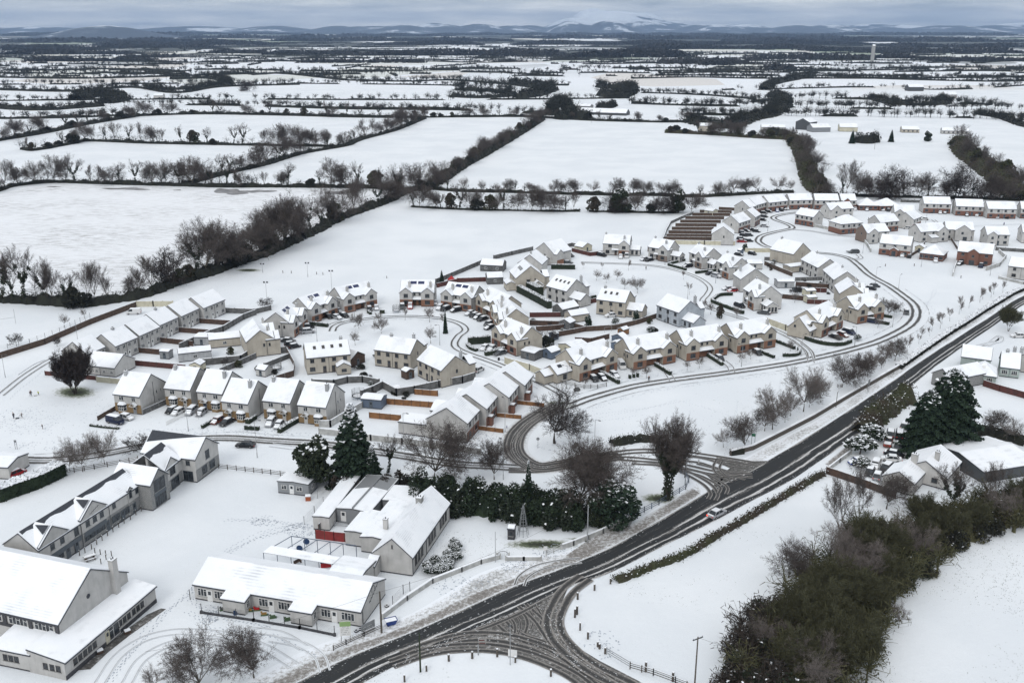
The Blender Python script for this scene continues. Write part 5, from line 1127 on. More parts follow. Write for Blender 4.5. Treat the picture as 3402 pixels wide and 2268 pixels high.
# --- terraces at the upper right
tg = 'white terrace blocks with brick ground floors'
TT = 'white terrace block with brick ground floor, '
plain(TT+'gable end beside the red car', cst=((2438,780),(2365,777),9,4.9,'L'), low='brick_red', group=tg, name='terrace_block', n=2, front=True, lowf='f')
for lb, a, c, D in [('second up the crescent', (2455,742),(2494,729),8.5),('third up the crescent', (2509,722),(2527,712),8.5),('fourth, low in the crescent bend', (2490,690),(2512,684),8.5),('fifth of the crescent', (2512,682),(2548,672),8.5),('with a dark solar panel, sixth of the crescent', (2554,674),(2617,667),8.5),('seventh of the crescent', (2624,666.5),(2700,664.5),8),('eighth of the crescent', (2708,666),(2788,666.5),8)]:
    def sol6(h, s6='solar' in lb):
        if s6: h.on_slope('solar_panel', 1.5, 5.5, 2.2, 3.8, 0, h.he, 35, 'slate', lift=.22)
    plain(TT+lb, a, c, D, low='brick_red', lowf='f', group=tg, name='terrace_block', n=4, extra=sol6, fm='window_grey')
def gfront(h): h.block(h.W*.12, h.W*.6, -1.0, 0, h.he-.3, 'y', 38, skip='b', lowall='f')
plain(TT+'last, with a small brown gable', (2795,666.5), (2846,666.5), 8, low='brick_red', lowf='f', group=tg, name='terrace_block', n=3, extra=gfront)
for lb, a, c in [('left of the two bungalows under the trees', (2854,683),(2917.6,684)),('right of the two bungalows under the trees', (2923,685),(2988.6,684))]:
    plain('hip-roofed brick bungalow, '+lb, a, c, 9.5, 2.6, wall='brick_red', roof='hip', pitch=33, n=4, name='bungalow', doors=0, fm='window_grey')
for i, (a, c) in enumerate([((3070,677),(3160.6,679)),((3177,685),(3269,688)),((3283,694),(3378,695.6)),((3393,694),(3470,697))]):
    plain(f'{TT}{ordw(i)} from the left in the far right row', a, c, 8.5, low='brick_red', lowf='f', group=tg, name='terrace_block', n=4, fm='window_grey')
plain('white and brick pair facing the looping tracks', (2643,711.5), (2704,722), 7.5, low='brick_red', lowf='f', name='semi_detached_block', n=4, fm='window_grey')
def wl(h): h.block(0, h.W*.42, -1.8, 0, h.he, 'y', 36, skip='b'); h.win(h.W*.2, -1.8, 'f', 3.2, 1.0, 1.1, 'w2'); h.win(h.W*.2, -1.8, 'f', .8, 1.2, 1.1, 'w2')
plain('all-white house with a blue garden door behind the corner pair', (2757,697), (2836,692), 7.5, name='house', n=4, extra=wl, fm='window_grey')
plain('corner pair with hipped roof and red brick base', (2795,745.6), (2865,740), 9, low='brick_red', lowf='fl', roof='hip', name='semi_detached_block', n=4, fm='window_grey')
plain('white pair with brick at its right end, left of the parked white van', (2924,740), (2987,734), 8, low='brick_red', lowf='fr', name='semi_detached_block', n=4, fm='window_grey')
plain('tall white end house with brick base beside the parked car', (3035,730), (3062,719), 8, low='brick_red', lowf='f', name='house', n=3, fm='window_grey')
plain('white gabled house half hidden behind its neighbours', (2972,704), (3042,706), 8, name='house', n=3, extra=wl, fm='window_grey')
plain('white hipped house on the corner with a brown side wall', (2880,773), (2955,768), 8, lowall='l', low='brick_dark', name='house', n=3, extra=wl, fm='window_grey')
def por(h): h.block(h.W*.36, h.W*.62, -1.4, 0, 2.7, 'y', 33, skip='b', lowall='flr'); h.win(h.W*.49, -1.4, 'f', .2, 1.6, 2.2, 'w3')
plain('broad white and brick house with a gabled porch facing the open green', (2922.6,807), (3026.5,817), 8.5, 5.0, low='brick_red', lowf='f', name='detached_house', n=3, doors=0, extra=por, fm='window_grey')
def wr(h): h.block(h.W*.6, h.W, -1.6, 0, h.he, 'y', 36, skip='b'); h.win(h.W*.8, -1.6, 'f', 3.2, 1.0, 1.1, 'w2'); h.win(h.W*.8, -1.6, 'f', .8, 1.2, 1.1, 'w2'); h.block(h.W*.3, h.W*.58, -2.4, 0, 2.4, 'x', 20, roof='mono', skip='b')
plain('white house with a right-hand gable and lean-to seen from behind', (3058.7,771), (3145,765), 8, name='house', n=3, extra=wr, fm='window_grey')
def wm_(h): h.block(h.W*.3, h.W*.86, -2.0, 0, h.he, 'y', 35, skip='b'); h.win(h.W*.55, -2.0, 'f', 3.2, 1.0, 1.1, 'w2'); h.win(h.W*.65, -2.0, 'f', .1, 1.8, 2.0, 'w3')
plain('white house with a wide central rear gable', (3143,762), (3238,765), 8, name='house', n=4, extra=wm_, fm='window_grey')
plain('hip-roofed brick bungalow with one car, facing the open green', (3056,840), (3134.5,849), 9.5, 2.7, wall='brick_red', roof='hip', pitch=33, n=5, name='bungalow', doors=0, fm='window_grey')
def wb(h): h.block(h.W*.3, h.W*.62, -1.0, 0, h.he, 'y', 36, skip='b'); h.win(h.W*.46, -1.0, 'f', 3.3, .9, 1.1, 'w1'); h.win(h.W*.44, -1.0, 'f', .1, 2.0, 2.1, 'w4'); h.block(h.W*.1, h.W*.42, 6, 11, h.he, 'y', 36)
plain('large all red brick house with a central gable', (3181,834), (3298.7,845), 9, 5.2, wall='brick_red', name='detached_house', n=3, doors=0, extra=wb, fm='window_grey')
plain('white house with left rear gable below the far right row', (3279,779), (3355,780.7), 8, name='house', n=3, extra=wl, fm='window_grey')
plain('cream house cut by the right edge above the road hedge', (3350,883), (3440,894), 8, low='brick_red', name='house', n=2)
plain('white house cut by the right edge beyond the cul-de-sac', (3398,772), (3470,775), 8, name='house', n=2)
# --- houses right of the main road
plain('long stone barn-like house half behind the dark conifer', (3098,1238), (3160,1262), 13, 3.2, wall='stone', axis='y', n=0, pitch=33, name='cottage', gwin=False)
plain('grey-green cottage wing with a plain snowy roof', (3193.5,1184), (3293,1197), 8, 4.0, wall='render_green', n=0, pitch=30, name='cottage')
def dm(h): h.on_slope('skylight', h.W*.42, h.W*.55, 1.6, 2.7, 0, h.he, 38, 'window_white', lift=.3)
plain('small grey-green cottage with a hipped roof and one skylight', (3224,1241), (3310,1252.5), 7.6, 2.6, wall='render_green', roof='hip', n=2, pitch=38, name='cottage', fm='window_white', doors=0, extra=dm)
plain('grey-green cottage end with two dark chimneys', (3323.5,1218), (3388.6,1226), 8, 2.8, wall='render_green', n=2, pitch=38, name='cottage', chim=((.3,.5),(.7,.9)), fm='window_white', doors=0)
plain('white cottage roof at the right edge behind the green cottages', (3372,1190), (3450,1206), 8, 3.6, wall='render_white', axis='y', n=0, pitch=38, name='cottage', chim=((.2,.1),))
def qb(h):
    h.block(h.W*.28, h.W*1.72, 7.0, 17.5, 2.7, 'y', 30); h.chimney(h.W*.62, 7.2, 6.2, 1.3, .8, 'render_white', 3.5); h.chimney(h.W*1.2, 10.5, 6.6, .9, .8, 'render_white', 3.4); h.win(h.W*1.35, 7.0, 'f', 1, 1.2, 1.1, 'w2')
plain('white L-shaped bungalow with two chimneys among scrap cars', (2934,1580), (3035.5,1608), 7.2, 2.7, wall='render_white', axis='y', n=2, pitch=30, name='bungalow', doors=0, dn=(1.1,1.0), extra=qb)
h = House('shed', (3268,1569), (3450,1540), 2.5, 'wide low farm shed with a snow-covered roof at the right edge', 'shed', None, 'metal_dark'); h.block(0, h.W, 0, 15, axis='x', pitch=9, over=.2); h.done()
# --- sheds and small outbuildings
SH = [((693,1131),(798,1121),6,2.6,'render_cream','x',20,'cream single-storey outbuilding with one window','outbuilding',1),
 ((643,1121),(692,1122),4.5,2.5,'render_grey','x',6,'small flat-roofed grey outbuilding with a dark door','outbuilding',0),
 ((592,1177),(702,1165),5,2.5,'render_grey','x',18,'long grey garden workshop','shed',1),
 ((529,1168),(560,1170),2.4,2.2,'metal_grey','x',12,'small pale metal shed behind the brown fence','shed',0),
 ((629,1212),(665,1214),3.2,2.1,'wall_cream','y',25,'cream plastic shed with a double-pitched roof','shed',0),
 ((1166,1196),(1212,1178),4.5,2.3,'wood_dark','y',30,'black timber summer house with white-framed door','summer_house',0),
 ((849,1226),(880,1232),3.2,1.9,'render_white','x',30,'white playhouse on the snowy lawn','playhouse',0),
 ((1595,880),(1670,884),6.5,2.5,'block_grey','x',28,'long grey block shed at the field edge','shed',2),
 ((1619,924),(1672,922),5.5,2.5,'block_grey','x',28,'shorter grey block shed below the long one','shed',1),
 ((1835,1019),(1868,1030),7.5,2.5,'block_grey','y',30,'grey block garage beside the tall hedge','garage',0),
 ((1875,1040),(1897,1051),7,2.4,'render_cream','y',30,'low cream garage with a snowy gable roof','garage',0),
 ((1857,1068),(1893,1075),3.6,2.2,'wood_grey','y',25,'weathered timber shed between the back gardens','shed',0),
 ((1855,1143),(1905,1160),6.5,2.3,'wall_cream','y',14,'low cream shed with a broad snowy roof','shed',0),
 ((1730,1165),(1775,1176),5,2.2,'wood_grey','x',8,'grey lean-to beside the cream pair','shed',0),
 ((1798,1163),(1832,1173),4,2.1,'metal_blue','y',24,'dark blue garden shed with a snowy roof','shed',0),
 ((2032,1116),(2070,1126),2.8,2.1,'metal_blue','y',24,'bright blue playhouse with white door','playhouse',0),
 ((1824,1107),(1842,1112),2,1.9,'metal_blue','y',30,'tiny blue playhouse between fences','playhouse',0),
 ((2030,1138),(2058,1144),2.6,2.2,'metal_blue','y',18,'blue-grey tool shed by the gable wall','shed',0),
 ((2052,1093),(2070,1098),3,1.8,'wood_fence','y',28,'small orange timber shed by the goal net','shed',0),
 ((2584,937),(2640,937),5,2.3,'render_grey','x',10,'low grey-white garage in the back gardens','garage',0),
 ((2626,888),(2692,880),4.5,2.4,'render_cream','x',6,'cream flat-roofed garage behind the garden row','garage',0),
 ((2484,877),(2534,877),5,2.3,'render_white','x',22,'small white garage behind the end house','garage',0),
 ((2152,819),(2185,822),4,2.2,'wood_dark','x',8,'dark timber garden room with a wide window','summer_house',0),
 ((1936,823),(1967,816),5,2.3,'wall_cream','y',26,'cream steel shed with a roller door','shed',0),
 ((2450,831),(2462,833),2.2,1.9,'metal_blue','x',25,'small blue shed beside the evergreen','shed',0),
 ((2340,699),(2368,703),5,2.3,'wall_cream','x',20,'cream shed at the ends of the brown gardens','shed',0),
 ((2216,822),(2240,823),3,2.2,'wood_dark','x',14,'little dark shed behind the stone-gabled house','shed',0),
 ((3040,820),(3070,824),3.4,2.3,'wall_cream','y',28,'pale shed left of the hip-roofed bungalow','shed',0),
 ((2715,1042),(2765,1032),4,2.4,'wood_dark','x',5,'snow-topped carport beside the corner pair','carport',0),
 ((2680,968),(2712,966),3.2,2.1,'wall_cream','x',15,'pale shed, upper of two beside the dark sheds','shed',0),
 ((2685,990),(2716,988),3.2,2.1,'wall_cream','x',15,'pale shed, lower of two beside the dark sheds','shed',0),
 ((1798,1343),(1818,1346),2,.1,'wood_dark','x',5,'low dark planter','planter',0)][:-1]
SH += [((1796,1323-5),(1864,1325-5),3.6,2.5,'metal_blue','x',12,'x','x',0)][:0]
SH += [((1198,1332-7),(1266,1338-7),4.2,2.4,'metal_blue','x',14,'long blue-grey steel shed beside the orange fences','shed',0),
 ((1350,1247-10),(1376,1240-10),2.6,2.2,'wood_dark','y',22,'dark timber shed behind the cream pair','shed',0),
 ((1307,1294),(1332,1290),2.6,.9,'wood_dark','x',10,'snow-topped log store by the block wall','shed',0),
 ((975,1330+2),(990,1338+2),1,.1,'wood_dark','x',10,'x','x',0)][:3]
for (a, c, D, he, wl_, ax, pt_, lb, nm, nw) in SH:
    h = House(nm, a, c, he, lb, nm.replace('_', ' '), None, wl_, fm='window_white'); h.block(0, h.W, 0, D, axis=ax, pitch=pt_, over=.15, verge=.1, snow=.12)
    for i in range(nw): h.win(h.W*(i+.5)/nw, 0, 'f', 1.0, 1.1, .9, 'w2')
    if not nw: h.win(h.W*.5, 0, 'f', .05, min(.9, h.W*.4), min(1.9, he-.25), 'door', 'window_grey')
    h.done()
# ---------------- the schools ----------------
def strip(h, x0, x1, y0, y1, he, pitch, name='bare_slates', m='slate', lift=.335, yref=0, wav=.5):
    T = math.tan(R(pitch)); q = MB(); n = 24; a = []; b_ = []
    for i in range(n+1):
        x = x0 + (x1-x0)*i/n; yy = y0 + wav*(noise.noise(Vector((x*.35, y0, he))) + .3*noise.noise(Vector((x*1.3, y0, he)))) + .8*max(0, (i/n)-.9)*4*0
        a.append((x, yy, he + (yy-yref)*T + lift)); b_.append((x, y1, he + (y1-yref)*T + lift))
    for i in range(n): q.face([a[i], a[i+1], b_[i+1], b_[i]])
    h.rk.append((name, q, [MT[m]]))
h = House('primary_school', (643.5,1939), (1200,2031), 2.9, 'long low white school building with two shallow bays facing the yard', 'school', None, 'render_white', fm='window_white')
W = h.W; k = W/30.6; PT = 24; Dp = 9.8
h.block(0, W, 0, Dp, axis='x', pitch=PT, over=.35)
for x0, x1 in ((6.6,10.7),(19.0,22.8)):
    h.block(x0*k, x1*k, -2.1, 0, 2.5, 'x', 10, roof='mono', skip='b', over=.3, verge=.3)
    h.win(x1*k, -1.0, 'r', .9, .9, 1.3, 'w2')
for x, ww, kd in ((1.5,1.7,'w3'),(4.9,2.2,'w4'),(13.0,1.7,'w3'),(16.8,2.2,'w4'),(24.3,1.7,'w3'),(28.2,2.3,'w4')):
    h.win(x*k, 0, 'f', .85, ww, 1.45, kd)
for x in (2.9,14.4,25.8): h.win(x*k, 0, 'f', .05, 1.0, 2.15, 'door', 'window_white')
q = MB(); q.tube((W+.05,.4,2.7),(W+.05,.4,.2),.06,.06,5); q.tube((-.05,.4,2.7),(-.05,.4,.2),.06,.06,5); h.part('downpipe', q, [MT['metal_dark']])
q = MB(); pts = [(W+.03, 3.2+.22*i, 2.5+.10*i+.22*math.sin(i*2.1)) for i in range(17)]
for i in range(len(pts)-1): q.tube(pts[i], pts[i+1], .05, .05, 4)
arc = [(W+.03, 4.9+.55*math.cos(a), 4.0+.75*math.sin(a)) for a in [3.6-i*.35 for i in range(12)]]
for i in range(len(arc)-1): q.tube(arc[i], arc[i+1], .05, .05, 4)
h.part('wall_emblem', q, [MT['metal_dark']]); h.done()
# gabled old school
h = House('old_school', (1240,1834), (1368,1852), 3.7, 'white gable-ended school hall with rows of tall windows facing the shrubs', 'school', None, 'render_white', fm='window_dark')
W = h.W; Ds = 21.0; zr = h.block(0, W, 0, Ds, axis='y', pitch=41, over=.3)
for y in (2.0,3.6,5.2, 9.2,10.7,12.2, 15.6,17.1,18.6): h.win(W, y, 'r', 1.15, 1.1, 2.1, 'w3')
h.chimney(W/2-.1, 14.6, zr+.9, 1.1, 1.3, 'concrete', zr-1.0); h.chimney(-1.2, 9.0, 5.4, .8, .8, 'render_white', 2.5); h.win(W/2, 0, 'f', 5.0, .25, .7, 'w1')
h.block(-4.8, 0, 5.5, 20.0, 3.0, 'y', 8, skip='r', over=.2); h.block(-8.6, -4.8, 7.0, 15.5, 2.9, 'y', 5, skip='r', over=.15)
h.block(-.6, 1.2, -2.4, 0, 2.3, 'x', 18, roof='mono', skip='b', over=.2)
q = MB(); q.tube((W+.06,.3,3.5),(W+.06,.3,.2),.06,.06,5); q.tube((W+.06,7.4,3.5),(W+.06,7.4,.2),.06,.06,5); h.part('downpipe', q, [MT['metal_dark']]); h.done()
h = House('school_link', (1088,1912), (1200,1930), 2.9, 'low link roof joining the gabled hall to the long school', 'school', None, 'render_white'); h.block(0, h.W-.2, -2.0, 6.5, 2.9, 'x', 7, over=.2); q = MB(); q.tube((h.W-1.2,-2.03,1.8),(h.W-1.2,-2.05,1.8),.5,.5,14,0,True); h.part('round_sign', q, [MT['window_white']]); h.done()
for lb, A, B, he, D, wl_, pt_, dk in [('long white prefab classroom at the left of the grey ones',(1039,1716),(1093,1721),2.7,22,'render_white',4,0),('grey prefab classroom with a white door and half-cleared roof',(1117.6,1689),(1228.6,1704),3.0,15,'metal_grey',5,1),('grey prefab extension tucked under the dark trees',(1270.7,1662),(1364.5,1673),3.0,6.5,'metal_grey',4,0),('grey portable cabin with two white windows on the open yard',(921.7,1599),(1024,1611),2.6,4.2,'metal_grey',4,0)]:
    h = House('prefab_classroom' if 'cabin' not in lb else 'portable_cabin', A, B, he, lb, 'prefab', None, wl_, fm='window_white', roofm='metal_dark'); W = h.W
    h.block(0, W, 0, D, axis='y', pitch=pt_, over=.12, verge=.1, ap=.5)
    if 'cabin' in lb: h.win(W*.2, 0, 'f', 1.0, 1.2, 1.0, 'w2'); h.win(W*.7, 0, 'f', 1.0, 1.3, 1.0, 'w2'); h.win(W*.45, 0, 'f', .15, .95, 2.0, 'door', 'window_white'); h.win(W, 2, 'r', 1.0, 1.0, 1.0, 'w2')
    if dk: h.win(W*.2, 0, 'f', .5, 1.1, 2.1, 'door', 'window_white'); q = MB(); T = math.tan(R(pt_)); q.box(W/2-.15, W/2+.15, -.1, D, he+W/2*T+.15, he+W/2*T+.55); h.rk.append(('ridge_upstand', q, [MT['metal_grey']]))
    if dk: 
        q = MB(); T = math.tan(R(pt_))
        for sg in (0, 1):
            x0, x1 = (0.1, W/2-.16) if sg == 0 else (W/2+.16, W-.1); z0 = he + (x0 if sg == 0 else W-x0)*T + .32; z1 = he + (x1 if sg == 0 else W-x1)*T + .32
            q.face([(x0, D*.55+1.2*sg, z0), (x1, D*.62, z1), (x1, D-.1, z1), (x0, D-.1, z0)])
        h.rk.append(('thawed_patch', q, [MT['metal_grey']]))
    h.done()
# stone-faced village hall
HB = House('stone_community_hall', (126,1830), (467,1609), 5.0, 'long white and grey stone school wing with wall gables and dark ridge', 'school', None, 'render_white', 'stone', lh=2.9, fm='window_grey')
h = HB; W = h.W; k = W/27.7
zr = h.block(0, W, 0, 7.6, axis='x', pitch=36, low='f', over=.2)
T = math.tan(R(36))
for x0, x1, he2 in ((.3,7.2,5.5),(10.6,17.4,5.6)):
    h.block(x0*k, x1*k, -.12, .1, he2, 'y', 36, skip='b', low='f', over=.25, verge=.2); zz = he2 + (x1-x0)*k/2*T; xm = (x0+x1)/2*k
    h.slab([(x0*k-.2, he2-.2*T), (xm, zz), (x1*k+.2, he2-.2*T)], .1, 3.6, 'y')
    q = MB(); q.face([(xm-.3, .2, zz+.34), (xm-1.9*k, .3, zz-1.1+.36), (xm-.6, 3.0, zz+.1)]); h.rk.append(('bare_slates', q, [MT['slate']]))
h.block(23.6*k, 25.0*k, -.15, .1, 5.4, 'y', 40, skip='b', low='f', lowall='f', over=.15)
strip(h, .2, W-.2, 3.0, 3.78, 5.0, 36, lift=.34, wav=.55)
q = MB()
for x0, x1 in ((1.6,10.2),(11.0,17.0)): q.box(x0*k, x1*k, -.17, -.13, 1.9, 2.85)
h.part('fascia_band', q, [MT['window_grey']])
for x in (3.2,5.6,12.2,14.1,16.0): h.win(x*k, -.13, 'f', 3.6, 1.0, 1.15, 'w2')
for x, ww, kd in ((4.0,3.0,'w4'),(12.4,3.0,'w5'),(15.2,2.6,'w4'),(19.6,2.2,'w3'),(23.4,2.4,'w4')): h.win(x*k, -.13, 'f', .95, ww*k, 1.35, kd)
for x in (6.6,8.8,17.2,21.6,25.0): h.win(x*k, -.13, 'f', .1, 1.0, 2.2, 'door', 'window_grey')
for x in (19.6,26.4): h.win(x*k, -.02, 'f', 3.7, .9, 1.0, 'w2')
h.win(9.3*k, -.02, 'f', 3.2, 1.1, 1.6, 'w2'); h.win(24.3*k, -.16, 'f', 3.7, .8, 1.7, 'w1')
q = MB()
for x in (10.3,18.0,27.2): q.tube((x*k,-.22,4.9),(x*k,-.22,.1),.06,.06,5)
h.part('downpipe', q, [MT['metal_dark']])
q = MB(); pts = [(13.0*k+.2*i, -.14, 5.7+.06*i+.1*math.sin(i*2.3)) for i in range(14)]
for i in range(len(pts)-1): q.tube(pts[i], pts[i+1], .035, .035, 4)
h.part('wall_emblem', q, [MT['metal_dark']]); h.done()
h = House('stone_entrance_tower', (492,1612), (551,1572), 5.6, 'dark stone entrance gable with a full-height glazed front', 'school', None, 'stone', fm='window_grey'); W = h.W
h.block(0, W, -.4, 8.5, axis='y', pitch=40, over=.25, verge=.3); h.win(W*.5, -.4, 'f', 3.4, W*.62, 2.6, 'w3'); h.win(W*.5, -.4, 'f', .2, W*.62, 2.3, 'w5')
q = MB(); q.box(W*.17, W*.83, -.48, -.41, 2.55, 3.35); h.part('spandrel_panel', q, [MT['window_grey']])
T = math.tan(R(40)); q = MB(); q.face([(W/2+.1, .2, 5.6+W/2*T+.34),(W/2+.1, 6.5, 5.6+W/2*T+.34),(W*.86, 5.8, 5.6+W*.14*T+.34),(W+.1, 2.2, 5.62+.26),(W*.8,-.3,5.6+W*.2*T+.34)]); h.rk.append(('bare_slates', q, [MT['slate']])); h.done()
h = House('school_middle_wing', (545,1566), (601,1522), 5.2, 'white middle wing between the stone tower and the end block', 'school', None, 'render_white', 'stone', lh=2.6, fm='window_grey'); W = h.W
h.block(0, W, 0, 8.5, axis='x', pitch=36, low='f', skip='lr'); h.block(.2, W*.75, -.15, .1, 5.4, 'y', 38, skip='b', low='f'); h.win(W*.42, -.17, 'f', 3.3, 2.0, 1.6, 'w2'); h.win(W*.5, -.17, 'f', .1, 3.0, 2.3, 'w4'); strip(h, 0, W, 3.0, 4.2, 5.2, 36, lift=.34, wav=.4); h.done()
h = House('school_end_block', (647,1526), (723,1472), 5.4, 'white end block with a stone-clad gable facing the portable cabin', 'school', None, 'render_white', 'stone', lh=2.9, fm='window_grey'); W = h.W
h.block(0, W, 0, 13, axis='y', pitch=36, low='f', over=.3, verge=.3); h.win(W*.52, 0, 'f', 3.7, 1.5, 2.0, 'w3'); h.win(W*.35, 0, 'f', .8, 1.9, 1.9, 'w2'); h.win(W*.68, 0, 'f', .8, 2.1, 1.9, 'w3'); h.win(0, 1.8, 'l', 3.8, 1.0, 1.1, 'w2'); h.win(0, 2.0, 'l', .1, 2.4, 2.4, 'w2')
T = math.tan(R(36)); q = MB(); a = [(W/2, y, 5.4+W/2*T+.345) for y in (-.2, 13)]
q.face([(W/2-.05,-.1,5.4+W/2*T+.34),(W/2-.05,13,5.4+W/2*T+.34),(W*.22,13,5.4+W*.22*T+.34),(W*.36,7,5.4+W*.36*T+.34),(W*.44,3,5.4+W*.44*T+.34)]); h.rk.append(('bare_slates', q, [MT['slate']])); h.done()
# big hall with low front range at the bottom left
h = House('school_hall', (195.6,2073), (422,1901), 5.6, 'tall white hall with a white chimney on its gable at the bottom left', 'school', None, 'render_white', fm='window_white'); W = h.W
zr = h.block(0, W, 0, 30, axis='y', pitch=33, over=.3, z0=0)
h.chimney(W*.79, -.35, zr-.7, 1.1, .9, 'render_white', 3.0)
for y in (3.0,8.0,13.0,18.0,23.0): h.win(0, y, 'l', 3.8, 3.6, 1.3, 'w5')
q = MB(); q.box(-.2, -.12, .05, 30, 3.2, 3.75); q.box(-.2, -.12, .05, 30, 5.15, 5.5)
for y in (.4,5.5,10.5,15.5,20.5,25.5): q.box(-.21, -.10, y-.35, y+.35, 3.2, 5.5)
h.part('cladding_band', q, [MT['dark_base']])
q = MB(); q.tube((W*.42,-.02,6.6),(W*.42,-.06,6.6),.42,.42,6,0,True); h.part('vent', q, [MT['slate']]); h.done()
h = House('hall_front_range', (212,2202), (514,1948), 3.0, 'low white front range with long strips of windows and dark plinth', 'school', None, 'render_white', fm='window_dark'); W = h.W
h.block(0, W, 0, 6.6, axis='x', pitch=8, roof='mono', over=.4)
for i in range(5): h.win(2.2+1.05*i, 0, 'f', 1.25, .85, 1.1, 'w2')
for i in range(6): h.win(W-9.0+1.05*i+(.2 if i > 2 else 0), 0, 'f', 1.25, .85, 1.1, 'w2')
h.win(W*.50, 0, 'f', .3, 2.8, 2.3, 'w2', 'window_white'); h.win(W*.435, 0, 'f', .2, .9, 2.1, 'door', 'wall_cream')
for y in (.9,2.0,3.2): h.win(0, y+.3, 'l', 1.2, .85, 1.1, 'w2')
q = MB(); q.box(-.03, W+.03, -.04, -.0, 0, .75); h.part('plinth', q, [MT['dark_base']]); h.done()
h = House('hall_side_range', (-30,2150), (100,2176), 3.0, 'low snow-roofed range at the bottom left corner below the tall hall', 'school', None, 'render_white', fm='window_dark'); W = h.W
h.block(0, W, 0, 7, axis='x', pitch=6, roof='mono', over=.3)
for x in (2.4,3.4,4.4): h.win(x, 0, 'f', 1.2, .85, 1.1, 'w2')
h.done()
h = House('garage', (-60,1548), (27,1553), 2.8, 'white building end beside the red cars at the left edge', 'house', None, 'render_white'); h.block(0, h.W, 0, 7, axis='x', pitch=12); h.done()
# farm buildings in the middle distance
for lb, A, B, he, D, wl_, n_ in [('white farmhouse among the farmyard roofs',(2530,423),(2610,424),4,9,'render_white',3),('grey-blue farm shed in the middle of the farmyard',(2700,425),(2760,424),4,12,'metal_grey',0),('dark farm shed behind the grey-blue one',(2690,408),(2715,404),7,14,'metal_dark',0),('pale farm shed right of the grey-blue one',(2790,423),(2850,424),4,12,'wall_cream',0),('low hipped farmhouse with many windows',(2997,430),(3055,431),3,10,'render_cream',4),('long white bungalow by the bare trees',(3130,434),(3220,436),3,9,'render_white',6),('stone farmhouse beside the far dark trees',(1915,352),(1960,354),6,9,'stone',2),('long farm shed roof beside the far dark trees',(1925,372),(2080,377),2.6,16,'metal_dark',0),('house among scrub at the end of the big field',(2320,418),(2360,420),5,9,'render_cream',2),('white roofed barn in the far right fields',(3140,315),(3180,315),5,14,'render_white',0),('dark arched barn in the far right fields',(3020,290),(3070,290),6,16,'metal_dark',0),('small white-roofed house in the far left fields',(510,318),(540,318),4,10,'render_white',0)]:
    h = House('farm_building', A, B, he, lb, 'farm building', None, wl_, fm='window_grey'); h.block(0, h.W, 0, D, axis='x', pitch=26)
    for i in range(n_): h.win(h.W*(i+.5)/n_, 0, 'f', 1, 1.4, 1.2, 'w2')
    h.done()
h = House('stone_tower', (2898,170), (2904,170), 30, 'tall pale tower standing in the far right plain', 'tower', None, 'concrete'); h.block(0, 8, 0, 8, 44, 'x', 40, over=.1, verge=.1); h.done()
# ---------------- walls, fences, hedges ----------------
def base_obj(name, q, mats, p0, label, cat, group=None, sub=()):
    """single mesh or thing with parts, its origin at p0"""
    return None
def wallrun(pts, h, kind, label, name=None, mat_='block_grey', w=.22, step=None, snow=True, cat=None, group=None):
    P3 = G(pts); o0 = P3[0]; L = [p - o0 for p in P3]; e = empty(name or ('fence' if kind != 'wall' else 'garden_wall'), o0); tag(e, label, cat or ('wall' if kind == 'wall' else 'fence'), group)
    a = MB(); b_ = MB(); s = MB()
    for i in range(len(L)-1):
        p, q_ = L[i], L[i+1]; d = q_ - p; n = max(1, round(d.length/(step or {'wall': 4, 'board': 2.4, 'conc': 2.4, 'rail': 2.4, 'mesh': 3, 'picket': 1.8}[kind]))); dl = d.length
        if kind == 'wall':
            a.beam(p, q_, w, -.1, h)
            for k in range(n+1): c = p + d*(k/n); b_.box(c.x-.2, c.x+.2, c.y-.2, c.y+.2, -.1, h+.12)
            s.beam(p, q_, w*.95+.06, h+.002, h+.13)
        elif kind in ('board', 'conc'):
            a.beam(p, q_, .06, -.05, h)
            for k in range(n+1): c = p + d*(k/n); b_.box(c.x-.06, c.x+.06, c.y-.06, c.y+.06, -.1, h+.08)
            s.beam(p, q_, .09, h+.002, h+.08)
        elif kind == 'rail':
            for z in (.35, .72, 1.08): a.beam(p, q_, .05, z*h/1.15-.05, z*h/1.15+.05)
            for k in range(n+1): c = p + d*(k/n); b_.box(c.x-.07, c.x+.07, c.y-.07, c.y+.07, -.1, h+.1)
            s.beam(p, q_, .055, 1.08*h/1.15+.052, 1.08*h/1.15+.1)
        elif kind == 'mesh':
            for k in range(n+1): c = p + d*(k/n); b_.box(c.x-.05, c.x+.05, c.y-.05, c.y+.05, -.1, h+.05)
            for k in range(7): a.beam(p, q_, .012, h*(k+.5)/7, h*(k+.5)/7+.015)
        elif kind == 'picket':
            m = int(dl/.28)
            for k in range(m): c = p + d*((k+.5)/m); a.box(c.x-.05, c.x+.05, c.y-.015, c.y+.015, .05, h)
            b_.beam(p, q_, .04, .25, .33); b_.beam(p, q_, .04, h-.3, h-.22)
    nm = {'wall': 'wall_run', 'board': 'panel', 'conc': 'panel', 'rail': 'rails', 'mesh': 'wire_mesh', 'picket': 'pickets'}[kind]
    pm = {'wall': mat_, 'board': 'wood_dark', 'conc': 'concrete', 'rail': mat_, 'mesh': mat_, 'picket': mat_}[kind]
    a.build(nm, MT[mat_], e); b_.build('piers' if kind == 'wall' else 'posts', MT[pm], e)
    if s.f and snow: s.build('snow_cap', MT['roof_snow'], e)
    return e
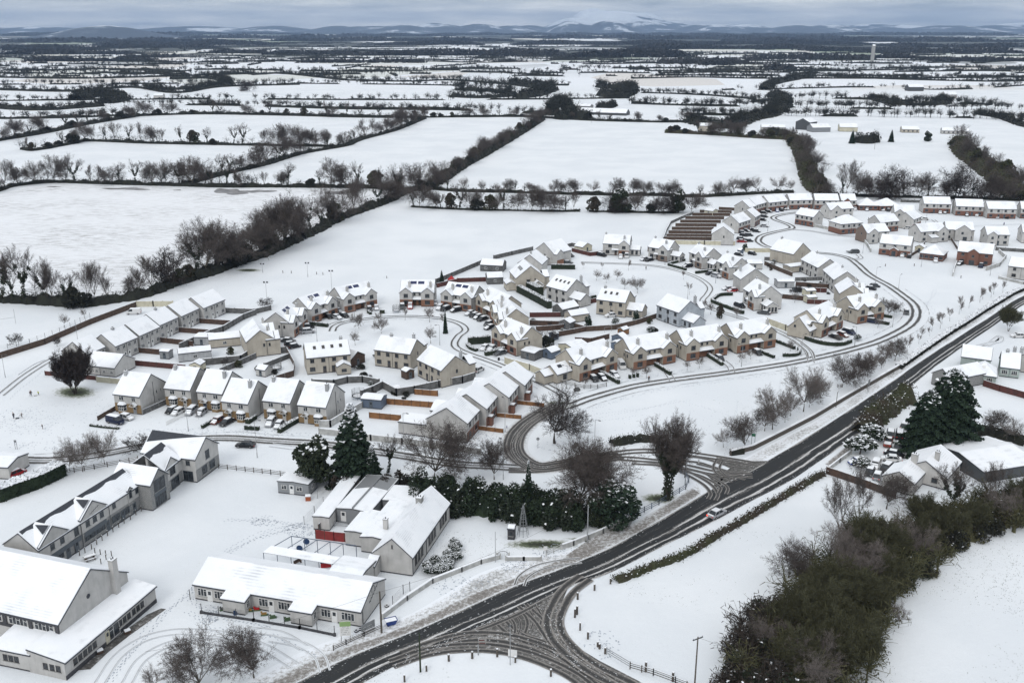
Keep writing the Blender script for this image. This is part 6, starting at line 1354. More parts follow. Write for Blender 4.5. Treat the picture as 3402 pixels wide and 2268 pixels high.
def cliphedge(pts, h, w, label, m='hedge_green', snow=.35, size=.22):
    lp = line_pts(pts, .4); o0 = lp[0].copy(); q = NP(); c = []; n = len(lp)
    P0 = np.array([tuple(p - o0) for p in lp]); d = np.gradient(P0, axis=0) if n > 1 else np.array([[1,0,0.]]); d /= np.linalg.norm(d, axis=1, keepdims=True)+1e-9; s = np.stack([-d[:,1], d[:,0], d[:,2]*0], 1)
    hw = w/2*.85; up = np.array([[0,0,h*.9]])
    A_ = P0 - s*hw; B_ = P0 + s*hw
    for X_, Y_ in ((A_, A_+up), (B_, B_+up), (A_+up, B_+up)): q.add(np.stack([X_[:-1], X_[1:], Y_[1:], Y_[:-1]], 1), 0)
    for i in (0, -1): q.add(np.stack([A_[i], B_[i], B_[i]+up[0], A_[i]+up[0]])[None], 0)
    k = int(n*.4*26*(h+w)/1.6); i = RG.integers(0, n, k); side = RG.choice([-1,1], k); u = RG.random(k); top = RG.random(k) < w/(2*h+w)
    off = np.where(top, (RG.random(k)*2-1)*w/2, side*w/2*(.85+.2*RG.random(k))); z = np.where(top, h*(.9+.14*RG.random(k)), u*h)
    cc = P0[i] + s[i]*off[:,None]; cc[:,2] = z; q.add(leaves(cc, size), 0)
    if snow:
        k = int(n*.4*22*w*snow*3); i = RG.integers(0, n, k); cc = P0[i] + s[i]*((RG.random(k)*2-1)*w*.5)[:,None]; cc[:,2] = h*1.02+.05; q.add(leaves(cc, size*1.4, .9), 1)
    o = q.build('clipped_hedge', [MT[m], MT['roof_snow']], None, tuple(o0)); tag(o, label, 'hedge'); return o
WR = wallrun
WR([(0,1191),(150,1144),(300,1078),(455,1019)], 1.9, 'board', 'long brown timber fence behind the left white street', mat_='wood_brown')
WR([(456,1019),(510,1018),(575,1018)], 2.0, 'wall', 'cream rendered wall with piers at the head of the left street', mat_='wall_cream')
WR([(-10,1173),(100,1148),(200,1110),(300,1060)], 2.2, 'mesh', 'tall wire fence beside the playing pitch', mat_='metal_grey')
WR([(748,1039),(846,1043),(900,1030)], 1.8, 'wall', 'grey block wall behind the last white block')
WR([(450,1214),(617,1229)], 1.6, 'board', 'red-brown fence right of the bungalow', mat_='wood_red')
WR([(150,1246),(324,1263)], 1.3, 'board', 'dark red fence behind the huge tree', mat_='wood_red')
WR([(324,1268),(411,1276)], 1.5, 'wall', 'short cream wall below the bungalow', mat_='wall_cream')
for i, (a, b_) in enumerate([((457,1171),(530,1178)),((533,1137),(642,1150)),((592,1103),(702,1112)),((660,1073),(768,1081))]):
    WR([a, b_], 1.7, 'board', f'dark garden fence, {ordw(i)} from the front behind the stepped white row', mat_='wood_dark', group='dark fences dividing the back gardens')
WR([(598,1160),(645,1139),(700,1115),(741,1102),(810,1061),(850,1046)], 1.9, 'wall', 'grey block wall climbing diagonally behind the workshops')
WR([(660,1215),(801,1202),(826,1185),(951,1172)], 2.0, 'wall', 'long grey block wall below the cream outbuildings')
WR([(953,1172),(979,1220),(976,1250),(918,1268)], 1.8, 'conc', 'dark fence with concrete posts beside the trampoline lawn', mat_='wood_dark')
WR([(732,1242),(852,1190)], 1.7, 'board', 'weathered fence slanting across the back lawns', mat_='wood_grey')
WR([(879,1223),(960,1190)], 1.5, 'wall', 'short pale block wall behind the trampoline')
WR([(1038,1281),(1110,1283),(1154,1272),(1205,1270),(1260,1281)], 1.9, 'wall', 'winding block wall behind the front row gardens')
WR([(1200,1322),(1236,1308),(1272,1290),(1317,1315),(1377,1306),(1458,1288),(1536,1273),(1578,1260)], 2.1, 'wall', 'long zigzag block wall below the two cream pairs')
for lb, a, b_ in [('uppermost orange garden fence below the zigzag wall',(1377,1310),(1455,1316)),('long orange garden fence right of the steel shed',(1284,1342),(1452,1355)),('lower orange garden fence behind the tall fir',(1227,1388),(1332,1398)),('short orange fence before the third new house',(1718,1342),(1808,1352)),('short orange fence before the second new house',(1650,1384),(1732,1392)),('short orange fence before the first new house',(1590,1427),(1672,1438))]:
    WR([a, b_], 1.6 if 'short' not in lb else 1.1, 'board', lb, mat_='wood_fence')
WR([(1062,1441),(1130,1449),(1232,1463),(1336,1474),(1480,1492),(1596,1510)], 1.5, 'wall', 'long dirty white wall behind the bare trees', mat_='wall_white')
WR([(1063,1418),(1098,1418),(1155,1383),(1205,1354),(1228,1338)], 1.7, 'wall', 'pale wall running up beside the last front row house', mat_='wall_white')
WR([(1678,1207),(1760,1230),(1838,1263)], 1.9, 'wall', 'long cream boundary wall curving to the estate bend', mat_='wall_cream')
WR([(1836,1264),(1880,1278),(1940,1291),(1985,1290),(2015,1284)], 1.15, 'rail', 'curved dark post-and-rail fence at the corner garden', mat_='post_wood')
WR([(2550,1076),(2610,1098),(2664,1119)], 2.0, 'wall', 'cream boundary wall beside the dormered annex', mat_='wall_cream')
WR([(2242,811),(2340,813),(2440,815)], 1.8, 'wall', 'long cream wall below the brown terrace gardens', mat_='wall_cream')
WR([(2476,838),(2560,838),(2635,838)], 1.8, 'wall', 'long cream wall at the top of the garden rows', mat_='wall_cream')
WR([(2204,798),(2214,770),(2228,744),(2262,728),(2302,712)], 1.4, 'wall', 'grey wall along the ends of the terrace gardens')
for i, (x0, y0, x1, y1) in enumerate([(2207,797,2364,799),(2214,788,2364,790),(2221,776,2366,778),(2232,764,2370,765),(2244,752,2380,753),(2260,740,2394,741),(2277,728,2405,729),(2300,717,2425,718),(2325,707,2430,709),(2388,697,2440,700)]):
    WR([(x0,y0),(x1,y1)], 1.6, 'board', f'brown terrace garden fence, {ordw(i)} from the front', mat_='wood_brown', group='parallel brown fences of the terrace gardens')
for lb, pts, mt_ in [('brown fence between the garden row and the inner houses',[(2539,880),(2585,900),(2632,919)],'wood_brown'),('dark fence below the grey garage',[(2643,950),(2752,958)],'wood_dark'),('dark fence right of the sunroom house',[(2590,991),(2686,1000)],'wood_dark'),('red fence with white posts among the dark sheds',[(2683,970),(2746,972)],'wood_red'),('red fence with white posts below the dark sheds',[(2680,1009),(2755,1012)],'wood_red'),('long brown fence curving behind the estate pairs',[(1946,1101),(2045,1095),(2120,1077),(2183,1056)],'wood_brown'),('dark fence behind the long brown one',[(1850,1119),(1900,1110),(1946,1101)],'wood_dark'),('dark fence under the blue playhouse',[(1910,1137),(1965,1140),(2024,1125)],'wood_dark'),('long dark fence between two back gardens',[(1781,1101),(1850,1096),(1907,1089)],'wood_dark'),('dark fence behind the snowy shrubs garden',[(1760,1080),(1856,1083)],'wood_dark'),('dark red fence right of the decking',[(1760,1054),(1862,1053)],'wood_red'),('red fence right of the red tent',[(1519,938),(1615,935)],'wood_red'),('dark red fence left of the red tent',[(1450,956),(1519,940)],'wood_red'),('dark red fence behind the parked jeep',[(1900,836),(1960,851),(2005,846)],'wood_red'),('dark red fence below the tall hedge by the solar house',[(1905,1022),(1982,1004)],'wood_red'),('short brown fence beside the palm-like bush',[(1907,1089),(1946,1101)],'wood_brown'),('brown fence beside the green at the front row end',[(325,1397),(392,1358)],'wood_brown')]:
    WR(pts, 1.7 if 'front row' not in lb else 1.2, 'conc' if 'posts' in lb else 'board', lb, mat_=mt_)
WR([(1448,942),(1500,920),(1585,884),(1610,873)], 1.8, 'wall', 'grey boundary wall along the field behind the houses')
WR([(1640,862),(1700,848),(1770,832)], 1.8, 'wall', 'grey boundary wall behind the gable-ended houses')
WR([(1862,828),(1900,818),(1940,826)], 1.6, 'wall', 'grey boundary wall left of the steel shed')
WR([(2539,865),(2635,868)], 1.5, 'conc', 'grey panel fence with concrete posts in the top garden', mat_='wood_grey')
WR([(2641,934),(2734,931)], 1.5, 'conc', 'blue-grey panel fence above the long garage', mat_='wood_grey')
WR([(474,1378),(555,1342)], 1.4, 'conc', 'grey fence with white posts beside the first front house', mat_='wood_grey')
WR([(552,1414),(585,1397),(618,1381)], 1.1, 'picket', 'white picket fence between the parked cars', mat_='window_white')
WR([(2427,1512),(2500,1493),(2601,1442),(2700,1391),(2815,1322),(2985,1224)], 1.15, 'wall', 'long dark stone wall beside the main road', mat_='stone_dark', w=.6, step=400, cat='wall')
WR([(1270,2055),(1351,1993),(1436,1936),(1533,1898),(1597,1872),(1661,1855)], .9, 'wall', 'low white school wall stepping along the road verge', mat_='wall_white', w=.3, step=5)
WR([(1682,1861),(1740,1861),(1797,1861)], .8, 'wall', 'short low white wall beside the round gateway', mat_='wall_white', w=.3)
WR([(1865,1824),(1904,1811),(1951,1792),(2002,1771),(2048,1747),(2091,1729)], 1.0, 'wall', 'low white wall between the laurels and the dirty footpath', mat_='wall_white', w=.3, step=6)
WR([(1814,1847),(1865,1825)], 1.2, 'rail', 'white metal gate in the school wall', 'gate', mat_='wall_white', cat='gate', snow=False)
WR([(2087,1728),(2140,1702),(2189,1677),(2235,1652),(2278,1626),(2288,1603),(2278,1583),(2262,1572)], 1.3, 'rail', 'dark blue railings curving round the ivy-clad tree', mat_='metal_blue', snow=False)
WR([(670,2034),(844,2060),(997,2085),(1112,2109)], 1.7, 'mesh', 'dark wire fence in front of the long school', mat_='metal_dark')
WR([(669,2036),(843,2062),(996,2087),(1112,2111)], .35, 'wall', 'low dark kerb wall under the school yard fence', mat_='dark_base', step=300, snow=False)
WR([(1108,2160),(1150,2141),(1210,2113),(1269,2087)], .9, 'rail', 'low broken rail fence beside the road in front of the school', mat_='post_wood')
WR([(632,1990),(655,1965)], 1.9, 'mesh', 'short wire gate at the corner of the long school', mat_='metal_dark')
WR([(1305,2010),(1340,1972),(1362,1962)], 1.8, 'mesh', 'small wire enclosure behind the low white wall', mat_='metal_dark')
WR([(214,1574),(314,1558),(400,1543),(459,1531)], 1.15, 'rail', 'dark rail fence behind the stone school wing', mat_='post_wood')
WR([(727,1556),(815,1566),(900,1576),(995,1589)], 1.15, 'rail', 'dark rail fence along the far side of the school yard', mat_='post_wood')
WR([(1011,1742),(1045,1707),(1075,1676)], 1.8, 'mesh', 'wire fence left of the white prefab', mat_='metal_grey')
WR([(1055,1655),(1085,1625),(1110,1605)], 1.8, 'mesh', 'wire fence beside the portable cabin', mat_='metal_grey')
WR([(1049,1788),(1110,1796),(1180,1803),(1245,1811)], 1.9, 'board', 'bright dark-red panel fence in the school play yard', mat_='panel_red', snow=False)
WR([(1059,1766),(1088,1738)], 1.6, 'board', 'grey timber fence joining the red panels', mat_='wood_grey')
WR([(2015,2172),(2093,2219)], 1.15, 'rail', 'grey metal field gate at the bottom', 'gate', mat_='pole_grey', cat='gate', snow=False, step=8)
WR([(2093,2221),(2170,2243),(2243,2270),(2320,2300)], 1.15, 'rail', 'dark post-and-rail fence at the bottom beside the side road', mat_='post_wood')
WR([(2744,1573),(2815,1597),(2888,1623),(2975,1657)], 1.7, 'board', 'long brown fence below the scrap cars', mat_='wood_dark')
WR([(2752,1564),(2788,1536),(2826,1508)], 1.0, 'wall', 'low white wall beside the snow-topped shrubs', mat_='wall_white')
WR([(3265,1282),(3320,1300),(3402,1323),(3450,1335)], 1.8, 'board', 'red-brown fence across the gardens at the right edge', mat_='wood_red')
WR([(3165,917),(3170,895),(3180,870)], 1.3, 'wall', 'white wall between the bungalow and the brick house', mat_='wall_white')
WR([(3277,899),(3320,885),(3340,860),(3318,840)], 1.6, 'wall', 'curved pale wall right of the brick house', mat_='wall_white')
WR([(3308,832),(3402,838),(3460,842)], 1.5, 'wall', 'long grey wall above the curved pale wall')
WR([(3318,926),(3402,945),(3450,955)], 1.0, 'wall', 'white wall by the entrance at the right edge', mat_='wall_white')
WR([(2868,802),(2884,822),(2892,838)], 1.5, 'wall', 'white wall beside the street sign at the brick corner', mat_='wall_white')
WR([(3018,858),(3050,838),(3072,812)], 1.4, 'board', 'dark fence beside the hip-roofed bungalow', mat_='wood_dark')
WR([(2993,672),(3058,674)], 1.6, 'wall', 'grey wall behind the empty plot in the far row')
WR([(3158,795),(3180,830)], 1.4, 'board', 'dark fence behind the big brick house', mat_='wood_dark')
WR([(2706,754),(2760,765),(2785,775)], 1.4, 'wall', 'pale wall in front of the corner pair', mat_='wall_white')
CH = cliphedge
for lb, pts, h_, w_ in [('left of the white van',[(1985,1236),(2057,1276)],1.1,.9),('between the second and third estate drives',[(2177,1215),(2228,1246)],1.1,.9),('between the third and fourth estate drives',[(2344,1179),(2400,1215)],1.1,.9),('right of the dark parked car',[(2511,1166),(2574,1191)],1.0,.9),('behind the rightmost estate garden',[(2577,1136),(2640,1160)],1.0,.9),('curling round the rightmost estate garden',[(2601,1184),(2640,1183),(2657,1174),(2652,1162)],1.0,.9),('curving below the dormered annex',[(2663,1122),(2700,1136),(2744,1146),(2795,1148),(2829,1137)],1.2,1.0),('along the lower edge of the sunroom garden',[(2364,1004),(2420,1026),(2472,1044)],1.2,.9),('along the upper edge of the sunroom garden',[(2364,1002),(2391,984),(2436,981)],1.2,.9),('left of the cream stone-gabled house',[(2220,882),(2280,899)],1.0,.8),('below the cream stone-gabled house',[(2311,909),(2388,900)],1.1,.9),('behind the dark suv',[(2220,880),(2277,866)],1.0,.8),('in front of the gable-ended pale house',[(1831,893),(1913,894)],1.9,1.5),('tall, slanting down beside the decking',[(1723,970),(1775,997),(1828,1026)],2.6,2.0),('very tall, behind the big cream house',[(1750,962),(1795,984)],3.4,3),('along the red fence by the solar house',[(1900,1018),(1980,1000)],2.4,1),('tall, at the corner by the estate bend',[(1556,1142),(1600,1139),(1630,1135)],2.2,2.2),('low, curving below the tall corner one',[(1553,1148),(1565,1160),(1585,1167)],.9,1.2),('beside the grey saloon',[(1612,1181),(1640,1176),(1672,1165)],1.3,1.4),('at the first solar pair',[(1029,1079),(1090,1086)],1.2,1),('low, in the fifth front garden',[(814,1425),(864,1428)],1.0,1),('slanting between the fifth and sixth front drives',[(927,1438),(990,1400)],1.2,1.1),('short, beside the fourth front house',[(822,1408),(849,1389)],1.2,1.3),('low, at the left front garden',[(300,1414),(345,1420),(398,1425)],.5,.8),('slanting beside the red-brown car',[(672,1423),(717,1395)],.9,.7),('upper of three beside the dark blue car',[(2890,1045),(2965,1057)],1.0,.9),('middle of three beside the dark blue car',[(2880,1056),(2915,1063)],.9,.8),('lowest of three beside the dark blue car',[(2880,1066),(2955,1080)],1.1,1),('beside the black jeep at the round green',[(1262,1041),(1280,1040)],1.2,1),('short, beside the dark car near the van',[(1232,1045),(1222,1038)],.9,.8)]:
    CH(pts, h_, w_, 'clipped dark hedge '+lb)
CH([(-10,1664),(50,1642),(115,1619),(165,1596),(212,1573)], 3.0, 3.2, 'tall clipped evergreen hedge with snow on top at the left edge', 'laurel', .6, .4)
CH([(2985,1224),(3083,1155),(3150,1110),(3197,1081),(3260,1040),(3312,1009),(3360,980),(3402,962),(3450,945)], 1.3, 2.0, 'snow-flecked hedge continuing the stone wall along the main road', 'hedge', .45, .35)
CH([(2427,1511),(2470,1505)], 1.3, 1.2, 'dark ivy-covered end of the road wall', 'hedge', 0)
# rough roadside hedges and the wooded belt
HR([(2046,1930),(2100,1912),(2171,1882),(2262,1850),(2330,1812),(2388,1774),(2450,1742),(2500,1712),(2611,1645),(2690,1600),(2738,1573)], 1.1, 2.2, 'scruffy snow-flecked hedge between the main road and the lower field', 'x', 0, dens=60, size=.3, m='scrub', seed=31, snow=True, step=.6)
HR([(3235,1440),(3300,1445),(3360,1460),(3420,1480)], 3, 5, 'dark snow-flecked hedge behind the farm shed roof', 'x', 0, th=(3,5), dens=50, size=.4, seed=33, snow=True, step=1)
HR([(2870,1440),(2890,1415),(2925,1380),(2970,1348),(3020,1322)], 5, 8, 'brown roadside bushes left of the dark conifers', 'x', 0, th=(4,6), dens=70, size=.4, m='scrub', seed=34, snow=True, step=1)
HR([(1775,1430-10),(1790,1432-10)], .1, .1, 'x', 'x', 0)if 0 else None
HR([(2030,1478),(2090,1468),(2150,1462),(2200,1470)], 1.8, 3.5, 'low line of fallen branches and bramble behind the ivy-clad tree', 'x', 0, dens=60, size=.25, m='hedge', seed=35, snow=True, step=.6)
HR([(300,333*0+1414),(302,1414)], .1, .1, 'x', 'x', 0) if 0 else None
def belt(pts, h, w, n, size, mats, label, seed, name='wood', clumps=40, snow=0, nb=0, th=(5,8)):
    """mass of brushwood: leaf-sized faces gathered in clumps along a belt"""
    lp = line_pts(pts, 1.0); q = NP(); rr = np.random.default_rng(seed); P0 = np.array([tuple(p) for p in lp]); L = len(lp)
    d = np.gradient(P0, axis=0); d /= np.linalg.norm(d, axis=1, keepdims=True)+1e-9; s = np.stack([-d[:,1], d[:,0], d[:,2]*0], 1)
    hedge_geo(q, lp, h*.62, w*.8, 30, size*1.2, 0, 0, seed=seed)
    for k in range(clumps):
        i = rr.integers(0, L); o = (rr.random()*2-1)*w*.42; r = rr.uniform(.09, .2)*w; hh = h*rr.uniform(.5, 1.1)*(1-abs(o)/w*.6); c = P0[i] + s[i]*o; c[2] = hh*.45
        m = rr.integers(0, len(mats)) ; b_ = ball(n//clumps, c, (r, r, hh*.55), .55); b_[:,2] = np.abs(b_[:,2]); q.add(leaves(b_, size), m)
        tw = ball(70, c, (r*1.1, r*1.1, hh*.62), .7); tw[:,2] = np.abs(tw[:,2]); q.add(thin(np.array([[c[0], c[1], .3]]) + (tw - [c[0], c[1], 0])*.25, tw, .07), m)
        if snow: t_ = b_[rr.integers(0, len(b_), max(1, int(len(b_)*snow)))]; t_ = t_[t_[:,2] > hh*.35]; q.add(leaves(t_ + [0,0,.2], size*1.3, .8), len(mats)) if len(t_) else None
    if nb:
        i = rr.integers(0, L, nb); pp = P0[i] + s[i]*((rr.random(nb)*2-1)*w*.45)[:,None]; pp[:,2] = 0; lod_trees(q, pp, rr.uniform(*th, nb), 0, 60, .45)
    o = q.build(name, [MT[m] for m in mats] + [MT['roof_snow']]); tag(o, label, 'wood' if name == 'wood' else 'hedge'); return o
mat('brush_olive', (.050,.052,.022), .95, (.08,.076,.036), .5); mat('brush_brown', (.026,.020,.016), .95, (.042,.033,.026), .5); mat('brush_green', (.014,.022,.010), .95)
belt([(2985,1850),(3110,1795),(3250,1745),(3402,1700),(3480,1680)], 4.6, 12, 20000, .34, ['brush_olive','brush_brown','hedge'], 'lower right arm of the overgrown belt below the farm shed', 45, clumps=90, snow=.01, nb=60, th=(4,8))
belt([(2625,2330),(2680,2220),(2740,2110),(2800,2010),(2880,1920),(2985,1845)], 4.6, 19, 26000, .32, ['brush_olive','brush_olive','brush_green','brush_brown'], 'overgrown belt of olive and brown brushwood at the bottom right', 41, clumps=120, snow=.008, nb=110, th=(5,9))
belt([(2470,2330),(2510,2230),(2560,2130),(2610,2050)], 5, 11, 12000, .32, ['brush_brown','hedge','brush_green'], 'dark bramble edge of the wooded belt at the bottom', 42, clumps=50, snow=.02, nb=30, th=(4,8))
belt([(1400,1650),(1500,1676),(1620,1694),(1740,1706),(1850,1722),(1930,1732)], 6.8, 11, 46000, .42, ['laurel','laurel','hedge_green'], 'huge dark laurel bank with snow blobs behind the school', 43, name='laurel_bank', clumps=120, snow=.012)
belt([(1120,1612),(1200,1625),(1300,1632),(1400,1640)], 4.2, 9, 12000, .36, ['brush_brown','hedge'], 'dark undergrowth between the firs and the prefabs', 44, name='undergrowth', clumps=40, snow=.01)
# shrub bed beside the gabled school
rb = random.Random(8); sp_ = []
for i in range(26):
    u, v = rb.random(), rb.random(); a = Vector((1400,1905)).lerp(Vector((1500,1805)), u); c = Vector((1470,1915)).lerp(Vector((1545,1840)), u); p = a.lerp(c, v); sp_.append((p.x, p.y))
sp_.sort()
for i, p in enumerate(sp_): plant('shrub', P(*p), 1.3 + .4*rb.random(), f'snow-laden garden shrub, {ordw(i)} from the left beside the gabled school', 'snow-laden shrubs beside the gabled school')
for kd, x, y, hh, lb, wd in [('shrub',2857,1508,4.2,'large round evergreen shrub heaped with snow by the scrap cars',1.3),('shrub',2897,1462,3.8,'snow-topped evergreen shrub behind the largest one',1.3),('shrub',2864,1556,2.6,'small green shrub hiding a blue car',1.2),('yew',1049,1607,11.5,'dark rounded evergreen left of the tall fir',.95),('fir',1177,1600,17.5,'tall dark fir between the prefabs and the front row',1.3),('fir',1240,1612,9,'small dark fir right of the tall one',1.1),('cedar',3068,1500,15,'left and lower of the two great dark conifers by the road',1.0),('cedar',3140,1478,18.5,'right and taller of the two great dark conifers by the road',1.12),('yew',2040,1738,8.5,'dark evergreen at the end of the laurel bank',1.3),('yew',1990,1735,6.5,'dark evergreen bush next to the end one of the laurel bank',1.3),('fir',1755,1690,10.5,'slim conifer rising out of the laurel bank',.45),('fir',1480,1107,7.6,'slender conifer on the round green',.42),('fir',1468,940,5,'small evergreen by the field wall',.8),
  ('yew',2474,834,3.2,'bushy evergreen beside the small blue shed',.8),('yew',1953,1090,4.2,'spiky brown-green bush by the long brown fence',.7),('yew',2112,1067,3.6,'dark rounded bush beside the conservatory',.7),('shrub',2045,1076,2,'palm-like shrub on the white lawn',1),('shrub',2849,1130,1.8,'small green shrub by the street lamp',1),('darkbush',2391,1057,4,'dark bare bush by the inner road',.6),('darkbush',1820,1150,4,'dark snowy bush in the garden of sheds',.8),('bush',474,1508,5,'wide bare bush behind the end block',1.5),('bush',880,1024,4,'bare bush below the left floodlight',1.4),('bush',190,1151,3.5,'brown bare bush by the pitch fence',1.0),('bush',55,1150,4.5,'pinkish bare bush by the pitch fence',1.0),('small',213,1088,5,'small brown-leaved tree by the pitch fence',.8),('small',280,1058,4,'little tree at the corner of the pitch fence',.8)]:
    plant(kd, P(x,y), hh, lb, None, wd)
PR['pollard'] = [make_bare('many_stemmed_tree', 91, 14, stems=7, spread0=.28, t0=.22, r0=.42, nmain=4, ang=24, levels=4, ratio=.58, kids=2.2, up=.12, L0=6.2, tw=.06, bm='bark_dark', twm='twig_dark')]
PR['bigivy'] = [make_bare('ivy_clad_tree', 93, 19, stems=3, spread0=.14, t0=.4, r0=.75, nmain=6, ang=34, levels=4, ratio=.58, kids=1.8, up=.09, L0=6.5, tw=.04, ivy=.95, bm='bark_dark', twm='twig')]
PR['greenash'] = [make_bare('olive_tree', 95, 11, stems=3, spread0=.25, t0=.25, r0=.22, nmain=5, ang=32, levels=4, ratio=.6, kids=2.2, up=.12, L0=5, tw=.06, bm='bark', twm='twig_green')]
bt = [(2640,2250,10),(2690,2290,9),(2650,2120,10),(2735,2150,12),(2790,2230,11),(2850,2230,9),(2760,2060,12),(2830,2060,11),(2890,2060,9),(2810,1960,12),(2870,1985,10),(2930,1975,9),(2870,1900,12),(2940,1890,10),(3000,1870,9),(3070,1830,8),(3140,1800,9),(3230,1770,8),(3320,1740,8),(3390,1715,9),(2560,2190,7),(2600,2120,8)]
PR['openoak'] = [make_bare('spreading_tree', 97, 14, t0=.26, r0=.46, nmain=8, ang=46, levels=4, ratio=.62, kids=1.6, up=.06, wig=.22, bm='bark_dark', twm='twig_dark', L0=6.4, tw=.05)]
_b = plant
def plant2(kind, x, y, h, label, wid=1, rz=None):
    p = PR[kind][0]; o = p if p.name not in used else copy_tree(p); used.add(p.name); base = {'pollard':14,'bigivy':19,'greenash':11,'openoak':14}[kind]
    s = h/base; c = P(x, y); o.location = (c.x, c.y, 0); o.scale = (s*wid, s*wid, s); o['label'] = label; o['category'] = 'tree'
    if rz is not None: o.rotation_euler = (0, 0, rz)
plant2('pollard', 250, 1308, 14, 'huge dark many-stemmed bare tree on the green at the left', 1.0)
plant2('bigivy', 2214, 1660, 19.5, 'tall thick ivy-clad tree at the estate entrance', .9)
plant2('openoak', 1842, 1472, 14.5, 'black spreading tree inside the slushy bend', 1.0)
for i, (x, y, h_) in enumerate([(2760,2190,11),(2830,2160,9),(2700,2080,10),(2900,1850,9),(3060,1770,9),(3350,1100,9.5)]):
    plant2('greenash', x, y, h_, ['pale olive many-stemmed tree in the middle of the wooded belt','second pale olive tree low in the wooded belt','olive tree at the left edge of the wooded belt','olive tree at the bend of the wooded belt','olive tree below the bungalow','olive-brown tree by the road at the right edge'][i], 1, i*1.3)
for i, (x, y, hh) in enumerate(sorted(bt)):
    if i % 4: o_ = plant2('greenash', x, y, hh, f'tree crown in the wooded belt, {ordw(i)} from the left', 1, i*1.1)
    else: plant('birch', P(x,y), hh*1.05, f'tree crown in the wooded belt, {ordw(i)} from the left', 'tree crowns in the wooded belt')
rg = random.Random(77); k = 0; gs = []
for (x0, x1, y0, y1, n, nm) in ((1740,1900,1060,1180,14,'behind the first estate pairs'),(2580,2770,900,1010,14,'in the gardens above the big bend'),(620,960,1150,1255,10,'on the left back lawns'),(1230,1360,1285,1330,6,'above the orange fences'),(2080,2260,1070,1110,5,'behind the middle estate pairs'),(1150,1300,1180,1280,6,'around the two cream pairs'),(2520,2640,845,900,5,'in the top gardens')):
    pts_ = sorted((rg.uniform(x0,x1), rg.uniform(y0,y1)) for _ in range(n))
    for i, (x, y) in enumerate(pts_): plant(rg.choice(['shrub','bush','darkbush','darkbush']), P(x,y), rg.uniform(.9,1.9), f'low garden bush, {ordw(i)} from the left {nm}', 'low bushes '+nm, 1.1)
for kd, x, y, hh, lb in [('round',1443,1603,16.5,'big spreading bare tree behind the white school hall'),('ivy',1290,1570,10,'bare tree between the fir and the big spreading one'),('round',1642,1592,9,'bare tree above the left of the laurel bank'),('round',1925,1690,16,'left bare tree rising from the laurel bank'),('round',1988,1692,16.5,'right bare tree rising from the laurel bank'),('ash',2790,1805,14,'tall bare tree over the left edge of the wooded belt'),('ash',2850,1745,13,'tall bare tree below the brown scrapyard fence'),('round',2660,1945,9,'lower bare tree at the left edge of the wooded belt'),('ivy',3150,1720,12,'dark double-stemmed tree in front of the bungalow garden'),('ivy',3185,1712,12,'dark tree just right of the double-stemmed one'),('ash',3300,1700,11,'bare tree in front of the farm shed'),('round',2945,1690,9,'bare tree in front of the white bungalow'),('small',2985,2085,5,'fallen bare branches leaning over the lower snow field'),('round',3290,1440,7,'bare shrubby tree behind the farm shed roof'),('small',3370,1470,7,'bare tree at the right edge behind the farm shed'),
 ('round',844,2250,9.3,'dark round bare tree at the bottom left beside the road'),('round',668,2300,10,'larger bare tree at the bottom left corner of the yard'),('small',515,2300,5,'top of a small bare tree at the bottom edge'),('birch',275,1566,9,'taller birch behind the stone school wing'),('birch',233,1566,6.5,'shorter birch left of the taller one'),('birch',348,1542,8,'slim birch right of the taller one')]:
    plant(kd, P(x,y), hh, lb)
AV = [(2403,1486,4.5,'small'),(2474,1494,7.5,'round'),(2540,1431,6,'round'),(2566,1426,10,'birch'),(2608,1403,4,'small'),(2626,1381,5.5,'birch'),(2669,1367,11,'birch'),(2688,1352,5.5,'birch'),(2727,1336,6,'birch'),(2785,1304,2.6,'sapling'),(2797,1286,8.4,'round'),(2835,1276,4,'sapling'),(2848,1257,7.2,'round'),(2882,1248,4.5,'birch'),(2896,1232,5.6,'birch'),(2928,1223,4,'birch'),(2941,1206,5.6,'birch'),(2973,1198,6.6,'round'),(3013,1169,4.2,'sapling'),(3022,1153,3.6,'sapling'),(3052,1142,3,'sapling'),(3059,1126,3.6,'sapling'),(3088,1116,2.6,'sapling'),(3095,1101,4.5,'sapling'),(3123,1092,5,'sapling'),(3129,1077,4,'sapling'),(3155,1067,4.5,'sapling'),(3186,1044,4,'sapling'),(3193,1032,4.6,'sapling'),(3219,1023,4,'sapling'),(3255,1005,4.8,'sapling'),(3264,994,4,'sapling'),(3292,988,4,'sapling'),(3301,978,4.6,'sapling'),(3331,973,4,'sapling')]
for i, (x, y, hh, kd) in enumerate(AV): plant(kd, P(x,y), hh*1.15, f'bare tree, {ordw(i)} from the left along the stone road wall', 'avenue of bare trees along the road wall')
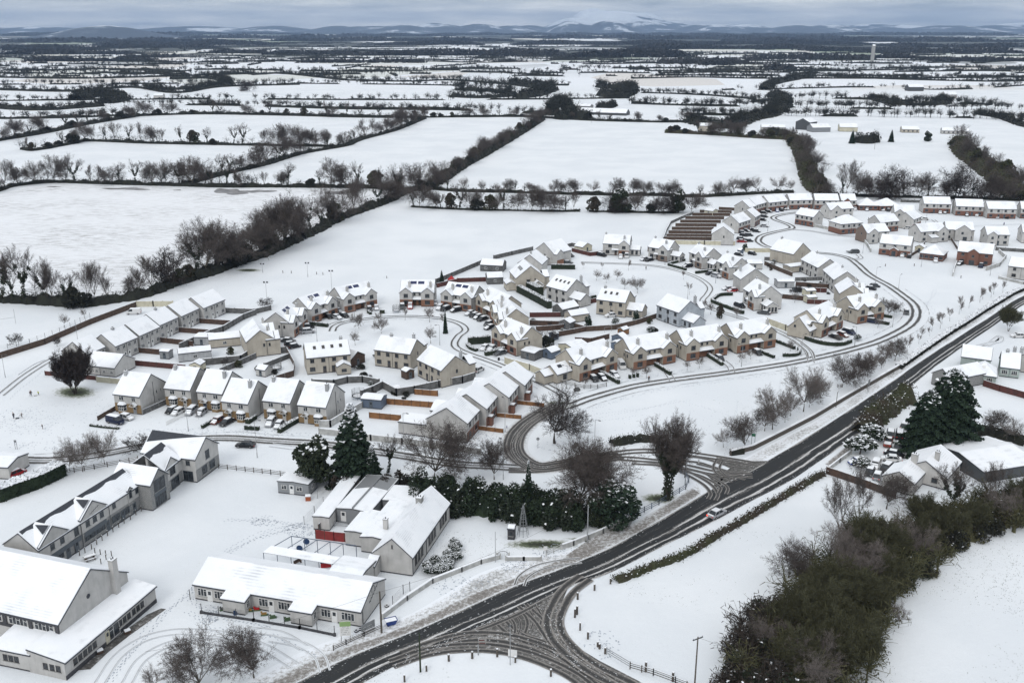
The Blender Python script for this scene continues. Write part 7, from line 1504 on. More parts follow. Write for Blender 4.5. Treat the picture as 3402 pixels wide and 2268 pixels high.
for nm, gp, L_ in [('on the round green','small trees on the round green',[(1180,1147,5,'small'),(1192,1091,6,'birch'),(1258,1069,4,'small'),(1267,1108,5.5,'birch'),(1346,1064,4.5,'sapling'),(1427,1070,6,'small'),(1431,1141,6,'small'),(1474,1084,4.5,'sapling')]),
 ('on the inner green','small trees on the inner green',[(1937,893,3,'sapling'),(1981,932,4.6,'small'),(2000,896,3.2,'sapling'),(2014,941,4.6,'small'),(2049,931,4.6,'small'),(2075,961,4.6,'small'),(2088,899,4.5,'sapling'),(2117,974,6.5,'birch'),(2271,929,4,'sapling'),(2290,979,5,'sapling'),(2341,1034,4.5,'sapling'),(2361,1044,5,'small'),(2448,1058,4.5,'small')]),
 ('in the front gardens of the estate road','small trees in the estate front gardens',[(1944,1285,3.6,'small'),(2110,1252,3.2,'small'),(2147,1257,4.6,'small'),(2283,1229,3.2,'small'),(2323,1223,4.2,'small'),(2457,1202,3.4,'small'),(2494,1194,3.8,'small'),(2625,1167,4.2,'small'),(2787,1137,3,'small'),(2916,1089,4,'small'),(2950,1048,6.5,'round')]),
 ('in the back gardens','small trees in the back gardens',[(1805,1140,5,'small'),(1840,1135,4,'bush'),(2650,975,3.5,'bush'),(2640,1005,4.5,'small'),(2568,895,3.5,'sapling'),(2625,945,3,'sapling'),(1240,1330,3,'bush'),(660,1392,2.5,'sapling'),(750,1215,2.5,'bush')])]:
    for i, (x, y, hh, kd) in enumerate(sorted(L_)): plant(kd, P(x,y), hh, f'small bare tree, {ordw(i)} from the left {nm}', gp)
# ---------------- cars ----------------
CC = {'black': (.010,.010,.012), 'dark blue': (.010,.016,.045), 'grey': (.07,.075,.08), 'silver': (.33,.34,.36), 'white': (.60,.60,.60), 'red': (.30,.008,.010), 'red-brown': (.16,.035,.018), 'blue': (.012,.045,.22)}
for k_, c_ in CC.items(): mat('paint_'+k_.replace(' ','_').replace('-','_'), c_, .28)
mat('tail_red', (.5,.02,.015), .3); mat('lens', (.6,.6,.58), .2)
tl = MT['tail_red'].copy(); tl.name = 'tail_lit'; tl.node_tree.nodes['Principled BSDF'].inputs['Emission Color'].default_value = (1,.05,.02,1); tl.node_tree.nodes['Principled BSDF'].inputs['Emission Strength'].default_value = 2.5; MT['tail_lit'] = tl
TY = {'hatchback': (4.05,1.75,1.47,.62,.80,(.22,.36,.82,.97)), 'saloon': (4.65,1.80,1.43,.64,.84,(.24,.40,.74,.88)), 'suv': (4.6,1.88,1.68,.72,1.0,(.20,.34,.86,.98)), 'van': (4.9,1.9,1.95,.75,1.15,(.14,.28,.97,.995)), 'large van': (5.8,2.05,2.5,.85,1.35,(.10,.22,.985,.998)), 'pickup': (5.1,1.85,1.75,.75,1.0,(.24,.36,.58,.62))}
KM = {}
def car_parts(ty, col, near, snow):
    key = (ty, col, near, snow)
    if key in KM: return KM[key]
    L, Wd, H, hb, hs, (c0, c1, c2, c3) = TY[ty]; b_ = MB(); X = lambda t_: L/2 - t_*L; y = Wd/2
    st = [(0,.38,.56,.72),(.03,.28,hb*.92,.90),(.12,.22,hb,.98),(c0,.20,hs,1),(.5,.20,hs+.02,1),(c3-.01,.22,hs+.02,1),(.97,.28,hs*(.95 if c3 > .95 else .98),.93),(1,.42,hs*.82,.78)]
    rings = []
    for t_, z0, z1, w_ in st:
        yy = y*w_; rings.append([(X(t_),-yy*.92,z0),(X(t_),-yy,(z0+z1)/2),(X(t_),-yy*.93,z1),(X(t_),yy*.93,z1),(X(t_),yy,(z0+z1)/2),(X(t_),yy*.92,z0)])
    n0 = 0
    for r in rings: b_.v += r
    for i in range(len(rings)-1):
        for j in range(6): a = i*6+j; k = i*6+(j+1)%6; b_.f.append((a, k, k+6, a+6)); b_.m.append(0)
    b_.f.append((5,4,3,2,1,0)); b_.m.append(0); m_ = (len(rings)-1)*6; b_.f.append(tuple(m_+j for j in range(6))); b_.m.append(0)
    if ty == 'pickup': b_.box(X(.985), X(.62), -y*.9, -y*.82, hs-.05, hs+.25, 0); b_.box(X(.985), X(.62), y*.82, y*.9, hs-.05, hs+.25, 0)
    # roof and pillars
    rf = MB(); yt = y*.76; yb = y*.92; zt = H-.03; zb = hs
    A = [(X(c0),-yb,zb),(X(c1),-yt,zt),(X(c2),-yt,zt),(X(c3),-yb,zb)]; B_ = [(x,-yy,z) for x, yy, z in A]
    for S in (A, B_):
        for p, q_ in ((0,1),(2,3)): rf.tube(S[p], S[q_], .05, .05, 5)
        mid = ((S[1][0]+S[2][0])/2, S[1][1], zt); rf.tube(mid, (mid[0], S[0][1], zb), .05, .05, 5)
        if ty in ('van','large van'):
            x1 = X(c1+.18); rf.face([(x1,S[0][1]*1.005,zb),(X(c3),S[0][1]*1.005,zb),(X(c2),S[1][1]*1.01,zt),(x1,S[1][1]*1.01,zt)])
    if ty in ('van','large van'): rf.face([(X(c3)-.01,-yb,zb),(X(c3)-.01,yb,zb),(X(c2)-.01,yt,zt),(X(c2)-.01,-yt,zt)])
    rf.box(X(c2)-.03, X(c1)+.03, -yt-.02, yt+.02, zt-.02, zt+.04)
    gl = MB(); s_ = .985
    def sc2(p): return (p[0]*1.0, p[1]*s_, p[2])
    a = [sc2(p) for p in A]; c = [sc2(p) for p in B_]
    gl.face([a[0],a[1],a[2],a[3]]); gl.face([c[3],c[2],c[1],c[0]]); gl.face([a[0],c[0],c[1],a[1]]); gl.face([a[3],a[2],c[2],c[3]]); 
    sn = MB()
    if snow:
        sn.box(X(c2)+.02, X(c1)-.05, -yt+.05, yt-.05, zt+.042, zt+.042+.09*snow)
        if snow > .5 and ty not in ('van','large van'):
            z1 = hb + .02; sn.face([(X(.05),-y*.72,hb*.93+.04),(X(.05),y*.72,hb*.93+.04),(X(c0),y*.78,hs+.07),(X(c0),-y*.78,hs+.07)]); sn.face([(X(.05),-y*.72,hb*.93+.04),(X(.05),-y*.72,hb*.93-.05),(X(.05),y*.72,hb*.93-.05),(X(.05),y*.72,hb*.93+.04)])
            sn.face([(X(c0+.02),-yb*.8,zb+.09),(X(c0+.02),yb*.8,zb+.09),(X((c0+c1)/2),yb*.74,(zb+zt)/2+.05),(X((c0+c1)/2),-yb*.74,(zb+zt)/2+.05)])
        if ty in ('saloon',): sn.face([(X(c3),-y*.8,hs+.06),(X(c3),y*.8,hs+.06),(X(.975),y*.75,hs+.05),(X(.975),-y*.75,hs+.05)])
        if ty == 'pickup': sn.box(X(.97), X(.64), -y*.8, y*.8, hs+.03, hs+.12)
    wh = MB(); wh.tube((0,-.1,0),(0,.1,0), .32, .32, 12, 0, True); wh.f.append(tuple(range(11,-1,-1))); wh.m.append(0); ri = MB(); ri.tube((0,-.11,0),(0,.11,0), .19, .19, 8, 0, True); ri.f.append(tuple(range(7,-1,-1))); ri.m.append(0)
    li = MB(); li.box(-.04,.04,-.17,.17,-.08,.08)
    nm = 'paint_'+col.replace(' ','_').replace('-','_')
    r = dict(body=b_.mesh('body', [MT[nm]]), roof=rf.mesh('roof', [MT[nm]]), windows=gl.mesh('windows', [MT['glass']]), snow=sn.mesh('snow_cover', [MT['roof_snow']]) if sn.f else None, wheel=wh.mesh('wheel', [MT['rubber']]), rim=ri.mesh('rim', [MT['rim']]), head=li.mesh('headlight', [MT['lens']]), tail=li.mesh('tail_light', [MT['tail_red']]), L=L, y=y, hb=hb, hs=hs, X=X)
    KM[key] = r; return r
CARS = []
def car(x, y, dx, dy, col, ty='hatchback', snow=1, where='', lit=False): CARS.append((x, y, dx, dy, col, ty, snow, where, lit))
def build_cars():
    groups = {}
    for c in CARS:
        x, y, dx, dy, col, ty, snow, where, lit = c
        base = f"{'snow-topped ' if snow else 'bare '}{col} {ty} {where}"; groups.setdefault(base, []).append(c)
    for base, L_ in groups.items():
        L_.sort(key=lambda c: c[0])
        for i, (x, y, dx, dy, col, ty, snow, where, lit) in enumerate(L_):
            lb = base if len(L_) == 1 else (f'{ordw(i)} from the left of the ' + base if len(base.split()) < 11 else f'{ordw(i)} ' + base)
            if col in ('black','grey','dark blue') and i % 2 == 0 and snow == 1: snow = .5
            p = P(x, y); d = P(x+dx*8, y+dy*8) - p; near = p.y < 330; e = empty('parked_car' if not lit else 'moving_car', (p.x, p.y, 0), math.atan2(d.y, d.x))
            tag(e, lb, 'van' if 'van' in ty else ('pickup' if ty == 'pickup' else 'car'), 'cars parked ' + where if len(L_) > 1 else None)
            k = car_parts(ty, col, near, snow)
            for n in ('body', 'roof', 'windows'): link(n, k[n], e)
            if k['snow']: link('snow_cover', k['snow'], e)
            for sx_ in (.31, -.30):
                for sy in (-1, 1):
                    w = link('wheel', k['wheel'], e, (k['L']*sx_, sy*(k['y']-.1), .32))
                    if near: link('rim', k['rim'], w)
            if near:
                for sy in (-1, 1):
                    link('headlight', k['head'], e, (k['L']/2-.05, sy*k['y']*.62, .56)); t_ = link('tail_light', k['tail'], e, (-k['L']/2+.03, sy*k['y']*.68, k['hs']*.78))
                    if lit and sy == 1: t_.material_slots[0].link = 'OBJECT'; t_.material_slots[0].material = MT['tail_lit']
C_ = car
w = 'on the leftmost front drive'; C_(385,1405,1,.22,'dark blue','van',.6,w); C_(421,1392,1,.22,'white','hatchback',1,w)
w = 'in the front row drives'
for a in ((572,1369,-1,.5,'black'),(592,1374,-1,.5,'white'),(636,1372,-1,.8,'silver','suv'),(669,1376,-1,.75,'silver'),(723,1403,-1,.55,'red-brown'),(754,1408,-1,.55,'black','saloon'),(900,1410,-1,1.1,'silver','suv'),(927,1418,-1,1.1,'silver','hatchback',1)): C_(*a[:5], *(a[5:] or ('hatchback',)), where=w)
C_(816,1484,-1,-.05,'black','saloon',0,'parked beside the estate road above the school fence')
C_(445,1043,-1,.03,'white','van',1,'parked alone at the head of the left street')
w = 'before the solar pairs of the cul-de-sac'
for a in ((1092,1056,1,.4,'black'),(1119,1058,1,.3,'silver','saloon'),(1143,1052,1,.35,'black','saloon'),(1129,1036,.7,.6,'black'),(1021,1091,1,-.1,'black','suv'),(1024,1106,1,-.08,'silver','suv'),(958,1136,1,.05,'grey','saloon'),(966,1148,1,-.1,'black'),(979,1155,1,-.2,'black')): C_(*a[:5], *(a[5:] or ('hatchback',)), where=w)
C_(948,1117,1,.1,'white','large van',1,'beside the end-on cream pair')
w = 'along the top of the round green'
for a in ((1228,1031,.35,1,'black'),(1251,1028,.15,1,'silver'),(1337,1024,.15,1,'grey','suv'),(1363,1023,-.1,1,'red','suv'),(1446,1012,.2,1,'black'),(1461,1027,-1,.8,'silver','suv'),(1480,1031,-1,.35,'black','suv'),(1515,1035,-1,.22,'black','suv')): C_(*a[:5], *(a[5:] or ('hatchback',)), where=w)
w = 'in the line east of the round green'
for a in ((1561,1045,-1,.35,'silver','saloon'),(1575,1052,-1,.35,'black'),(1588,1058,-1,.35,'black'),(1603,1064,-1,.3,'black','saloon'),(1623,1080,-1,.35,'grey'),(1627,1092,-1,.3,'black','saloon')): C_(*a[:5], *(a[5:] or ('hatchback',)), where=w)
w = 'outside the pair by the dark hedge'; C_(1610,1161,-1,.6,'white','hatchback',1,w); C_(1634,1162,-1,.6,'silver','saloon',1,w); C_(1662,1177,-1,.3,'grey','saloon',1,w); C_(1590,1233,1,-.5,'white','hatchback',1,'beside the angled cream pair')
w = 'by the gable-ended pale houses'; C_(1879,860,1,.3,'black','hatchback',1,w); C_(1892,852,1,.2,'black','saloon',.4,w); C_(1886,876,1,.03,'grey','saloon',1,w); C_(1814,941,1,.1,'black','saloon',1,w)
C_(2029,1052,-1,.12,'white','saloon',1,'on the lawn below the solar strip house')
w = 'at the top of the inner green'
for a in ((1999,851,1,.2,'black','suv'),(2062,857,.05,1,'white'),(2082,855,.05,1,'white','van'),(2139,865,-1,.25,'silver'),(2157,867,-1,.2,'black','saloon'),(2284,888,-1,.15,'black','suv'),(2358,912,-1,.15,'black'),(2379,921,1,.25,'silver','suv'),(2417,963,-1,.1,'silver','saloon'),(2457,1020,1,.35,'black','suv')): C_(*a[:5], *(a[5:] or ('hatchback',)), where=w)
C_(2433,969,-1,.15,'red','hatchback',1,'beside the red fence of the inner green'); C_(2538,1043,-1,-.12,'grey','saloon',1,'below the five-windowed sunroom'); C_(2499,846,1,.2,'black','hatchback',1,'alone in the top garden'); C_(2454,849,1,.1,'black','hatchback',.6,'under the small blue shed'); C_(2652,969,1,0,'grey','suv',0,'under a dark cover in the back gardens')
w = 'in the estate front drives'
for a in ((1973,1263,1,.75,'black'),(2000,1260,1,.65,'black'),(2041,1251,1,.6,'silver'),(2390,1195,1,.65,'black'),(2516,1176,1,.6,'black'),(2428,1163,1,.5,'black')): C_(*a[:5], *(a[5:] or ('hatchback',)), where=w)
C_(2065,1220,.7,1,'white','van',1,'between the first two estate pairs')
w = 'on the corner drive below the dormered annex'; C_(2776,1124,1,.3,'black','saloon',1,w); C_(2800,1117,1,.35,'red-brown','hatchback',1,w); C_(2820,1108,1,.3,'dark blue','suv',1,w)
C_(2896,1072,1,.15,'dark blue','suv',1,'beside the small dark tree by the big bend'); C_(3011,1042,0,1,'grey','hatchback',.5,'parked nose-on beside the big bend')
w = 'in the row above the three hedges'
for a in ((2897,998,1,.1,'black'),(2907,1006,1,.1,'silver'),(2915,1015,1,.1,'grey'),(2893,988,1,.1,'black')): C_(*a[:5], 'hatchback', where=w)
C_(2906,954,1,-.03,'grey','hatchback',0,'at the end of the garden row'); C_(2893,962,1,.1,'black','hatchback',.5,'at the end of the garden row')
C_(2837,841,-1,.03,'grey','suv',0,'with a small trailer on the white street')
w = 'before the brick-based houses facing the open green'
for a in ((2997,853,-.3,1,'white'),(3020,856,-.4,1,'black'),(3108,870,-.1,1,'white'),(3189,880,-1,.4,'black'),(3259,887,-.6,.8,'dark blue','pickup')): C_(*a[:5], *(a[5:] or ('hatchback',)), where=w)
C_(3070,731,-1,-.05,'white','saloon',1,'by the looping tracks'); C_(3014,761,-1,-.1,'white','hatchback',1,'between the white gabled houses')
w = 'before the far right terraces'
for i, (x, y) in enumerate([(3096,707),(3123,710),(3139,709),(3195,714),(3212,718),(3230,716),(3245,718),(3313,725),(3345,726)]): C_(x, y, (-.2,.1)[i%2], 1, ('black','white','black','black','black','grey','white','silver','black')[i], 'hatchback', 1, w)
w = 'before the bungalows under the trees'
for x, y, c in ((2841,698,'white'),(2880,700,'silver'),(2934,700,'white'),(2951,702,'black')): C_(x, y, -.1, 1, c, 'hatchback', 1, w)
w = 'round the brick crescent'
for x, y, dx, dy, c in ((2537,710,1,.05,'black'),(2554,706,1,.1,'black'),(2582,703,.3,1,'blue'),(2597,701,.4,1,'black'),(2608,697,.6,1,'black'),(2616,696,.6,1,'silver'),(2659,695,.2,1,'black'),(2678,694,.2,1,'silver'),(2729,695,-.1,1,'white'),(2746,697,.1,1,'silver'),(2539,722,1,.1,'black'),(2533,733,1,.1,'black'),(2506,767,1,.1,'black'),(2479,770,1,.15,'black'),(2467,776,1,.1,'black'),(2471,785,1,.1,'black'),(2488,784,1,.05,'black'),(2461,796,1,.05,'black'),(2488,803,1,0,'black'),(2513,771,1,.1,'black')): C_(x, y, dx, dy, c, 'hatchback', 1, w)
C_(2540,754,1,.1,'silver','saloon',1,'alone opposite the brown gardens'); C_(2464,805,1,.03,'red','saloon',1,'at the near end of the crescent')
C_(2381,1712,1,-.52,'silver','saloon',.5,'driving on the main road with a lit tail lamp',True)
w = 'among the scrap cars'
for a in ((3004,1420,.5,-1,'silver','hatchback'),(2958,1447,.1,-1,'grey','suv'),(2950,1476,.3,-1,'red-brown','pickup'),(2988,1452,.05,-1,'black','van'),(2983,1490,-.6,1,'grey','hatchback'),(2971,1514,1,.2,'black','saloon'),(2959,1530,-1,-.1,'white','saloon'),(2908,1551,-.5,1,'white','suv'),(2889,1574,-.5,1,'black','hatchback'),(2944,1562,-.7,.6,'black','suv'),(2915,1587,.5,-1,'silver','hatchback'),(2846,1540,-1,.1,'blue','hatchback')): C_(*a, where=w)
C_(3381,1120,-1,0,'white','saloon',1,'at the right edge beyond the cottages')
w = 'at the left edge above the clipped hedge'; C_(57,1577,1,-.4,'red','hatchback',1,w); C_(36,1563,1,-.4,'red','hatchback',1,'at the left edge, farther of the red pair')
build_cars()
# ---------------- poles, lamps, signs ----------------
def lamp(x, y, h, lb, arm=1.0, double=False, m='pole_grey', rz=0, group='street lamps of the estate', nm='street_lamp'):
    e = empty(nm, P(x, y), rz); tag(e, lb, 'lamp' if 'lamp' in nm else 'pole', group)
    q = MB(); q.tube((0,0,-.1),(0,0,1.2),.10,.10,8); q.tube((0,0,1.2),(0,0,h),.065,.045,8); q.build('pole', MT[m], e)
    hd = MB(); 
    if double:
        for s in (-1, 1): hd.box(s*.25-.18*0, s*.25+s*.55, -.2, .2, h-.15, h+.35)
    else: hd.tube((0,0,h-.05),(arm,0,h+.12),.04,.04,6); hd.box(arm-.1, arm+.5, -.12, .12, h+.05, h+.18)
    hd.build('lamp_head', MT['metal_dark'], e)
LP = [(18,1254,6.5),(261,1148,6.5),(626,1432,7),(855,1520,9),(1054,1139,6),(1178,1058,5.5),(1342,1471,7.5),(1461,1147,6.5),(1431,1012,5),(1678,1435,8.5),(1672,1592,9),(1883,1291,6.5),(1975,1490,7.2),(2209,880,5),(2267,1473,6),(2276,1608,9),(2284,995,5),(2377,941,5),(2463,1218,6.5),(2550,770,5),(2661,1182,6.5),(2839,1149,6.2),(2866,842,6),(2908,939,6),(2965,1087,6),(2984,966,6),(3060,887,5.5),(3075,742,5),(3289,916,5)]
for i, (x, y, h_) in enumerate(LP): lamp(x, y, h_, f'slim grey street lamp, {ordw(i)} counting from the left across the estate', rz=rp.random()*6.28)
for x, y, h_, lb in [(889,1022,9,'twin-headed floodlight pole left of the pitch end'),(1103,971,8,'twin-headed floodlight pole behind the third solar pair'),(1023,920,5.5,'short floodlight pole far on the white pitch'),(873,906,3.5,'small mast with a box by the field hedge')]: lamp(x, y, h_, lb, double=True, group=None, nm='floodlight_pole')
def pole(x, y, h, lb, arm=0, m='post_wood', r=.14, nm='utility_pole'):
    e = empty(nm, P(x, y), .5); tag(e, lb, 'pole'); q = MB(); q.tube((0,0,-.2),(0,0,h),r,r*.7,8,0,True); q.build('pole', MT[m], e)
    if arm: q = MB(); q.box(-arm, arm, -.06, .06, h-.35, h-.22); [q.tube((s*arm*.9,0,h-.22),(s*arm*.9,0,h-.05),.05,.04,6,0,True) for s in (-1,1)]; q.build('crossarm', MT['metal_dark'], e)
    return Vector((*P(x,y).xy, h-.1))
p1 = pole(1268, 2101, 7.6, 'thick wooden pole beside the blue skip', 0, 'bark', .18); p2 = pole(1397, 2230, 6.8, 'ivy-dark wooden pole at the lower road edge', .5, 'ivy', .16); p3 = pole(1951, 1803, 8, 'tall pale wooden pole before the laurel bank', 0, 'pole_grey', .13)
p4 = pole(2306, 2300, 9.5, 'dark pole with a crossarm at the bottom edge', .9, 'post_wood', .13); p5 = pole(1646, 1866, 6.2, 'slim white pole beside the round gateway', 0, 'pole_grey', .07, 'flag_pole'); pole(1695, 2207, 7.2, 'slim grey pole beside the side road', .35, 'pole_grey', .07, 'lamp_pole'); pole(2777, 1353, 4.2, 'dark lantern post beside the main road', 0, 'post_wood', .09, 'lantern_post')
pole(2275, 1586, 6.5, 'dark double post by the ivy-clad tree', 0, 'post_wood', .1, 'post'); pole(190, 1700-0, .9, 'short post', 0) if 0 else None
for i, (x, y) in enumerate([(2300,424),(2905,497),(3183,528),(2180,470),(1965,409)]): pole(x, y, 8, f'thin pole standing in a far white field, {ordw(i)} of those listed from the village', 0, 'post_wood', .12, 'field_pole') if i in (1, 2, 4) else None
for a, b_, sag, lb in [(p1, Vector((*P(500,2300).xy, 7)), 1.0, 'overhead wire running from the skip pole to the bottom left'),(p1, p3, 1.6, 'long overhead wire between the two tall wooden poles'),(p4, Vector((*P(2900,2420).xy, 8)), .8, 'overhead wire leaving the crossarm pole to the right')]:
    q = MB(); pr = None; o = a.copy()
    for i in range(25):
        t_ = i/24; c = a.lerp(b_, t_) - o; c.z -= sag*4*t_*(1-t_)
        if pr is not None: q.tube(pr, c, .018, .018, 3)
        pr = c
    tag(q.build('overhead_wire', MT['fascia'], None, tuple(o)), lb, 'wire')
# lattice mast and kiosk
e = empty('lattice_mast', P(1738,1776)); tag(e, 'small grey lattice mast standing in front of the laurel bank', 'mast'); q = MB()
for i in range(8):
    a = 6.283*i/8; q.tube((1.1*math.cos(a),1.1*math.sin(a),0),(.12*math.cos(a),.12*math.sin(a),6.3),.06,.05,4)
for z in (1.2,2.4,3.6,4.8): 
    r_ = 1.1-(.98*z/6.3)
    for i in range(8): a, b_ = 6.283*i/8, 6.283*(i+1)/8; q.tube((r_*math.cos(a),r_*math.sin(a),z),(r_*math.cos(b_),r_*math.sin(b_),z),.045,.045,4)
q.build('frame', MT['metal_grey'], e); q = MB(); q.tube((0,0,0),(0,0,6.6),.05,.05,6); q.build('centre_pole', MT['metal_grey'], e)
h = House('grotto_kiosk', (1686,1757), (1709,1759), 2.2, 'dark little kiosk with a snowy cap beside the lattice mast', 'kiosk', None, 'dark_base'); h.block(0, h.W, 0, 1.4, he=2.2, axis='x', pitch=14, over=.12, verge=.1, snow=.25); h.win(h.W/2, 0, 'f', .8, .8, 1.0, 'w1'); h.done()
# round gate arch
e = empty('gate_arch', P(1671,1857)); tag(e, 'rounded metal gate with curved white walls in the school boundary', 'gate'); q = MB()
for i in range(9):
    a = math.pi*i/8; x_ = .9*math.cos(a); q.tube((x_,0,.0),(x_,0,1.2+.5*math.sin(a)),.03,.03,4)
for i in range(8): a, b_ = math.pi*i/8, math.pi*(i+1)/8; q.tube((.9*math.cos(a),0,1.2+.5*math.sin(a)),(.9*math.cos(b_),0,1.2+.5*math.sin(b_)),.05,.05,5)
q.build('gate_leaf', MT['metal_dark'], e); q = MB(); q.box(-1.25,-.95,-.2,.2,0,1.3); q.box(.95,1.25,-.2,.2,0,1.3); q.build('gate_piers', MT['wall_white'], e)
# pergola in the play yard
ca, cb, cc_, cd_ = [P(x, y, 2.7) for x, y in ((875,1834),(1106,1873),(1183,1811),(968,1780))]
o = ca.copy(); o.z = 0; e = empty('playground_pergola', o); tag(e, 'open dark steel pergola frame with one snow-covered roof strip in the play yard', 'pergola'); q = MB(); po = MB()
A4 = [v - o for v in (ca, cb, cc_, cd_)]
for i in range(4): 
    if i in (0, 2, 3): q.tube(A4[i], A4[(i+1)%4], .08, .08, 6)
for k in range(1, 5): q.tube(A4[0].lerp(A4[1], k/5+.0), A4[3].lerp(A4[2], k/5), .07, .07, 6)
for k in range(6):
    for a, b_ in ((A4[0],A4[1]),(A4[3],A4[2])): c = a.lerp(b_, k/5); po.tube((c.x,c.y,0),(c.x,c.y,2.7),.07,.07,6)
q.build('beams', MT['metal_blue'], e); po.build('posts', MT['metal_blue'], e); q = MB(); d = A4[3]-A4[0]; d.z = 0; d.normalize(); 
a, b_ = A4[0]-d*.1, A4[1]-d*.1; c1_, c2_ = a+d*2.0, b_+d*2.0
q.face([a+Vector((0,0,.12)),b_+Vector((0,0,.12)),c2_+Vector((0,0,.5)),c1_+Vector((0,0,.5))]); q.face([a,b_,b_+Vector((0,0,.12)),a+Vector((0,0,.12))]); q.build('snow_strip', MT['roof_snow'], e)
def simple(nm, x, y, lb, cat, boxes, mats, rz=0, names=None):
    e = empty(nm, P(x, y), rz); tag(e, lb, cat)
    for i, (b6, m_) in enumerate(zip(boxes, mats)):
        q = MB()
        for b_ in b6: q.box(*b_)
        q.build((names or ['body']*9)[i], MT[m_], e)
    return e
mat('paint_green', (.06,.11,.045), .7); mat('sign_green', (.01,.22,.10), .5); mat('lime', (.24,.36,.15), .7); mat('orange', (.30,.075,.025), .7); mat('yellow', (.30,.17,.04), .7); mat('toy_blue', (.015,.045,.12), .6); mat('red_cloth', (.38,.01,.012), .6); mat('skip_blue', (.012,.04,.19), .5); mat('teal', (.02,.14,.12), .6)
def board(x, y, wd, z0, z1, lb, bm, post='metal_grey', rz=0, top=None, marks=0, mk='metal_dark', nm='sign_board'):
    e = empty(nm, P(x, y), rz); tag(e, lb, 'sign'); q = MB(); [q.box(s*wd*.42-.05, s*wd*.42+.05, .05, .13, -.1, z1) for s in (-1, 1)]; q.build('posts', MT[post], e)
    q = MB(); q.box(-wd/2, wd/2, -.03, .04, z0, z1); q.build('panel', MT[bm], e)
    if top: q = MB(); q.box(-wd/2-.01, wd/2+.01, -.045, -.03, z1-(z1-z0)*.33, z1); q.build('header_band', MT[top], e)
    if marks:
        q = MB()
        for i in range(marks):
            zz = z0 + (z1-z0)*(.12+.5*i/max(1,marks-1)) ; n_ = 7
            for j in range(n_): 
                if (i*3+j) % 4: q.box(-wd*.38+wd*.76*j/n_, -wd*.38+wd*.76*(j+.7)/n_, -.052, -.046, zz, zz+.06)
        q.build('lettering', MT[mk], e)
    return e
board(1150, 2134, 1.7, 1.3, 3.9, 'upright school notice board with a lime green header', 'window_white', rz=.1, top='lime', marks=5)
board(1224, 2100, 2.6, .2, 1.9, 'low grey notice board beside the thick wooden pole', 'metal_grey', rz=.75, marks=3, mk='window_white')
board(2099, 1722, 1.6, .3, 1.3, 'small green banner tied to the dark railings', 'sign_green', rz=.85, marks=2, mk='window_white')
board(1703, 2187, 1.4, .4, 1.6, 'pale blank board facing away at the side road corner', 'window_white', rz=-.2)
board(2501, 1478, .9, 2.2, 2.9, 'little green sign on a pole behind the stone wall', 'sign_green', post='pole_grey', rz=-.4)
board(2884, 1305, 1.3, 2.6, 3.8, 'street sign on one pole beside the stone wall', 'metal_grey', post='pole_grey', rz=.9)
board(1812, 1838, .7, .6, 1.5, 'small framed sign on a post inside the school gate', 'window_white', post='metal_dark')
board(54, 1492, .5, 1.7, 2.3, 'small grey sign on a pole on the left green', 'metal_grey', post='pole_grey', nm='road_sign')
e = board(1589, 2176, .1, 1.8, 1.9, 'leaning red and white direction sign with two arms', 'pole_grey', post='pole_grey', nm='direction_sign')
q = MB(); q.box(0, 1.3, -.03, .03, 2.6, 3.0); q.box(.1, 1.2, -.03, .03, 2.1, 2.45); q.build('sign_arms', MT['concrete'], e); q = MB(); q.box(.1, 1.0, -.045, -.03, 2.68, 2.9); q.box(.15, 1.1, -.045, -.03, 2.15, 2.38); q.build('red_marks', MT['wood_red'], e)
e = empty('round_road_sign', P(1787,1489), 0); tag(e, 'round grey road sign on a pole beside the slushy bend', 'sign'); q = MB(); q.tube((0,0,-.1),(0,0,2.7),.04,.04,6); q.build('pole', MT['pole_grey'], e); q = MB(); q.tube((0,-.03,2.4),(0,.03,2.4),.38,.38,16,0,True); q.f.append(tuple(range(15,-1,-1))); q.m.append(0); q.build('sign_disc', MT['metal_grey'], e)
# blue skip
e = empty('blue_skip', P(1299,2073), .4); tag(e, 'bright blue snow-filled skip on the verge by the wooden pole', 'skip'); q = MB(); z = 1.0
b0 = [(-.6,-.5),(.6,-.5),(.6,.5),(-.6,.5)]; t0 = [(-1.0,-.65),(1.0,-.65),(1.0,.65),(-1.0,.65)]; q.face([(*p,.15) for p in b0[::-1]])
for i in range(4): j = (i+1)%4; q.face([(*b0[i],.15),(*b0[j],.15),(*t0[j],z),(*t0[i],z)]); q.box(-.7,-.4,-.45,.45,0,.15); 
q.build('bin_body', MT['skip_blue'], e); q = MB(); q.face([(*[c*.92 for c in p],z-.12) for p in t0]); q.build('snow_fill', MT['roof_snow'], e)
simple('orange_bin', 1024, 1661, 'small orange box bin beside the portable cabin', 'bin', [[(-.5,.5,-.4,.4,0,1.0)],[(-.55,.55,-.45,.45,1.002,1.2)]], ['orange','roof_snow'], .1, ['box','snow_cap'])
simple('picnic_table', 299, 1857, 'snow-topped picnic table outside the stone wing', 'table', [[(-1,1,-.4,.4,.68,.74),(-1,1,-.95,-.65,.4,.45),(-1,1,.65,.95,.4,.45),(-.75,-.65,-.8,.8,0,.68),(.65,.75,-.8,.8,0,.68)],[(-.98,.98,-.38,.38,.742,.82),(-.98,.98,-.93,-.67,.452,.5),(-.98,.98,.67,.93,.452,.5)]], ['wood_dark','roof_snow'], .7, ['table_frame','snow_cover'])
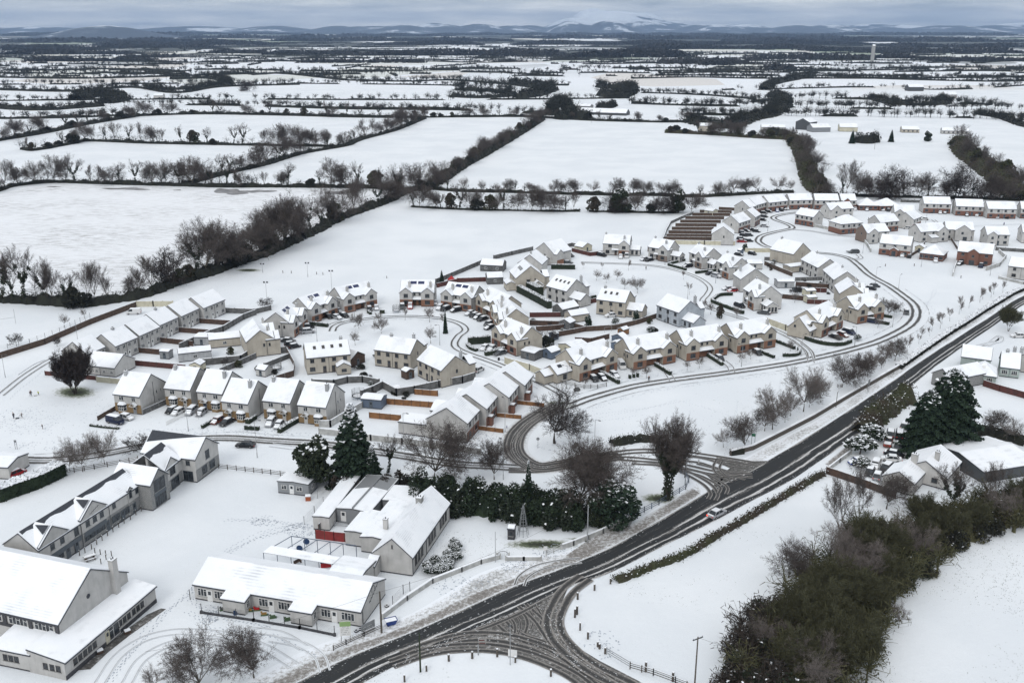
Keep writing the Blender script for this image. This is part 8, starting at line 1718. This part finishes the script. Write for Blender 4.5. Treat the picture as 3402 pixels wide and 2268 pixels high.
for i, (x, y) in enumerate([(265,1845),(283,1836),(305,1823),(322,1808),(340,1795),(358,1779),(376,1766),(395,1751),(413,1738),(434,1726),(452,1710),(470,1697),(316,1836),(334,1841),(352,1844),(371,1846),(353,1858),(336,1872)]):
    simple('bollard', x, y, f'slim dark bollard, {ordw(i)} from the near end beside the stone wing', 'bollard', [[(-.06,.06,-.06,.06,-.1,1.15)],[(-.07,.07,-.07,.07,1.152,1.2)]], ['post_wood','roof_snow'], 0, ['post','snow_cap'])['group'] = 'bollards beside the stone wing'
for i, (x, y) in enumerate([(333,2168),(424,2102)]): simple('planter', x, y, ['nearer','farther'][i] + ' round planter beside the hall front range', 'planter', [[(-.5,.5,-.35,.35,0,.5)],[(-.45,.45,-.3,.3,.502,.7)]], ['wood_dark','roof_snow'], .7, ['tub','snow_heap'])
for i, (x, y, c, lb) in enumerate([(829,2030,'yellow','yellow and green animal figure leaning by the first bay'),(855,2027,'red_cloth','small red toy ladder beside the yellow figure'),(879,2043,'yellow','yellow duck-shaped figure by the yard fence'),(908,2052,'paint_green','small green toy frame by the yard fence'),(957,2060,'paint_green','green and yellow spring toy by the second bay'),(985,2066,'yellow','yellow toy half buried by the second bay'),(742,2025,'wood_grey','snowy grey sandpit box in the school yard'),(788,2038,'toy_blue','blue framed toy box in the school yard')]):
    simple('play_figure', x, y, lb, 'toy', [[(-.5,.35,-.1,.1,.2,.55),(-.6,-.3,-.08,.08,.5,.8)],[(-.6,.55,-.2,.2,0,.2)]], [c,'paint_green' if c != 'toy_blue' else 'toy_blue'], .1*i, ['figure','base'])
def tyre(x, y, lb, r=.38):
    e = empty('snowy_tyre', P(x, y)); tag(e, lb, 'tyre'); q = MB(); q.lathe([(r*.5,.02),(r,.02),(r*1.05,.13),(r,.24),(r*.5,.24),(r*.45,.13),(r*.5,.02)], 14); q.build('tyre', MT['rubber'], e); q = MB(); q.lathe([(r*.6,.25),(r*.75,.32),(r*.95,.25)], 14); q.build('snow_ring', MT['roof_snow'], e)
tyre(1285,2013,'black tyre with snow lying behind the low white wall'); tyre(1184,2096,'left of two snowy tyres behind the grey notice board'); tyre(1197,2090,'right of two snowy tyres behind the grey notice board')
for i, (x, y, lb) in enumerate([(996,1822,'large blue disc hung on the play yard fence'),(1019,1800,'farther blue disc hung on the play yard fence')]):
    e = empty('play_disc', P(x, y+14)); tag(e, lb, 'toy'); q = MB(); q.tube((0,-.03,1.0),(0,.03,1.0),.6,.6,18,0,True); q.f.append(tuple(range(17,-1,-1))); q.m.append(0); q.build('disc', MT['toy_blue'], e); q = MB(); q.tube((0,0,0),(0,0,.5),.04,.04,5); q.build('stand', MT['metal_dark'], e)
simple('play_house', 1083, 1880, 'red and blue plastic playhouse under the pergola end', 'toy', [[(-.9,.9,-.5,.5,0,1.0)],[(-.95,-.2,-.55,.55,1.0,1.4)],[(-.1,.9,-.5,.5,1.002,1.1)]], ['red_cloth','toy_blue','roof_snow'], .2, ['body','hood','snow_cap'])
simple('green_box', 975, 1834, 'teal storage box standing in the pergola', 'box', [[(-.6,.6,-.4,.4,0,.8)],[(-.65,.65,-.45,.45,.802,.95)]], ['teal','roof_snow'], .2, ['body','snow_cap'])
simple('yard_bench', 990, 1872, 'small wooden bench under the pergola', 'bench', [[(-.8,.8,-.2,.2,.4,.46),(-.8,.8,.18,.24,.46,.85)],[(-.7,-.6,-.2,.2,0,.4),(.6,.7,-.2,.2,0,.4)]], ['wood_brown','wood_brown'], .9, ['seat','legs'])
simple('store_box', 1182, 1784, 'snow-topped wooden store in the ramp yard', 'box', [[(-1.1,1.1,-.6,.6,0,1.3)],[(-1.2,1.2,-.7,.7,1.302,1.5)]], ['wood_grey','roof_snow'], .1, ['body','snow_cap'])
WR([(1112,1747),(1160,1752),(1205,1760),(1235,1768)], 1.0, 'rail', 'white handrail of the ramp in front of the grey prefab', mat_='pole_grey', snow=False, cat='handrail')
# trampolines
for x, y, lb, r_ in [(917,1228,'black netted trampoline on the back lawn',1.6),(1191,1322,'round netted trampoline behind the last front house',1.7),(1317,1037,'black netted trampoline left of the facing solar pair',1.3)]:
    e = empty('trampoline', P(x, y)); tag(e, lb, 'trampoline'); q = MB(); q.lathe([(r_*.85,.75),(r_,.8),(r_*1.02,.72),(r_*.85,.7)], 20); q.build('ring', MT['rubber'], e); q = MB(); q.lathe([(0.01,.74),(r_*.85,.74)], 20); q.build('jump_mat', MT['roof_snow'], e)
    q = MB(); [q.tube((r_*math.cos(a),r_*math.sin(a),0),(r_*math.cos(a),r_*math.sin(a),2.5),.03,.03,5) for a in [6.283*i/8 for i in range(8)]]; q.build('poles', MT['metal_dark'], e)
    q = MB()
    for z in [.9+.18*i for i in range(9)]:
        for i in range(20): a, b_ = 6.283*i/20, 6.283*(i+1)/20; q.tube((r_*math.cos(a),r_*math.sin(a),z),(r_*math.cos(b_),r_*math.sin(b_),z),.02,.02,3)
    q.build('safety_net', MT['metal_dark'], e)
# red tent, goal, misc
e = empty('red_tent', P(1500,935)); tag(e, 'bright red play tent by the dark red garden fence', 'tent'); q = MB(); q.lathe([(1.6,0),(1.5,.9),(.05,2.3)], 6); q.build('canopy', MT['red_cloth'], e); q = MB(); q.tube((0,0,0),(0,0,2.4),.03,.03,5); q.build('pole', MT['metal_dark'], e)
for nm, x, y, wd, hh, lb in [('goal_posts', 22, 1080, 5.5, 5, 'white goal posts on the far left pitch'),('garden_goal', 2020, 1103, 3, 1.8, 'small football goal in a back garden')]:
    e = empty(nm, P(x, y), .6); tag(e, lb, 'goal'); q = MB(); q.tube((-wd/2,0,0),(-wd/2,0,hh),.05,.05,6); q.tube((wd/2,0,0),(wd/2,0,hh),.05,.05,6); q.build('posts', MT['pole_grey'], e); q = MB(); q.tube((-wd/2,0,hh*.45 if hh > 3 else hh),(wd/2,0,hh*.45 if hh > 3 else hh),.05,.05,6); q.build('crossbar', MT['pole_grey'], e)
for i, (x, y) in enumerate([(940,907),(1052,912),(1073,913),(1285,925),(968,908),(3192,924),(2941,885),(3037,884),(2885,729)]): simple('marker_post', x, y, f'short dark marker post in the snow, {ordw(i)} of the scattered ones', 'post', [[(-.1,.1,-.1,.1,-.1,1.1)],[(-.1,.1,-.1,.1,1.102,1.18)]], ['post_wood','roof_snow'], 0, ['post','snow_cap'])['group'] = 'marker posts standing in the open snow'
for i, (x, y, hh) in enumerate([(1417,2228,1.1),(1344,2263,1.2),(1491,2195,1.2),(1569,2186,1.2),(1652,2180,1.4),(1712,2199,1.0),(1830,2245,1.2),(1919,1990,1.3),(1917,2040,1.6),(1910,2050,1.6),(1927,2092,1.4),(1953,2121,1.3),(1986,2147,.9),(1992,2154,.9),(1975,1960,1.2),(2028,1938,1.1),(2010,2170,1.1),(2145,2230,1.7),(2235,2262,1.6)]):
    simple('fence_post', x, y, f'weathered fence post, {ordw(i)} of those round the side road', 'post', [[(-.13,.13,-.13,.13,-.1,hh)],[(-.13,.13,-.13,.13,hh+.002,hh+.1)]], ['post_wood','roof_snow'], .3*i, ['post','snow_cap'])['group'] = 'weathered fence posts round the side road'
for i, (x, y) in enumerate([(2093,1257),(2106,1254),(2119,1252)]): CH([(x-3, y), (x+3, y-1)], 1.2, 1.0, f'{["left","middle","right"][i]} of three boxy evergreen shrubs at the estate road', 'hedge_green', .5, .18)
simple('boulder', 1917, 1298, 'large dark boulder on the corner verge', 'boulder', [[(-.7,.7,-.5,.5,0,.7),(-.45,.5,-.35,.4,.7,.95)]], ['block_grey'], .5, ['rock']); simple('boulder', 1911, 1484, 'snowy rock beside the slushy bend', 'boulder', [[(-.8,.8,-.4,.4,0,.6),(-.3,.7,-.3,.3,.6,.9)]], ['block_grey'], .9, ['rock'])
for x, y, lb in [(2827,1062,'small blue wheelie bin by the end-on cream pair'),(1657,1196,'black wheelie bin beside the grey saloon')]: simple('wheelie_bin', x, y, lb, 'bin', [[(-.3,.3,-.35,.35,0,1.0)],[(-.33,.33,-.38,.38,1.002,1.1)]], ['skip_blue' if 'blue' in lb else 'rubber','roof_snow'], 0, ['bin_body','snow_cap'])
simple('small_trailer', 2819, 839, 'small flat trailer behind the grey suv', 'trailer', [[(-1.0,1.0,-.6,.6,.45,.7)],[(-.25,.25,-.68,-.6,.1,.5),(-.25,.25,.6,.68,.1,.5)]], ['metal_grey','rubber'], 0, ['bed','wheels'])
simple('yellow_litter_post', 1822+500-1, 1538, 'tiny white post on the splitter island', 'post', [[(-.15,.15,-.15,.15,0,.9)]], ['window_white'], 0, ['post'])
# ---------------- people ----------------
mat('cloth_dark', (.02,.024,.035), .9); mat('cloth_blue', (.02,.06,.30), .8); mat('cloth_yellow', (.45,.55,.03), .7); mat('cloth_grey', (.20,.19,.18), .9); mat('jeans', (.03,.045,.08), .9); mat('hair', (.03,.02,.015), .9)
def skin_mesh(name, V, E, rad, m):
    me = bpy.data.meshes.new(name); me.from_pydata(V, E, []); o = bpy.data.objects.new(name, me); COL.objects.link(o)
    md = o.modifiers.new('Skin', 'SKIN'); sk = me.skin_vertices[0] if me.skin_vertices else None
    if sk:
        for i, r in enumerate(rad): sk.data[i].radius = (r, r) if not isinstance(r, tuple) else r
        sk.data[0].use_root = True
    o.modifiers.new('Sub', 'SUBSURF').levels = 1
    dg = bpy.context.evaluated_depsgraph_get(); dg.update(); ev = o.evaluated_get(dg); m2 = bpy.data.meshes.new_from_object(ev); m2.name = name; m2.materials.clear(); m2.materials.append(m); bpy.data.objects.remove(o); return m2
def person(x, y, h, coat, trous, lb, step=.25, lean=0, arm=.2):
    s = h/1.75; e = empty('person', P(x, y), rp.random()*6.28); tag(e, lb, 'person')
    hip, sh, nk, hd = (lean*.3,0,.92), (lean*.8,0,1.40), (lean*.9,0,1.50), (lean,0,1.62)
    V = [hip, (lean*.5,0,1.15), sh, nk, hd, (lean*1.05,0,1.72)]; E = [(0,1),(1,2),(2,3),(3,4),(4,5)]; rd = [(.13,.15),(.12,.15),(.11,.17),.055,.095,.06]
    LV = {}
    for sg in (-1, 1):
        i = len(V); V += [(lean*.8,sg*.2,1.38),(lean*.8+arm*sg*.4,sg*.27,1.12),(lean+arm*sg*.9+.08,sg*.27,.90),(lean+arm*sg+.1,sg*.27,.80)]; E += [(2,i),(i,i+1),(i+1,i+2),(i+2,i+3)]; rd += [.06,.048,.038,.04]
        j = len(V); V += [(sg*step*.1,sg*.10,.86),(sg*step*.55+.03,sg*.11,.48),(sg*step,sg*.11,.08),(sg*step+.14,sg*.11,.04)]; E += [(0,j),(j,j+1),(j+1,j+2),(j+2,j+3)]; rd += [.09,.06,.045,.04]
    for m_, nm, sel, grow_ in ((MT['skin'], 'body', None, 1.0),): 
        me = skin_mesh('body', [tuple(c*s for c in v) for v in V], E, [tuple(c*s for c in r) if isinstance(r, tuple) else r*s for r in rd], m_); link('body', me, e)
    def sub(nm, idx, m_, k):
        mp_ = {a: b_ for b_, a in enumerate(idx)}; v2 = [tuple(c*s for c in V[a]) for a in idx]; e2 = [(mp_[a], mp_[b_]) for a, b_ in E if a in mp_ and b_ in mp_]; r2 = [tuple(c*s*k+.012 for c in rd[a]) if isinstance(rd[a], tuple) else rd[a]*s*k+.014 for a in idx]
        link(nm, skin_mesh(nm, v2, e2, r2, m_), e)
    sub('coat', [0,1,2,6,7,8,14,15,16], MT[coat], 1.15); sub('trousers', [0,10,11,12,18,19,20], MT[trous], 1.12); sub('hair', [4,5], MT['hair'], 1.08)
for a in ((103,1316,1.8,'cloth_dark','cloth_dark','adult in dark clothes walking on the left green, farther pair',.25,.05),(129,1312,1.25,'cloth_yellow','cloth_dark','child in a yellow jacket bending in the snow',.15,.25),(46,1390,1.85,'cloth_dark','jeans','tall adult in a dark coat on the left green, nearer pair',.1,0),(73,1388,1.5,'cloth_grey','cloth_grey','person in pale grey clothes beside the tall adult',.2,0,.6),(142,1424,1.3,'cloth_dark','cloth_grey','child alone above the dark line in the snow',.2,.1),(2146,897,1.75,'cloth_dark','cloth_dark','dark figure standing at the edge of the inner green',.1,0),(3335,749,1.75,'cloth_blue','cloth_dark','person in a bright blue coat in the far right street',.1,0),(2155,1266,1.7,'cloth_dark','cloth_dark','dark figure standing beside the estate road shrubs',.1,0),(1684,1424,1.0,'cloth_blue','cloth_dark','small child in a dark blue coat by the street lamp',.15,0)):
    person(*a)
for i, (x, y) in enumerate([(58,1390),(118,1314)]): simple('sledge', x, y, ['dark sledge between the nearer pair on the green','pale snow heap toy between the farther pair'][i], 'sledge', [[(-.4,.4,-.2,.2,.05,.2)],[(-.4,.4,-.22,-.18,0,.1),(-.4,.4,.18,.22,0,.1)]], ['cloth_dark' if i == 0 else 'window_white','metal_dark'], .4, ['seat','runners'])
# hide unused prototypes that never found a place
for nm_, L_ in PR.items():
    for o_ in L_:
        if o_.name not in used:
            for c_ in list(o_.children): bpy.data.objects.remove(c_)
            bpy.data.objects.remove(o_)
